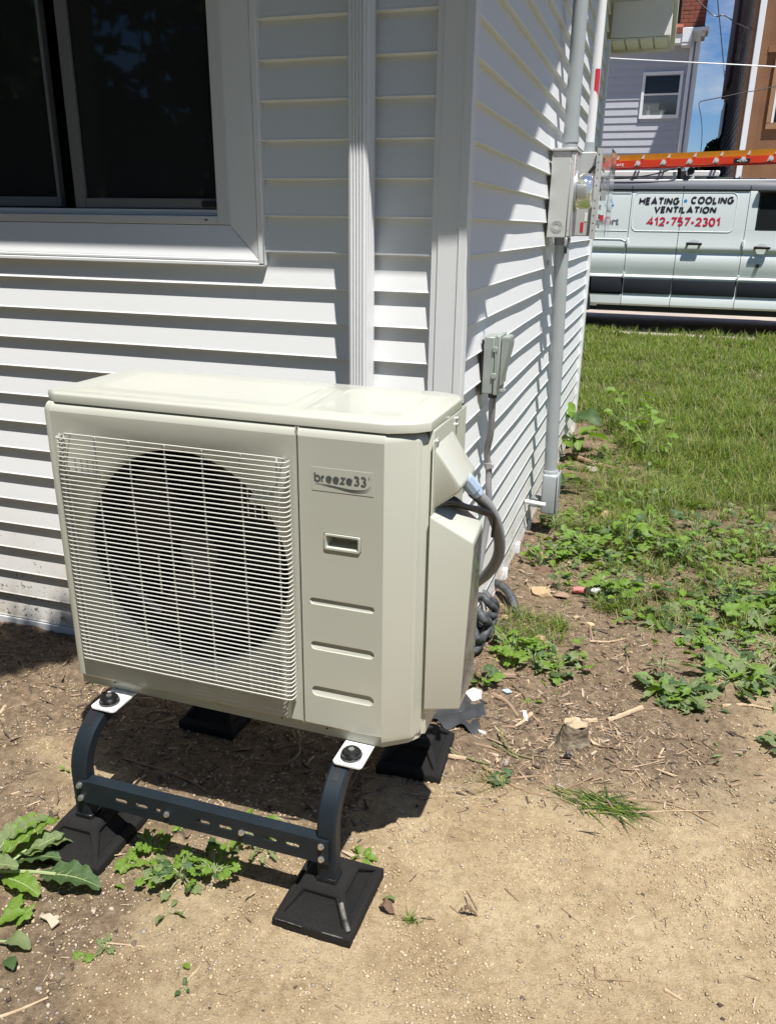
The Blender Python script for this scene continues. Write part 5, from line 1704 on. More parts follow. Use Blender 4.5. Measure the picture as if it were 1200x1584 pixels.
# ------------------------------------------------------------------ brown stucco building
BB = thing('brown_building', 'tall brown stucco building with white downspout and dark slatted side wall', 'building', (6, 22, 0.2))
bm = bmesh.new(); addbox(bm, 1.75, 9.0, 18.05, 28.0, 0.2, 9.5); build('wall', bm, m_stucco, BB)
box('corner_pilaster', 1.68, 1.735, 17.99, 18.40, 0.2, 9.4, m_stuccol, BB)
box('corner_pilaster', 1.88, 2.03, 18.00, 18.049, 0.2, 9.4, m_stucco, BB)
box('downspout', 1.745, 1.868, 17.90, 18.0, 0.3, 9.4, m_trim, BB, bev=0.01)
box('string_course', 2.031, 9.0, 17.98, 18.049, 5.0, 5.12, m_stucco, BB)
box('pilaster', 2.22, 2.40, 18.0, 18.049, 5.121, 9.4, m_stucco, BB)
bw = box('window', 2.20, 3.40, 17.99, 18.049, 3.56, 3.68, m_stuccol, BB)
box('frame', 2.20, 2.28, 17.985, 18.049, 3.681, 4.9, m_stuccol, bw)
box('frame', 2.29, 2.34, 18.0, 18.049, 3.681, 4.9, m_trim, bw)
box('pane', 2.35, 3.3, 18.02, 18.048, 3.70, 4.9, m_pane, bw)
# dark lap-sided side wall
zz = 0.4
while zz < 9.3:
    bm = bmesh.new()
    prism(bm, [(1.672, 18.41, zz), (1.690, 18.41, zz), (1.745, 18.41, zz), (1.745, 18.41, zz + 0.156), (1.700, 18.41, zz + 0.156)], (0, 9.6, 0))
    build('siding_plank', bm, m_dsid, BB)
    zz += 0.16
box('shingle_gable', 1.60, 1.70, 24.5, 28.1, 5.45, 9.5, m_dshing, BB)
sb = box('side_window', 1.615, 1.673, 25.0, 27.2, 4.15, 5.0, m_blk, BB)
box('roof', 1.5, 9.2, 17.7, 28.3, 9.5, 9.65, m_dshing, BB)

# ------------------------------------------------------------------ wires
def wire(pts, r, label, m=m_blk, n=8):
    bm = bmesh.new(); tube(bm, smooth_path(pts, n), r, 6)
    o = build('overhead_wire', bm, m, None, smooth=True); tagm(o, label, 'wire')
wire([(0.416, 16.0, 5.666), (0.674, 16.0, 5.442), (0.866, 16.0, 5.296), (1.035, 16.0, 5.297), (1.274, 16.2, 5.201), (1.66, 18.0, 5.42)], 0.011, 'thick black service cable sagging from the sky to the dark side wall')
wire([(0.80, 16.9, 6.4), (0.884, 17.0, 5.832), (1.032, 17.0, 5.216), (1.154, 17.0, 4.702), (1.248, 17.0, 4.296), (1.42, 19, 4.2)], 0.010, 'thin black wire hanging steeply beside the brown building')
wire([(-3.2, 15.0, 4.72), (-1.048, 15.0, 4.519), (-0.231, 15.0, 4.445), (0.897, 15.0, 4.35), (2.142, 15.0, 4.242), (6, 15, 3.9)], 0.009, 'pale straight wire crossing in front of the grey house', m_trim)
wire([(6.0, 15.5, 4.8), (2.233, 15.5, 4.048), (1.539, 15.5, 3.931), (0.79, 15.5, 3.801)], 0.009, 'black wire reaching left from the brown building')
wire([(0.79, 15.5, 3.801), (0.78, 15.5, 3.74), (0.855, 15.5, 3.492), (0.904, 15.5, 3.213), (0.923, 15.5, 2.818), (0.92, 15.5, 2.4)], 0.007, 'thin drop wire hanging down against the sky')
bm = bmesh.new(); 
for c_ in ((1.45, 17.6, 5.1), (1.56, 17.75, 5.15)):
    cyl(bm, c_, (c_[0] - 0.02, c_[1], c_[2] - 0.28), 0.035, 8)
tube(bm, smooth_path([(1.43, 17.6, 4.86), (1.50, 17.65, 4.72), (1.56, 17.75, 4.90)], 6), 0.010, 6)
tube(bm, smooth_path([(1.45, 17.6, 5.1), (1.52, 17.7, 5.42), (1.66, 18.0, 5.45)], 6), 0.010, 6)
o = build('cable_splice', bm, m_blk, None, smooth=True); tagm(o, 'black cable splice loop dangling beside the dark slatted wall', 'cable splice')

# ------------------------------------------------------------------ shrub behind the van
def leaf_mass(name, centers, n, size, m, label=None, cat=None, parent=None, kind=None):
    V, Fc, mi = [], [], []
    cs_ = np.array([c[:3] for c in centers]); rs = np.array([c[3] for c in centers])
    idx = rng.integers(0, len(cs_), n)
    d = rng.normal(size=(n, 3)); d /= np.linalg.norm(d, axis=1)[:, None]
    rad = rs[idx] * rng.random(n) ** 0.4
    P = cs_[idx] + d * rad[:, None]
    a = rng.normal(size=(n, 3)); a /= np.linalg.norm(a, axis=1)[:, None]
    b = np.cross(a, rng.normal(size=(n, 3))); b /= np.linalg.norm(b, axis=1)[:, None]
    s = size * (0.6 + 0.8 * rng.random(n))[:, None]
    q = np.stack([P - a * s, P - b * s * 0.45, P + a * s, P + b * s * 0.45], 1).reshape(-1, 3)
    f = np.arange(4 * n)
    o = np_mesh(name, q, f, np.full(n, 4), rng.integers(0, len(m), n), m, parent)
    return o
SH = thing('shrub', 'dark green bush showing between the van roof and the brown building', 'bush', (1.0, 13.6, 0.23))
o = leaf_mass('foliage', [(0.9 - 1.0, 0, 1.65, 0.5), (0.35, 0.1, 1.7, 0.48), (-0.4, 0.1, 1.55, 0.4), (0.1, 0.2, 1.1, 0.6), (0.1, 0.1, 0.6, 0.6)], 5000, 0.06, [m_leafb, m_leaf2], parent=SH)
bm = bmesh.new(); tube(bm, [Vector((1.0, 13.6, 0.2)), Vector((1.05, 13.62, 1.6))], [0.05, 0.02], 8); build('trunk', bm, m_wood, SH)
SH2 = thing('shrub', 'dark green ivy bush climbing the far side of the dark slatted wall', 'bush', (1.55, 26.5, 0.23))
leaf_mass('foliage', [(0, 0, 3.0, 0.5), (0.0, 0, 2.4, 0.6), (0.05, 0.3, 3.6, 0.35), (0, 0, 1.5, 0.8)], 5000, 0.07, [m_leafb, m_leaf2], parent=SH2)
bm = bmesh.new(); tube(bm, [Vector((1.55, 26.5, 0.2)), Vector((1.55, 26.5, 3.0))], [0.06, 0.02], 8); build('trunk', bm, m_wood, SH2)

# ------------------------------------------------------------------ loose ground litter (uncountable)
def visible_pts(n, x0, x1, y0, y1):
    return rng.uniform(x0, x1, n), rng.uniform(y0, y1, n)
_oct = np.array([[1, 0, 0], [0, 1, 0], [-1, 0, 0], [0, -1, 0], [0, 0, 1], [0, 0, -1]], float)
_of = np.array([[0, 1, 4], [1, 2, 4], [2, 3, 4], [3, 0, 4], [1, 0, 5], [2, 1, 5], [3, 2, 5], [0, 3, 5]])
def pebbles(name, n, smin, smax, mats, maskf=None, area=(-1.9, 1.6, -1.65, 2.2), pw=2.5, flat=0.6):
    x, y = visible_pts(n, *area)
    if maskf is not None:
        keep = rng.random(n) < maskf(x, y); x, y = x[keep], y[keep]; n = len(x)
    s = smin + (smax - smin) * rng.random(n) ** pw
    z = ground_h(x, y) + s * 0.15
    V = _oct[None] * (0.65 + 0.7 * rng.random((n, 6, 1)))
    V = V * np.stack([s, s * (0.6 + 0.4 * rng.random(n)), s * flat], 1)[:, None, :]
    a = rng.uniform(0, 2 * PI, n)
    ca, sa = np.cos(a)[:, None], np.sin(a)[:, None]
    X = V[..., 0] * ca - V[..., 1] * sa + x[:, None]; Y = V[..., 0] * sa + V[..., 1] * ca + y[:, None]; Z = V[..., 2] + z[:, None]
    VV = np.stack([X, Y, Z], -1).reshape(-1, 3)
    FF = (_of[None] + (np.arange(n) * 6)[:, None, None]).reshape(-1)
    mi = np.repeat(rng.integers(0, len(mats), n), 8)
    o = np_mesh(name, VV, FF, np.full(n * 8, 3), mi, mats)
    o['kind'] = 'stuff'
    return o
pebbles('pebbles', 46000, 0.0010, 0.0055, [m_peb[0], m_peb[3], m_peb[0], m_peb[1], m_peb[3]], lambda x, y: np.clip(0.45 + 0.55 * (x < 0.05), 0, 1), pw=2.6, flat=0.4)
pebbles('soil_crumbs', 40000, 0.0012, 0.0075, [m_peb[0], m_peb[2], m_chip[0], m_chip[1], m_chip[2], m_peb[1]], lambda x, y: 0.05 + 0.95 * litter_shade_mask(x, y), pw=2.2)
def chips(name, n, lmin, lmax, wr, mats, maskf, area, seg=2, up=0.0):
    x, y = visible_pts(n, *area)
    keep = rng.random(n) < maskf(x, y); x, y = x[keep], y[keep]; n = len(x)
    L_ = lmin + (lmax - lmin) * rng.random(n) ** 2.2
    w = L_ * wr * (0.5 + rng.random(n))
    h = w * 0.45
    a = rng.uniform(0, 2 * PI, n); pit = rng.normal(0, 0.16 + up, n)
    base = np.array([[-1, -1, 0], [-1, 1, 0], [1, 1, 0], [1, -1, 0], [-.9, -.6, 1], [-.9, .6, 1], [.8, .7, 1], [.9, -.5, 1]], float)
    V = base[None] * np.stack([L_ / 2, w / 2, h], 1)[:, None, :] * (0.8 + 0.4 * rng.random((n, 8, 1)))
    bend = (V[..., 0] / (L_ / 2)[:, None]) ** 2 * (rng.normal(0, 0.12, n) * L_)[:, None]
    V[..., 1] += bend
    Z0 = V[..., 2] + V[..., 0] * np.sin(pit)[:, None]
    ca, sa = np.cos(a)[:, None], np.sin(a)[:, None]
    X = V[..., 0] * ca - V[..., 1] * sa + x[:, None]; Y = V[..., 0] * sa + V[..., 1] * ca + y[:, None]
    Z = Z0 + (ground_h(x, y) + 0.001 + np.abs(np.sin(pit)) * L_ * 0.35)[:, None]
    VV = np.stack([X, Y, Z], -1).reshape(-1, 3)
    q = np.array([[0, 3, 7, 4], [3, 2, 6, 7], [2, 1, 5, 6], [1, 0, 4, 5], [4, 7, 6, 5]])
    FF = (q[None] + (np.arange(n) * 8)[:, None, None]).reshape(-1)
    mi = np.repeat(rng.integers(0, len(mats), n), 5)
    o = np_mesh(name, VV, FF, np.full(n * 5, 4), mi, mats)
    o['kind'] = 'stuff'
    return o
pileR = lambda x, y: np.exp(-(((x - 0.36) / 0.34) ** 2 + ((y + 0.02) / 0.24) ** 2))
chips('bark_litter', 26000, 0.006, 0.042, 0.16, [m_chip[0], m_chip[0], m_chip[1], m_chip[1], m_chip[2], m_chip[2], m_chip[0], m_chip[3]], lambda x, y: np.clip(0.05 + 0.28 * litter_shade_mask(x, y) ** 1.5 + 1.0 * pileR(x, y), 0, 1) * (litter_shade_mask(x, y) > 0.15), (-1.9, 1.5, -0.9, 2.4))
m_sand = [mat('sand_crumb', (0.44, 0.34, 0.21), rough=0.95), mat('sand_crumb_dark', (0.33, 0.25, 0.15), rough=0.95), mat('sand_crumb_pale', (0.52, 0.42, 0.28), rough=0.95)]
pebbles('sandy_crumbs', 110000, 0.0012, 0.0052, [m_sand[0], m_sand[0], m_sand[1], m_sand[2]], lambda x, y: np.clip(0.25 + 0.9 * sstep(0.42, 0.62, fbm(x * 5 + 3, y * 5 + 7, 3)), 0, 1) * (1 - 0.7 * litter_shade_mask(x, y)), (-1.5, 1.35, -1.62, 0.75), pw=1.8, flat=0.7)
chips('fine_litter', 30000, 0.008, 0.034, 0.085, [m_chip[0], m_chip[1], m_chip[2], m_chip[2], m_chip[3], m_woodp, m_peb[1]], lambda x, y: np.clip(1.3 * pileR(x, y) + 0.10 * litter_shade_mask(x, y) + 0.35 * np.exp(-((x - 0.15) ** 2 + (y - 3.3) ** 2) / 0.25), 0, 1), (-0.3, 1.4, -0.7, 3.9))
pebbles('gravel_bits', 12000, 0.0025, 0.0085, [m_peb[3], m_peb[0], m_peb[1], mat('pebble_rose', (0.44, 0.34, 0.29), rough=0.95)], lambda x, y: np.clip(sstep(0.45, 0.62, fbm(x * 3.3 + 40, y * 3.3, 4)), 0, 1) * (x < 0.05) + 0.04, (-1.9, 1.3, -1.65, 0.6), pw=2.0, flat=0.35)
chips('straw_bits', 3000, 0.006, 0.032, 0.07, [m_chip[2], m_chip[2], m_chip[0], m_peb[0], m_chip[3]], lambda x, y: 0.35 + 0.5 * (x < 0), (-1.5, 1.3, -1.6, 0.6))
chips('twig_bits', 1500, 0.03, 0.11, 0.035, [m_chip[0], m_chip[1], m_chip[2], m_woodp], lambda x, y: np.clip(0.08 + 0.5 * litter_shade_mask(x, y) + pileR(x, y), 0, 1), (-1.8, 1.4, -0.9, 2.2))

# ------------------------------------------------------------------ grass
def grass(name, x, y, hgt, wid, mats, lean=0.45, seg=3, probs=None, flatten=0.0, yaw=None):
    n = len(x)
    z = ground_h(x, y) - 0.002
    h = hgt * (0.55 + 0.75 * rng.random(n)); w = wid * (0.7 + 0.6 * rng.random(n))
    a = rng.uniform(0, 2 * PI, n) if yaw is None else yaw + rng.normal(0, 0.5, n) + PI * (rng.random(n) < 0.3)
    l = np.abs(rng.normal(lean, 0.28, n)) + flatten
    dx, dy = np.cos(a), np.sin(a)
    sx, sy = -dy, dx
    rows = []
    ts = np.linspace(0, 1, seg + 1)
    for t in ts:
        out = h * l * t ** 1.8
        zz_ = h * (t - 0.35 * l * t * t) / (1 + 0.5 * np.maximum(l - 0.8, 0)); zz_ = np.maximum(zz_, 0.004 * t)
        ww = w * (1 - t ** 1.6) * 0.5 + 0.0001
        c = np.stack([x + dx * out, y + dy * out, z + zz_], 1)
        s = np.stack([sx * ww, sy * ww, np.zeros(n)], 1)
        rows += [c - s, c + s]
    V = np.stack(rows, 1).reshape(-1, 3)
    k = 2 * (seg + 1)
    q = []
    for i in range(seg): q.append([2 * i, 2 * i + 1, 2 * i + 3, 2 * i + 2])
    q = np.array(q)
    FF = (q[None] + (np.arange(n) * k)[:, None, None]).reshape(-1)
    mm_ = rng.choice(len(mats), n, p=probs)
    o = np_mesh(name, V, FF, np.full(n * seg, 4), np.repeat(mm_, seg), mats)
    o['kind'] = 'stuff'
    return o
# lawn: dense, clumped
n = 190000
x = rng.uniform(-1.3, 3.6, n); y = 1.5 + 7.35 * rng.random(n) ** 1.25
keep = (rng.random(n) < turf_mask(x, y) * (0.22 + 1.0 * sstep(0.38, 0.62, fbm(x * 2.5, y * 2.5, 3))) * (0.45 + 0.55 * sstep(2.4, 4.6, y + fbm(x * 2, y * 2, 2)))) & (x < 0.9 + 0.34 * (y + 1.5)) & (x > np.where(y > 4.08, -1.3, 0.02))
x, y = x[keep], y[keep]
hh = 0.060 + 0.03 * (y < 5.5) + 0.065 * fbm(x * 1.3 + 5, y * 1.3, 3) + 0.05 * sstep(0.6, 0.75, fbm(x * 3 + 50, y * 3, 2)) * (y < 5) + 0.05 * (y > 8.6)
grass('lawn_grass', x, y, hh, 0.0042 + 0.0006 * (y - 2), m_gr, lean=0.95, probs=[0.38, 0.36, 0.12, 0.14])
# verge along the house and scattered tufts of grass among the weeds
def tufts(centers, per, rad, h, w, name, probs=None, lean=0.7):
    cx = np.repeat([c[0] for c in centers], per); cy = np.repeat([c[1] for c in centers], per)
    r_ = np.repeat([c[2] if len(c) > 2 else 1.0 for c in centers], per)
    a = rng.uniform(0, 2 * PI, len(cx)); q = rng.random(len(cx)) ** 0.6 * rad * r_
    return grass(name, cx + np.cos(a) * q, cy + np.sin(a) * q, h * (0.6 + 0.4 * r_), w, m_gr, lean=lean, probs=probs)
cl = []
for _ in range(42):
    cl.append((random.uniform(0.12, 0.62), random.uniform(1.75, 4.0), random.uniform(0.5, 1.2)))
for _ in range(120):
    yy = random.uniform(0.9, 3.0); cl.append((random.uniform(0.45, 0.9 + 0.3 * yy), yy, random.uniform(0.4, 1.1)))
for _ in range(10): cl.append((random.uniform(0.10, 0.30), random.uniform(0.45, 0.75), random.uniform(0.6, 1.0)))
for c_ in ((0.50, 1.02), (0.56, 1.05), (0.46, 1.12), (0.62, 0.98)): cl.append((*c_, 1.3))
tufts(cl, 70, 0.085, 0.075, 0.0036, 'weedy_grass', lean=0.9)

# ------------------------------------------------------------------ leaves and weeds
def leaf_mesh(kind, mats, seed=0, curl=0.12, wave=0.03):
    rs = random.Random(seed)
    bm = bmesh.new()
    if kind in ('broad', 'oval', 'toothed'):
        n = 14 if kind != 'oval' else 7
        rows = []
        for i in range(n + 1):
            t = i / n
            if kind == 'broad': w = 0.24 * math.sin(PI * min(1, t * 0.96 + 0.02)) ** 0.6 * (1.05 - 0.25 * t)
            elif kind == 'oval': w = 0.30 * math.sin(PI * (0.02 + 0.96 * t)) ** 0.7
            else: w = 0.15 * math.sin(PI * (0.04 + 0.94 * t)) ** 0.7 * (0.5 + 0.6 * t) * (1.3 if i % 2 else 0.55)
            zc_ = curl * math.sin(t * 2.6) - curl * 0.9 * t * t
            row = []
            for s in (-1, -0.5, 0, 0.5, 1):
                z_ = zc_ + abs(s) * w * 0.35 + (wave * math.sin(i * 1.9 + s * 2 + seed) * abs(s)) + rs.uniform(-1, 1) * wave * 0.3 * abs(s)
                row.append(bm.verts.new((t - (0.05 * abs(s) if kind == 'toothed' and i % 2 else 0), s * w, z_)))
            rows.append(row)
        for a, b in zip(rows, rows[1:]):
            for j in range(4): bm.faces.new((a[j], b[j], b[j + 1], a[j + 1]))
        if kind != 'oval':
            vr = []
            for i in range(n + 1):
                t = i / n; zc_ = curl * math.sin(t * 2.6) - curl * 0.9 * t * t + 0.004
                ww = 0.012 * (1 - t) + 0.002
                vr.append((bm.verts.new((t, -ww, zc_)), bm.verts.new((t, ww, zc_))))
            for a, b in zip(vr, vr[1:]): bm.faces.new((a[0], b[0], b[1], a[1])).material_index = 1
            if kind == 'broad':
                for i in range(2, n - 2, 2):
                    for sg in (-1, 1):
                        t = i / n
                        w = 0.24 * math.sin(PI * min(1, t * 0.96 + 0.02)) ** 0.6
                        p0 = rows[i][2].co + Vector((0, 0, 0.005)); p1 = rows[min(n, i + 1)][2 + sg].co + Vector((0.03, 0, 0.006))
                        d = Vector((0.006, 0, 0))
                        bm.faces.new([bm.verts.new(q_) for q_ in (p0 - d, p0 + d, p1)]).material_index = 1
    else:  # lobed: palmate outline
        c0 = bm.verts.new((0.42, 0, 0.02)); n = 30
        ring, mid = [], []
        for k in range(n):
            a = 2 * PI * k / n
            lobe = 0.70 + 0.30 * abs(math.cos(2.5 * a)) ** 0.7
            tooth = 1 + (0.11 if k % 2 else -0.07) + rs.uniform(-0.06, 0.06)
            r_ = 0.56 * lobe * tooth * (1.0 if abs(a - PI) > 0.4 else 0.55)
            x_, y_ = 0.42 + r_ * 1.08 * math.cos(a), r_ * (0.78 - 0.22 * math.cos(a)) * math.sin(a)
            z_ = curl * (0.3 - r_) + wave * math.sin(3 * a + seed) + rs.uniform(-1, 1) * wave * 0.4
            ring.append(bm.verts.new((x_, y_, z_)))
            mid.append(bm.verts.new((0.42 + r_ * 0.5 * math.cos(a), r_ * 0.5 * math.sin(a), 0.03 + wave * 0.6 * math.cos(5 * a))))
        for k in range(n):
            bm.faces.new((c0, mid[k], mid[(k + 1) % n])); bm.faces.new((mid[k], ring[k], ring[(k + 1) % n], mid[(k + 1) % n]))
    me = bpy.data.meshes.new('leaf_' + kind)
    bm.to_mesh(me); bm.free()
    for m in mats: me.materials.append(m)
    for p in me.polygons: p.use_smooth = True
    return me
LM = {}
for kind in ('broad', 'oval', 'toothed', 'lobed'):
    for mi_, mt in enumerate((m_leaf, m_leaf2, m_leaf3)):
        LM[(kind, mi_)] = [leaf_mesh(kind, [mt, m_vein], seed=s, curl=(0.10, 0.25, 0.05)[s % 3], wave=(0.045, 0.07, 0.055)[s % 3]) for s in range(3)]
def place_leaf(parent, kind, mi_, x, y, z, yaw, pitch, s, roll=0.0, name='leaf'):
    o = bpy.data.objects.new(name, random.choice(LM[(kind, mi_)]))
    link(o, parent)
    o.location = (x, y, z)
    o.rotation_euler = (roll, -pitch, yaw)
    o.scale = (s, s, s)
    return o
def weed(x, y, label, n=9, size=0.05, kind='lobed', mi=0, spread=0.03, hgt=0.04, name='weed', cat='weed', tiers=1, base_pitch=0.25, group=None, mix=None, rz=None):
    z = gz(x, y)
    t = thing(name, label, cat, (x, y, z), group=group)
    bm = bmesh.new()
    for k in range(n):
        yaw = (2 * PI * k / n if rz is None else rz + random.uniform(-0.7, 0.7)) + random.uniform(-0.5, 0.5)
        r_ = spread * random.uniform(0.25, 1.1)
        hz_ = hgt * random.uniform(0.3, 1.1)
        s = size * random.uniform(0.6, 1.2)
        bx, by = r_ * math.cos(yaw), r_ * math.sin(yaw)
        pts = [Vector((0, 0, -0.004)), Vector((bx * 0.4, by * 0.4, hz_ * 0.65)), Vector((bx, by, hz_))]
        tube(bm, pts, [0.0016, 0.0013, 0.0009], 4)
        m_i = mi if mix is None else random.choice(mix)
        place_leaf(t, kind, m_i, bx, by, hz_, yaw, base_pitch + random.uniform(-0.35, 0.3), s, random.uniform(-0.7, 0.7))
    build('stem', bm, m_vein, t, local=True)
    return t

# weeds between the front feet
weed(-0.545, -0.905, 'small bushy green weed just right of the front left rubber foot', 18, 0.026, 'lobed', 0, 0.032, 0.035)
weed(-0.562, -0.963, 'single broad light green leaf below the weed by the left foot', 3, 0.046, 'lobed', 0, 0.012, 0.02)
weed(-0.420, -0.960, 'largest leafy green weed clump under the cross bar', 34, 0.029, 'lobed', 0, 0.062, 0.045, mix=[0, 0, 1, 2])
weed(-0.470, -0.985, 'low green weed at the left edge of the large clump', 14, 0.028, 'lobed', 0, 0.038, 0.030)
weed(-0.345, -0.930, 'leafy weed at the right end of the large clump', 22, 0.031, 'lobed', 0, 0.048, 0.05, mix=[0, 1, 0])
weed(-0.520, -0.805, 'tiny bright green seedling behind the left end of the cross bar', 6, 0.024, 'oval', 0, 0.015, 0.014)
weed(-0.270, -0.800, 'wilted green weed spreading behind the middle of the cross bar', 12, 0.055, 'toothed', 2, 0.035, 0.018, base_pitch=0.05)
weed(-0.330, -0.775, 'broad-leaved green weed just behind the cross bar', 6, 0.055, 'oval', 0, 0.03, 0.02)
weed(-0.022, -0.752, 'small five-leaved weed behind the front right rubber foot', 6, 0.030, 'oval', 0, 0.015, 0.008, base_pitch=0.05)
weed(-0.390, -1.065, 'two pale round leaves lying on the soil below the weed clump', 3, 0.036, 'oval', 2, 0.018, 0.008, base_pitch=0.0)
weed(-0.495, -1.235, 'small lobed leaf on bare soil near the lower left corner', 2, 0.030, 'lobed', 0, 0.006, 0.008, base_pitch=0.0)
weed(-0.470, -1.190, 'tiny weed sprout beside the pale twig at lower left', 4, 0.020, 'lobed', 2, 0.012, 0.008)
weed(-0.285, -1.175, 'small oval green leaf on bare soil right of the lower left twigs', 1, 0.024, 'oval', 0, 0.004, 0.004, base_pitch=0.0)
weed(-0.250, -1.225, 'three tiny seedling leaves low in the foreground soil', 3, 0.016, 'oval', 1, 0.016, 0.006)
weed(-0.560, -1.040, 'flat yellow-green leaf right of the big leaf', 1, 0.035, 'oval', 0, 0.004, 0.005, base_pitch=0.0)
weed(-0.96, -0.715, 'tiny green sprout on bare soil left of the stand', 2, 0.020, 'oval', 0, 0.006, 0.008)
weed(-1.175, -0.30, 'tiny yellow-green sprout near the wall foot at left', 2, 0.022, 'oval', 0, 0.006, 0.012)
weed(0.07, -0.865, 'small green leaf beside the front right rubber foot', 1, 0.030, 'oval', 2, 0.004, 0.006, base_pitch=0.0)

# big dock leaves at the left edge
DL = thing('dock_plant', 'heap of large wilted green dock leaves at the left edge', 'leafy plant', (-0.785, -1.085, gz(-0.80, -1.09)))
for (dx, dy, dz, yaw, pit, s, mi_) in ((0.055, -0.002, 0.030, 0.10, 0.02, 0.160, 1), (-0.05, 0.03, 0.03, 0.6, 0.15, 0.15, 2), (-0.06, 0.0, 0.05, 1.05, 0.25, 0.15, 0), (-0.10, 0.01, 0.03, 1.5, 0.2, 0.13, 2),
                                      (-0.03, -0.03, 0.02, -0.15, 0.05, 0.12, 0), (-0.09, -0.03, 0.02, -0.7, 0.05, 0.11, 0), (-0.05, 0.02, 0.02, 0.35, 0.1, 0.12, 1), (-0.12, -0.02, 0.03, 2.6, 0.1, 0.14, 1), (-0.08, 0.04, 0.06, 0.9, 0.25, 0.11, 2), (-0.05, -0.05, 0.03, -1.2, 0.1, 0.09, 2), (-0.02, 0.03, 0.04, 0.8, 0.3, 0.10, 2), (-0.10, -0.05, 0.045, 0.2, 0.2, 0.12, 2), (-0.07, 0.05, 0.035, 1.7, 0.3, 0.10, 0)):
    place_leaf(DL, 'broad', mi_, dx, dy, dz, yaw, pit, s, random.uniform(-0.25, 0.25))
bm = bmesh.new()
tube(bm, smooth_path([(-0.15, -0.05, 0.02), (-0.06, -0.03, 0.03), (0.03, -0.01, 0.04), (0.10, 0.0, 0.045)], 5), 0.004, 6)
tube(bm, smooth_path([(-0.12, -0.04, 0.015), (-0.05, 0.0, 0.03), (-0.02, 0.04, 0.05)], 5), 0.0035, 6)
build('stem', bm, m_vein, DL, local=True, smooth=True)
DL2 = thing('dock_plant', 'small pile of wilted round leaves at lower left, below the big leaves', 'leafy plant', (-0.70, -1.26, gz(-0.70, -1.26)))
for (dx, dy, dz, yaw, pit, s, kd, mi_) in ((0.02, 0.0, 0.02, 0.1, 0.0, 0.062, 'oval', 2), (-0.03, 0.03, 0.02, 0.9, 0.1, 0.06, 'oval', 0), (0.0, 0.05, 0.02, 1.3, 0.15, 0.05, 'lobed', 0), (-0.05, 0.0, 0.02, 2.4, 0.1, 0.07, 'oval', 2), (0.05, -0.03, 0.012, -0.5, 0.2, 0.045, 'oval', 1), (-0.03, 0.07, 0.02, 1.7, 0.2, 0.045, 'lobed', 0)):
    place_leaf(DL2, kd, mi_, dx, dy, dz, yaw, pit, s)
bm = bmesh.new(); tube(bm, smooth_path([(-0.10, -0.05, 0.006), (-0.03, -0.01, 0.012), (0.03, 0.0, 0.022)], 5), 0.0025, 6); build('stem', bm, m_vein, DL2, local=True)

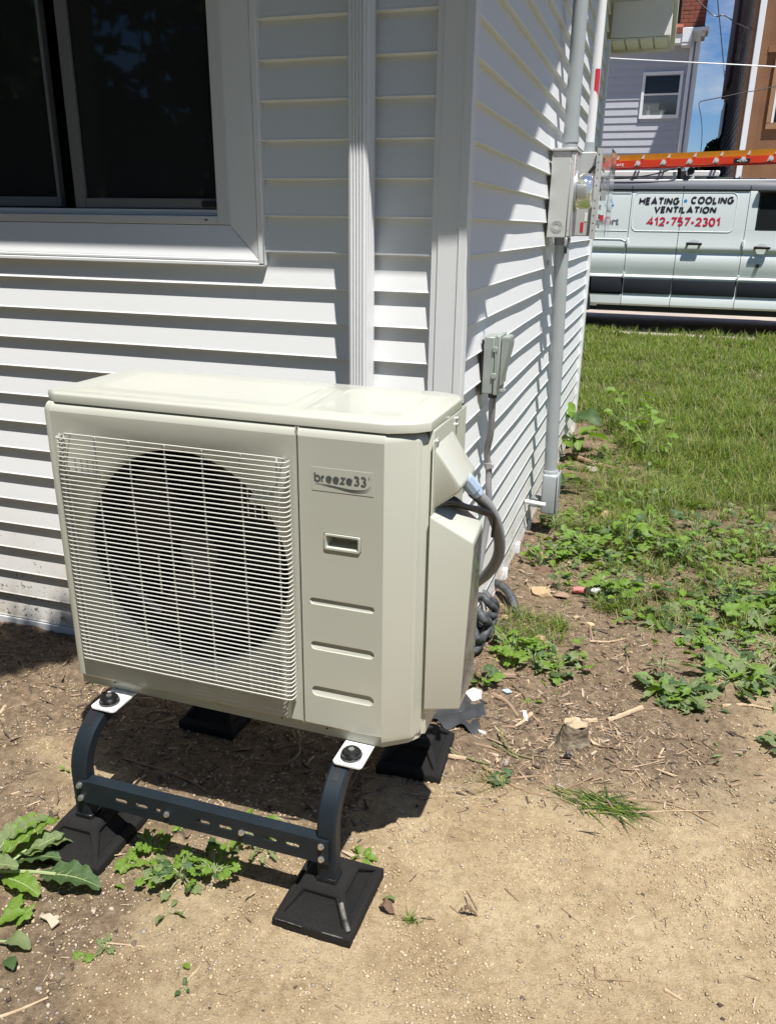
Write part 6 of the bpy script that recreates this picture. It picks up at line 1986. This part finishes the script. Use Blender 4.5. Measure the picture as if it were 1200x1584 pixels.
# weeds on the right, from near to far
RW = [
 (0.165, 0.400, 'leafy green weed against the wall, right of the pipe coil', 16, 0.085, 'lobed', 0.07, 0.07, [0, 0, 2]),
 (0.245, 0.370, 'grey-green toothed dandelion just right of the pipe coil', 12, 0.13, 'toothed', 0.03, 0.05, [0, 2, 0]),
 (0.335, 0.365, 'low spreading weed right of the grey-green dandelion', 11, 0.075, 'lobed', 0.08, 0.03, [0, 1, 2]),
 (0.100, 0.175, 'dark drooping weed between the unit and the bark litter', 6, 0.075, 'lobed', 0.03, 0.05, [1, 0]),
 (0.285, 0.125, 'single green leaf lying on the bark litter above the stump', 2, 0.065, 'lobed', 0.01, 0.02, [0]),
 (0.255, 1.060, 'thin upright seedling beside the tan rock', 7, 0.050, 'oval', 0.03, 0.09, [0, 1]),
 (0.130, 1.330, 'dark bushy weed at the base of the side wall batten', 15, 0.055, 'oval', 0.07, 0.09, [1, 1, 0]),
 (0.140, 1.860, 'low feathery weed just below the white pipe stub', 18, 0.06, 'toothed', 0.07, 0.08, [0, 0, 1]),
 (0.480, 1.080, 'leafy weed clump right of the pink plastic tube', 16, 0.10, 'lobed', 0.09, 0.08, [0, 0, 1]),
 (0.640, 1.120, 'broad green weed lying right of the weed clump', 8, 0.12, 'oval', 0.05, 0.05, [0, 1]),
 (0.330, 1.520, 'bright green lobed weed in the middle of the bare patch', 14, 0.10, 'lobed', 0.09, 0.09, [0, 0]),
 (0.210, 1.430, 'small leafy weed left of the bright lobed weed', 10, 0.07, 'lobed', 0.06, 0.06, [0, 1]),
 (0.520, 1.720, 'tall broad-leaved weed with one leaf catching the light', 12, 0.13, 'oval', 0.08, 0.12, [0, 1, 0]),
 (0.680, 1.700, 'flopped broad weed beside the tall broad-leaved weed', 12, 0.12, 'lobed', 0.09, 0.07, [0, 2, 0]),
 (0.790, 1.560, 'spiky tall-grass weed in the middle of the weed bed', 16, 0.13, 'toothed', 0.04, 0.10, [0, 1]),
 (0.620, 2.050, 'leafy weed at the near edge of the lawn, left one', 14, 0.10, 'lobed', 0.09, 0.07, [0, 0]),
 (0.860, 2.000, 'leafy weed at the near edge of the lawn, right one', 14, 0.09, 'lobed', 0.09, 0.08, [0, 1]),
 (0.980, 1.250, 'large star-shaped weed on the right side of the weed bed', 14, 0.13, 'toothed', 0.06, 0.08, [0, 0, 1]),
 (1.080, 1.020, 'flat broad weed with wilted leaves near the right edge', 12, 0.12, 'lobed', 0.10, 0.05, [0, 2]),
 (1.200, 1.180, 'leafy weed at the right edge of the photo, upper one', 12, 0.11, 'lobed', 0.09, 0.07, [0, 1]),
 (0.800, 0.900, 'wide spread of cut weeds in the middle of the soil', 16, 0.10, 'lobed', 0.14, 0.03, [0, 2, 1]),
 (0.900, 0.790, 'limp leaf bunch at the near side of the cut weeds', 10, 0.09, 'lobed', 0.10, 0.02, [2, 2, 0]),
 (1.120, 0.800, 'cut weed heap touching the right edge', 14, 0.11, 'toothed', 0.11, 0.04, [1, 0, 2]),
 (0.760, 0.330, 'wilted leaf pile on the soil, left of two near piles', 14, 0.10, 'lobed', 0.09, 0.02, [2, 1, 2]),
 (0.700, 0.500, 'small grey wilted weed above the left leaf pile', 9, 0.06, 'toothed', 0.05, 0.03, [2, 1]),
 (0.940, 0.480, 'cut leafy weed pile on the soil near the right edge', 16, 0.11, 'lobed', 0.11, 0.04, [0, 1, 2]),
 (1.060, 0.560, 'dense dark leaf heap against the right edge', 14, 0.11, 'toothed', 0.10, 0.05, [1, 1, 0]),
 (0.255, -0.335, 'dark crumpled leaf tuft on the bark litter right of the rear foot', 8, 0.045, 'lobed', 0.025, 0.02, [1]),
 (0.075, 3.350, 'bushy plant at the far corner post of the side wall', 14, 0.20, 'oval', 0.10, 0.28, [0, 1, 0]),
 (0.060, 2.500, 'tall leafy plant between the siding and the grey elbow', 14, 0.10, 'oval', 0.07, 0.16, [0, 1]),
 (0.420, 4.000, 'yellow-green shrubby weed standing at the lawn edge', 26, 0.08, 'oval', 0.14, 0.32, [0, 0]),
 (0.560, 3.500, 'second yellow-green shrubby weed nearer than the first', 22, 0.08, 'oval', 0.14, 0.26, [0, 0]),
 (0.900, -0.005 + 0.02, 'limp green stem with few leaves beside the thin stick', 5, 0.06, 'toothed', 0.06, 0.01, [2, 1]),
 (1.060, 0.130, 'dark wilted leaf scrap at the right edge beside the stick', 7, 0.07, 'lobed', 0.05, 0.02, [1, 2]),
]
for (x_, y_, lab, n_, s_, kd, sp_, h_, mx_) in RW:
    big = y_ < 2.4
    weed(x_, y_, lab, int(n_ * (1.35 if big else 1.0)), s_ * (0.62 if big else 1.0), kd, mx_[0], sp_, h_, mix=mx_, base_pitch=0.12)
# ground cover of small cut leaves: uncountable
def leaf_cover(name, n, cf, mats, smin=0.012, smax=0.04):
    x, y = visible_pts(n, 0.05, 2.0, -0.1, 3.6)
    keep = rng.random(n) < cf(x, y); x, y = x[keep], y[keep]; n = len(x)
    s = smin + (smax - smin) * rng.random(n) ** 1.5
    out = []
    tmpl = np.array([[-1, 0, 0.1], [-.45, -.42, 0.25], [.2, -.5, 0.2], [.35, -.18, 0.12], [1, -.1, 0.0], [.35, .2, 0.12], [.2, .5, 0.2], [-.45, .42, 0.25], [-.1, 0, 0.05]])
    f_ = np.array([[8, 0, 1], [8, 1, 2], [8, 2, 3], [8, 3, 4], [8, 4, 5], [8, 5, 6], [8, 6, 7], [8, 7, 0]])
    V = tmpl[None] * s[:, None, None] * (0.8 + 0.4 * rng.random((n, 9, 1)))
    a = rng.uniform(0, 2 * PI, n); p_ = rng.normal(0, 0.35, n); q = rng.normal(0, 0.35, n)
    X0 = V[..., 0] * np.cos(p_)[:, None] - V[..., 2] * np.sin(p_)[:, None]; Z0 = V[..., 0] * np.sin(p_)[:, None] + V[..., 2] * np.cos(p_)[:, None]
    Y0 = V[..., 1] * np.cos(q)[:, None] - Z0 * np.sin(q)[:, None]; Z1 = V[..., 1] * np.sin(q)[:, None] + Z0 * np.cos(q)[:, None]
    X = X0 * np.cos(a)[:, None] - Y0 * np.sin(a)[:, None] + x[:, None]; Y = X0 * np.sin(a)[:, None] + Y0 * np.cos(a)[:, None] + y[:, None]
    Z = Z1 + (ground_h(x, y) + 0.006 + rng.random(n) ** 2 * 0.045)[:, None]
    VV = np.stack([X, Y, Z], -1).reshape(-1, 3)
    FF = (f_[None] + (np.arange(n) * 9)[:, None, None]).reshape(-1)
    o = np_mesh(name, VV, FF, np.full(n * 8, 3), np.repeat(rng.integers(0, len(mats), n), 8), mats)
    o['kind'] = 'stuff'
def cover_f(x, y):
    d = np.zeros_like(x)
    for cx, cy, r_, w_ in ((1.0, 2.6, 0.5, .35), (1.3, 2.0, 0.4, .4), (0.55, 1.75, 0.35, .9), (0.85, 1.65, 0.35, .8), (1.0, 1.15, 0.30, .9), (1.25, 1.3, 0.3, .8), (0.80, 0.85, 0.20, .5), (0.50, 1.08, 0.12, .7), (0.2, 0.42, 0.11, .6), (0.34, 0.38, 0.10, .4), (1.0, 0.52, 0.16, .8), (0.76, 0.33, 0.09, .7), (0.15, 1.9, 0.16, .6),
                           (0.30, 2.3, 0.25, .5), (0.7, 2.3, 0.4, .5), (0.22, 1.40, 0.15, .5), (1.2, 0.8, 0.2, .6), (0.4, 3.2, 0.4, .25)):
        d = np.maximum(d, w_ * np.exp(-((x - cx) ** 2 + (y - cy) ** 2) / (r_ * r_)))
    return np.clip(d * (0.1 + 1.4 * sstep(0.46, 0.62, fbm(x * 6, y * 6, 3))), 0, 1)
leaf_cover('leafy_ground_cover', 24000, cover_f, [m_leaf, m_leaf, m_leaf2, m_leaf3], 0.008, 0.038)
# thin weeds scattered sparsely
chips('grass_clippings', 16000, 0.02, 0.07, 0.05, [m_gr[0], m_gr[1], m_gr[3], m_gr[3], m_leaf3], lambda x, y: np.clip(cover_f(x, y) * 0.9 + 0.12 * sstep(0.4, 1.2, y), 0, 1), (0.05, 1.8, 0.1, 2.4), up=0.15)

# grass tufts lying on the soil
def tuft_thing(x, y, label, n, h, w, flatten, rad, probs, yaw=None, name='grass_tuft'):
    cx = x + rng.normal(0, rad, n); cy = y + rng.normal(0, rad * 0.5, n)
    o = grass(name, cx, cy, np.full(n, h), w, m_gr, lean=0.8, probs=probs, flatten=flatten, yaw=yaw)
    del o['kind']; tagm(o, label, 'grass tuft')
tuft_thing(0.545, -0.345, 'uprooted dark green grass tuft lying on the bare soil', 210, 0.042, 0.0046, 1.3, 0.038, [0.25, 0.08, 0.50, 0.17], yaw=-0.25)
tuft_thing(0.158, -0.902, 'tiny grey-green grass tuft right of the front right rubber foot', 40, 0.024, 0.0022, 0.2, 0.006, [0.3, 0.2, 0.3, 0.2])
tuft_thing(0.245, -0.350, 'small wiry grass sprig beside the dark crumpled leaf', 24, 0.06, 0.002, 0.6, 0.015, [0.2, 0.3, 0.2, 0.3])

# sticks, roots, vines
def stick(pts, r, label, m=m_wood, r2=None, name='stick', cat='stick', lift=0.6):
    P = smooth_path([(x, y, gz(x, y) + r * lift + (q[0] if q else 0)) for x, y, *q in pts], 6)
    nn = len(P)
    bm = bmesh.new()
    tube(bm, P, r, 7, rfun=lambda i: (r + ((r2 if r2 else r * 0.5) - r) * i / nn) * (1 + 0.08 * math.sin(i * 1.7)))
    o = build(name, bm, m, None, smooth=True); tagm(o, label, cat)
stick([(-0.60, -1.43), (-0.55, -1.385), (-0.505, -1.335)], 0.0042, 'pale dry stick in the lower left corner', m_woodp)
stick([(-0.475, -1.182), (-0.43, -1.172), (-0.385, -1.163)], 0.0022, 'thin pale twig lying near the small weed at lower left', m_woodp)
stick([(-0.245, -1.165), (-0.255, -1.215)], 0.0018, 'thin reddish twig pointing down in the foreground soil', m_woodp)
stick([(-0.335, -1.232), (-0.315, -1.205)], 0.0022, 'short reddish twig stub left of the seedling leaves', m_wood)
stick([(0.050, -0.270), (0.085, -0.277), (0.14, -0.272)], 0.0085, 'thick pale bare root segment beside the rear rubber foot', m_woodp, 0.007)
stick([(0.040, -0.225, 0.03), (0.10, -0.262, 0.012), (0.17, -0.275, 0.006), (0.215, -0.27, 0.004)], 0.0034, 'green-brown vine stem crossing over the thick pale root', mat('vine_green', (0.16, 0.17, 0.06), rough=0.7))
stick([(0.135, -0.185), (0.20, -0.18), (0.25, -0.195), (0.30, -0.19)], 0.0042, 'dark crooked branch lying left of the stump', m_wood)
stick([(0.21, -0.11, 0.03), (0.23, -0.15, 0.02), (0.27, -0.19, 0.006), (0.33, -0.195)], 0.0036, 'mossy green branch arching beside the stump', MATS['vine_green'])
stick([(0.20, -0.165, 0.01), (0.26, -0.20, 0.01), (0.31, -0.215)], 0.0030, 'second mossy branch under the arching one', MATS['vine_green'])
stick([(0.19, -0.285), (0.25, -0.315), (0.30, -0.345), (0.34, -0.35)], 0.0055, 'dark gnarled root running below the stump', m_wood)
stick([(0.27, -0.32), (0.32, -0.295), (0.37, -0.275), (0.385, -0.305), (0.37, -0.33)], 0.0042, 'looped grey root below the stump', m_wood)
stick([(0.33, -0.355), (0.38, -0.36), (0.40, -0.34), (0.46, -0.29), (0.52, -0.235, 0.01)], 0.0032, 'long thin root rising to the right of the looped root', m_wood)
stick([(0.415, 0.022), (0.455, 0.05), (0.50, 0.075)], 0.0085, 'pale peeled stick just right of the stump, near piece', m_woodp, 0.009)
stick([(0.535, 0.085), (0.58, 0.125), (0.64, 0.205)], 0.0085, 'longer pale stick lying beyond the near piece', m_woodp, 0.009)
stick([(0.58, -0.34), (0.66, -0.29), (0.76, -0.285), (0.86, -0.335)], 0.0026, 'long curved grey stem right of the uprooted grass', m_wood)
stick([(0.62, -0.36), (0.72, -0.315), (0.84, -0.27)], 0.0024, 'straight thin stem crossing the curved grey stem', m_woodp)
stick([(0.90, -0.135), (1.0, -0.06), (1.12, -0.06)], 0.0042, 'dark straight twig reaching in from the right edge', m_wood)
stick([(0.62, -0.14), (0.70, -0.075), (0.80, 0.03)], 0.0018, 'thin dry grass stalk in the middle of the bare soil', m_woodp)
stick([(0.345, -0.735), (0.385, -0.765)], 0.0020, 'short thin twig on the bare soil below the grass tuft', m_wood)
stick([(0.385, -0.60), (0.37, -0.66), (0.40, -0.69), (0.42, -0.695)], 0.0014, 'thin bent brown hair-like root on the bare soil', m_wood)
stick([(0.485, -0.755), (0.53, -0.785)], 0.0022, 'short dark twig in the middle of the foreground soil', m_wood)
stick([(0.23, -0.83), (0.285, -0.86)], 0.0020, 'purplish twig beside the small dark stain on the soil', m_wood)
stick([(0.575, -0.895), (0.58, -0.920), (0.60, -0.918), (0.65, -0.905)], 0.0030, 'hooked reddish twig in the lower right soil', m_wood)
stick([(0.72, -0.905), (0.755, -0.918)], 0.0045, 'stubby pale bark piece in the lower right soil', m_woodp)
stick([(0.47, -0.835), (0.485, -0.86)], 0.0018, 'tiny twig left of the hooked reddish twig', m_wood)
stick([(-0.05, -0.47), (0.05, -0.475), (0.16, -0.44), (0.30, -0.40)], 0.0015, 'thin pale root thread leaving the shadow of the unit', m_woodp)
stick([(-0.42, -0.43, 0.01), (-0.36, -0.40, 0.02), (-0.34, -0.44, 0.015), (-0.37, -0.49, 0.01), (-0.46, -0.50, 0.005)], 0.0048, 'grey looping root in the shadow under the unit', m_wood)
stick([(-0.85, -0.60), (-0.72, -0.61), (-0.60, -0.63), (-0.52, -0.66)], 0.0045, 'dark crooked stick in the shade behind the left leg', m_wood)
stick([(-0.95, -0.30, 0.0), (-1.02, -0.33), (-1.08, -0.37)], 0.0035, 'pale forked twig near the left end of the unit', m_woodp)
stick([(0.095, 0.235), (0.15, 0.245), (0.20, 0.25)], 0.012, 'thick brown bark slab between the unit and the green weed', MATS['chip_tan'], 0.010)
stick([(0.145, 0.12), (0.20, 0.09), (0.25, 0.02)], 0.009, 'split tan wood piece on the bark litter', MATS['chip_tan'], 0.005)
stick([(0.20, 0.20), (0.25, 0.15), (0.28, 0.08)], 0.0065, 'dark bark strip beside the split wood piece', MATS['chip_brown'], 0.004)
stick([(0.29, 0.05), (0.27, 0.0), (0.25, -0.04)], 0.008, 'pale splintered wood piece left of the stump', m_woodp, 0.004)
stick([(0.43, 0.60), (0.50, 0.63), (0.56, 0.67)], 0.005, 'pale twig on the soil left of the cut weeds', m_woodp)
stick([(0.10, 3.25, 0.01), (0.25, 3.12, 0.02), (0.40, 3.05, 0.01)], 0.016, 'dark branch on the bare patch by the far wall corner', m_wood, 0.010)
stick([(0.90, 0.30), (0.98, 0.33), (1.06, 0.33)], 0.006, 'pinkish-tan bare stem at the near edge of the leaf heap', m_woodp)

# stump
SPm = thing('tree_stump', 'small weathered grey tree stump in the bark litter', 'stump', (0.430, -0.075, gz(0.43, -0.075)))
bm = bmesh.new()
nr = 22
rings = []
for z_, r_ in ((-0.02, 0.060), (0.0, 0.054), (0.02, 0.044), (0.045, 0.040), (0.068, 0.038), (0.074, 0.036)):
    rings.append([bm.verts.new((0.012 * z_ / 0.07 + r_ * (1 + 0.13 * math.sin(3 * a + 1) + 0.08 * math.sin(7 * a + z_ * 60)) * math.cos(a), r_ * (1 + 0.13 * math.sin(3 * a + 1) + 0.08 * math.sin(7 * a + z_ * 60)) * math.sin(a) * 0.85, z_ + 0.006 * math.sin(2 * a))) for a in [2 * PI * k / nr for k in range(nr)]])
for a, b in zip(rings, rings[1:]): bridge(bm, a, b)
bm.faces.new(rings[-1])
bmesh.ops.recalc_face_normals(bm, faces=bm.faces)
build('trunk', bm, m_stump, SPm, smooth=True, local=True)
bm = bmesh.new()
vv = [bm.verts.new((0.012 + 0.036 * math.cos(a), 0.030 * math.sin(a), 0.0775 + 0.003 * math.sin(5 * a))) for a in [2 * PI * k / 18 for k in range(18)]]
c_ = bm.verts.new((0.01, 0, 0.074))
for k in range(18): bm.faces.new((vv[k], vv[(k + 1) % 18], c_))
build('cut_face', bm, m_woodp, SPm, local=True, smooth=True)

# rocks
def rock(x, y, sx, sy, sz, label, m=m_rock, seed=1, zoff=0.0):
    rs = random.Random(seed)
    bm = bmesh.new()
    for _ in range(22):
        d = Vector((rs.gauss(0, 1), rs.gauss(0, 1), rs.gauss(0, 1))).normalized()
        k = rs.uniform(0.8, 1.08)
        bm.verts.new((d.x * sx * k, d.y * sy * k, d.z * sz * k))
    bmesh.ops.convex_hull(bm, input=bm.verts)
    bmesh.ops.delete(bm, geom=[v_ for v_ in bm.verts if not v_.link_faces], context='VERTS')
    bmesh.ops.bevel(bm, geom=bm.edges[:], offset=min(sx, sy, sz) * 0.18, segments=2, profile=0.6, affect='EDGES')
    bmesh.ops.rotate(bm, verts=bm.verts, cent=(0, 0, 0), matrix=Matrix.Rotation(seed * 1.3, 3, 'Z'))
    bmesh.ops.translate(bm, verts=bm.verts, vec=(x, y, gz(x, y) + sz * 0.25 + zoff))
    o = build('rock', bm, m, None, smooth=True); tagm(o, label, 'rock')
rock(0.185, 0.985, 0.060, 0.050, 0.028, 'larger tan rock near the side wall beside the thin seedling', seed=2)
rock(0.275, 0.985, 0.042, 0.034, 0.016, 'flat brownish rock touching the larger tan rock', m=MATS['chip_tan'], seed=5)
rock(0.245, 0.545, 0.042, 0.040, 0.026, 'orange-tan rock in the grass above the green weeds', seed=3)
rock(0.150, 1.450, 0.040, 0.060, 0.020, 'pale tan stone at the foot of the white base board', seed=4)
rock(0.080, 0.700, 0.030, 0.022, 0.014, 'small pale stone beside the black pipe coil', seed=6)
rock(0.420, 0.760, 0.022, 0.016, 0.009, 'small pale stone on the soil left of the cut weeds', seed=7)
rock(0.36, 0.80, 0.018, 0.014, 0.008, 'tiny pinkish stone left of the small pale stone', seed=8)
rock(0.230, 3.020, 0.060, 0.05, 0.03, 'grey stone on the bare patch by the far wall corner', m=m_peb[1], seed=9)
rock(0.400, 2.150, 0.060, 0.05, 0.03, 'tan stone in the weedy verge right of the grey elbow', seed=10)
rock(0.255, -0.235, 0.014, 0.012, 0.008, 'small mauve-grey stone left of the looped root', m=m_peb[1], seed=11)
rock(0.565, -0.105, 0.010, 0.008, 0.006, 'dark pebble at the end of the dry grass stalk', m=m_peb[2], seed=12)
rock(0.815, -0.285, 0.006, 0.006, 0.005, 'dark pebble on the soil near the right edge', m=m_peb[2], seed=13)
rock(0.440, -0.825, 0.006, 0.005, 0.004, 'black pebble in the middle of the foreground soil', m=m_peb[2], seed=14)
rock(0.435, -1.02, 0.007, 0.006, 0.004, 'black fleck low in the foreground soil', m=m_peb[2], seed=15)
rock(-0.415, -1.165, 0.010, 0.008, 0.006, 'dark red-brown clod below the pale round leaves', m=m_peb[2], seed=16)
for i_, (x_, y_) in enumerate(((-0.70, -1.03), (-0.52, -1.10), (-0.555, -1.12), (-0.63, -1.16))):
    rock(x_, y_, 0.010, 0.009, 0.006, ['small pinkish pebble right against the big leaf and left foot', 'first of two pale pebbles below the big leaf', 'second of two pale pebbles below the big leaf, further left', 'flat pale pebble above the lower leaf pile'][i_], m=m_peb[3], seed=20 + i_)

# scraps
TB = thing('plastic_tube', 'clear plastic tube with pink cap lying among the weeds', 'plastic tube', (0.37, 1.05, gz(0.37, 1.05) + 0.02))
bm = bmesh.new(); tube(bm, [Vector(p) for p in ((0.005, 0, 0), (0.06, 0.008, 0.003), (0.075, 0.01, 0.004), (0.10, 0.013, 0.006))], [0.017, 0.017, 0.012, 0.011], 14)
build('barrel', bm, m_film, TB, local=True, smooth=True)
bm = bmesh.new(); tube(bm, [Vector(p) for p in ((-0.05, -0.008, -0.002), (-0.03, -0.005, 0), (-0.002, 0, 0))], [0.013, 0.016, 0.017], 14)
build('cap', bm, mat('pink_cap', (0.60, 0.16, 0.16), rough=0.5), TB, local=True, smooth=True)
def scrap(pts, th, m, label, cat, name):
    bm = bmesh.new()
    prism(bm, [(x, y, gz(x, y) + 0.006 + q) for x, y, q in pts], (0, 0, th))
    o = build(name, bm, m, None); tagm(o, label, cat)
scrap([(0.055, 0.075, 0.012), (0.085, 0.050, 0.004), (0.112, 0.070, 0.0), (0.106, 0.112, 0.006), (0.075, 0.115, 0.01)], 0.003, m_white, 'white paper scrap on the ground behind the pipe cover', 'paper scrap', 'paper_scrap')
scrap([(0.143, -0.118, 0.0), (0.148, -0.127, 0.0), (0.172, -0.136, 0.001), (0.168, -0.125, 0.002)], 0.006, m_white, 'small white plastic tag on the bark litter', 'plastic scrap', 'plastic_tag')
scrap([(0.258, 0.05, 0.004), (0.272, 0.005, 0.0), (0.285, 0.002, 0.0), (0.272, 0.048, 0.005)], 0.003, m_white, 'pale folded paper strip left of the stump', 'paper scrap', 'paper_scrap')
scrap([(0.168, 0.150, 0.002), (0.19, 0.138, 0.0), (0.207, 0.148, 0.0), (0.19, 0.160, 0.003)], 0.003, MATS['fitting_blue'], 'bluish plastic flake among the bark', 'plastic scrap', 'plastic_flake')
scrap([(0.485, -0.048, 0.004), (0.50, -0.055, 0.003), (0.528, -0.075, 0.0), (0.50, -0.068, 0.0)], 0.004, m_woodp, 'thin pale root scrap just right of the stump', 'scrap', 'root_scrap')
scrap([(-0.665, -1.175, 0.004), (-0.64, -1.165, 0.010), (-0.605, -1.175, 0.004), (-0.612, -1.195, 0.002), (-0.635, -1.182, 0.008)], 0.003, m_peb[3], 'curled pale bark flake below the big leaf', 'bark flake', 'bark_flake')
# black weed-barrier cloth showing behind the rear foot
bm = bmesh.new()
nx_, ny_ = 12, 10
g_ = [[bm.verts.new((-0.02 + 0.16 * i / nx_ + 0.01 * math.sin(j * 1.3), -0.13 + 0.20 * j / ny_ + 0.012 * math.sin(i), gz(-0.02 + 0.16 * i / nx_, -0.13 + 0.20 * j / ny_) + 0.012 + 0.010 * math.sin(i * 0.9) * math.cos(j * 1.1))) for j in range(ny_ + 1)] for i in range(nx_ + 1)]
for i in range(nx_):
    for j in range(ny_): bm.faces.new((g_[i][j], g_[i + 1][j], g_[i + 1][j + 1], g_[i][j + 1]))
o = build('weed_cloth', bm, mat('black_cloth', (0.03, 0.032, 0.035), rough=0.6), None, smooth=True); tagm(o, 'crumpled black sheet on the ground behind the rear rubber foot', 'black sheet')
# dead leaves
def dead(x, y, s, yaw, label, kd='lobed', m=None):
    me = leaf_mesh(kd, [m or m_deadleaf, m_deadleaf], seed=int(s * 1000), curl=0.5, wave=0.14)
    o = bpy.data.objects.new('dead_leaf', me); link(o)
    o.location = (x, y, gz(x, y) + 0.006); o.rotation_euler = (0.2, -0.1, yaw); o.scale = (s, s, s)
    tagm(o, label, 'dead leaf')
dead(0.075, -0.885, 0.040, -0.4, 'curled brown dead leaf right of the front right foot', 'oval')
dead(0.255, -0.845, 0.045, 0.1, 'dark crumbled leaf smear on the bare soil', 'toothed')
dead(0.230, -0.255, 0.022, 1.4, 'pale dry leaf standing on the bark litter', 'oval', m_woodp)
dead(0.120, 1.220, 0.090, 0.3, 'reddish-brown dead leaf at the foot of the wall batten')
dead(0.42, -0.19 + 0.02, 0.03, 0.5, 'small black leaf scrap beside the stump', 'oval', m_blk)
dead(0.56, 0.10, 0.03, 2.2, 'dark leaf bit beside the longer pale stick', 'oval')
dead(0.70, 0.42, 0.05, 2.6, 'brown dry leaf between the two wilted piles', 'oval')
dead(-0.115, -0.90 + 0.9, 0.03, 0.6, 'dull brown leaf in the shade behind the unit', 'oval')

# ------------------------------------------------------------------ tree row added out of view to dim sky light, mirrored in the window glass
for i_, (x_, y_, h_, w_) in enumerate(((-9.5, -8.5, 7.5, 2.9), (-4.8, -9.5, 8.5, 3.2), (0.2, -8.8, 8.0, 3.1), (5.0, -9.6, 8.5, 3.2), (9.8, -8.2, 7.5, 3.0))):
    T = thing('unseen_tree', ['far left', 'left', 'middle', 'right', 'far right'][i_] + ' leafy tree of the row added behind the viewer to dim sky light', 'tree', (x_, y_, 0.0))
    cs2 = [(random.uniform(-w_, w_) * 0.75, random.uniform(-1.2, 1.2), random.uniform(0.8, h_ - 1.2), random.uniform(0.9, 1.5)) for _ in range(22)]
    leaf_mass('crown', cs2, 9000, 0.20, [m_leafb, m_leaf2], parent=T)
    bm = bmesh.new(); tube(bm, [Vector((x_, y_, 0)), Vector((x_ + 0.1, y_, h_ * 0.4)), Vector((x_ + 0.3, y_ + 0.2, h_ * 0.8))], [0.22, 0.16, 0.05], 10)
    build('trunk', bm, m_stump, T, smooth=True)

T = thing('unseen_tree', 'leafy tree left of the viewer with a limb shading the foot of the wall', 'tree', (-4.2, -3.8, 0.0))
cs3 = [(random.uniform(-1.5, 1.1), random.uniform(-1.3, 1.1), random.uniform(3.8, 6.8), random.uniform(0.6, 1.0)) for _ in range(16)]
leaf_mass('crown', cs3, 9000, 0.15, [m_leafb, m_leaf2], parent=T)
leaf_mass('crown', [(3.72, 2.28, 4.65, 0.22), (3.45, 2.20, 4.6, 0.26), (3.1, 2.0, 4.6, 0.34), (2.6, 1.9, 4.7, 0.42), (3.85, 2.45, 4.45, 0.13), (2.0, 1.5, 4.7, 0.45)], 2200, 0.060, [m_leafb, m_leaf2], parent=T)
bm = bmesh.new()
tube(bm, smooth_path([(-4.2, -3.8, -0.05), (-4.15, -3.75, 2.2), (-4.0, -3.7, 4.0), (-4.1, -3.6, 6.2)], 4), 0.17, 10, rfun=lambda i: 0.17 - 0.010 * i)
tube(bm, smooth_path([(-4.1, -3.7, 3.2), (-3.0, -2.9, 4.1), (-1.8, -2.1, 4.6), (-0.65, -1.50, 4.6)], 4), 0.06, 8, rfun=lambda i: 0.06 - 0.0042 * i)
build('trunk', bm, m_stump, T, smooth=True)
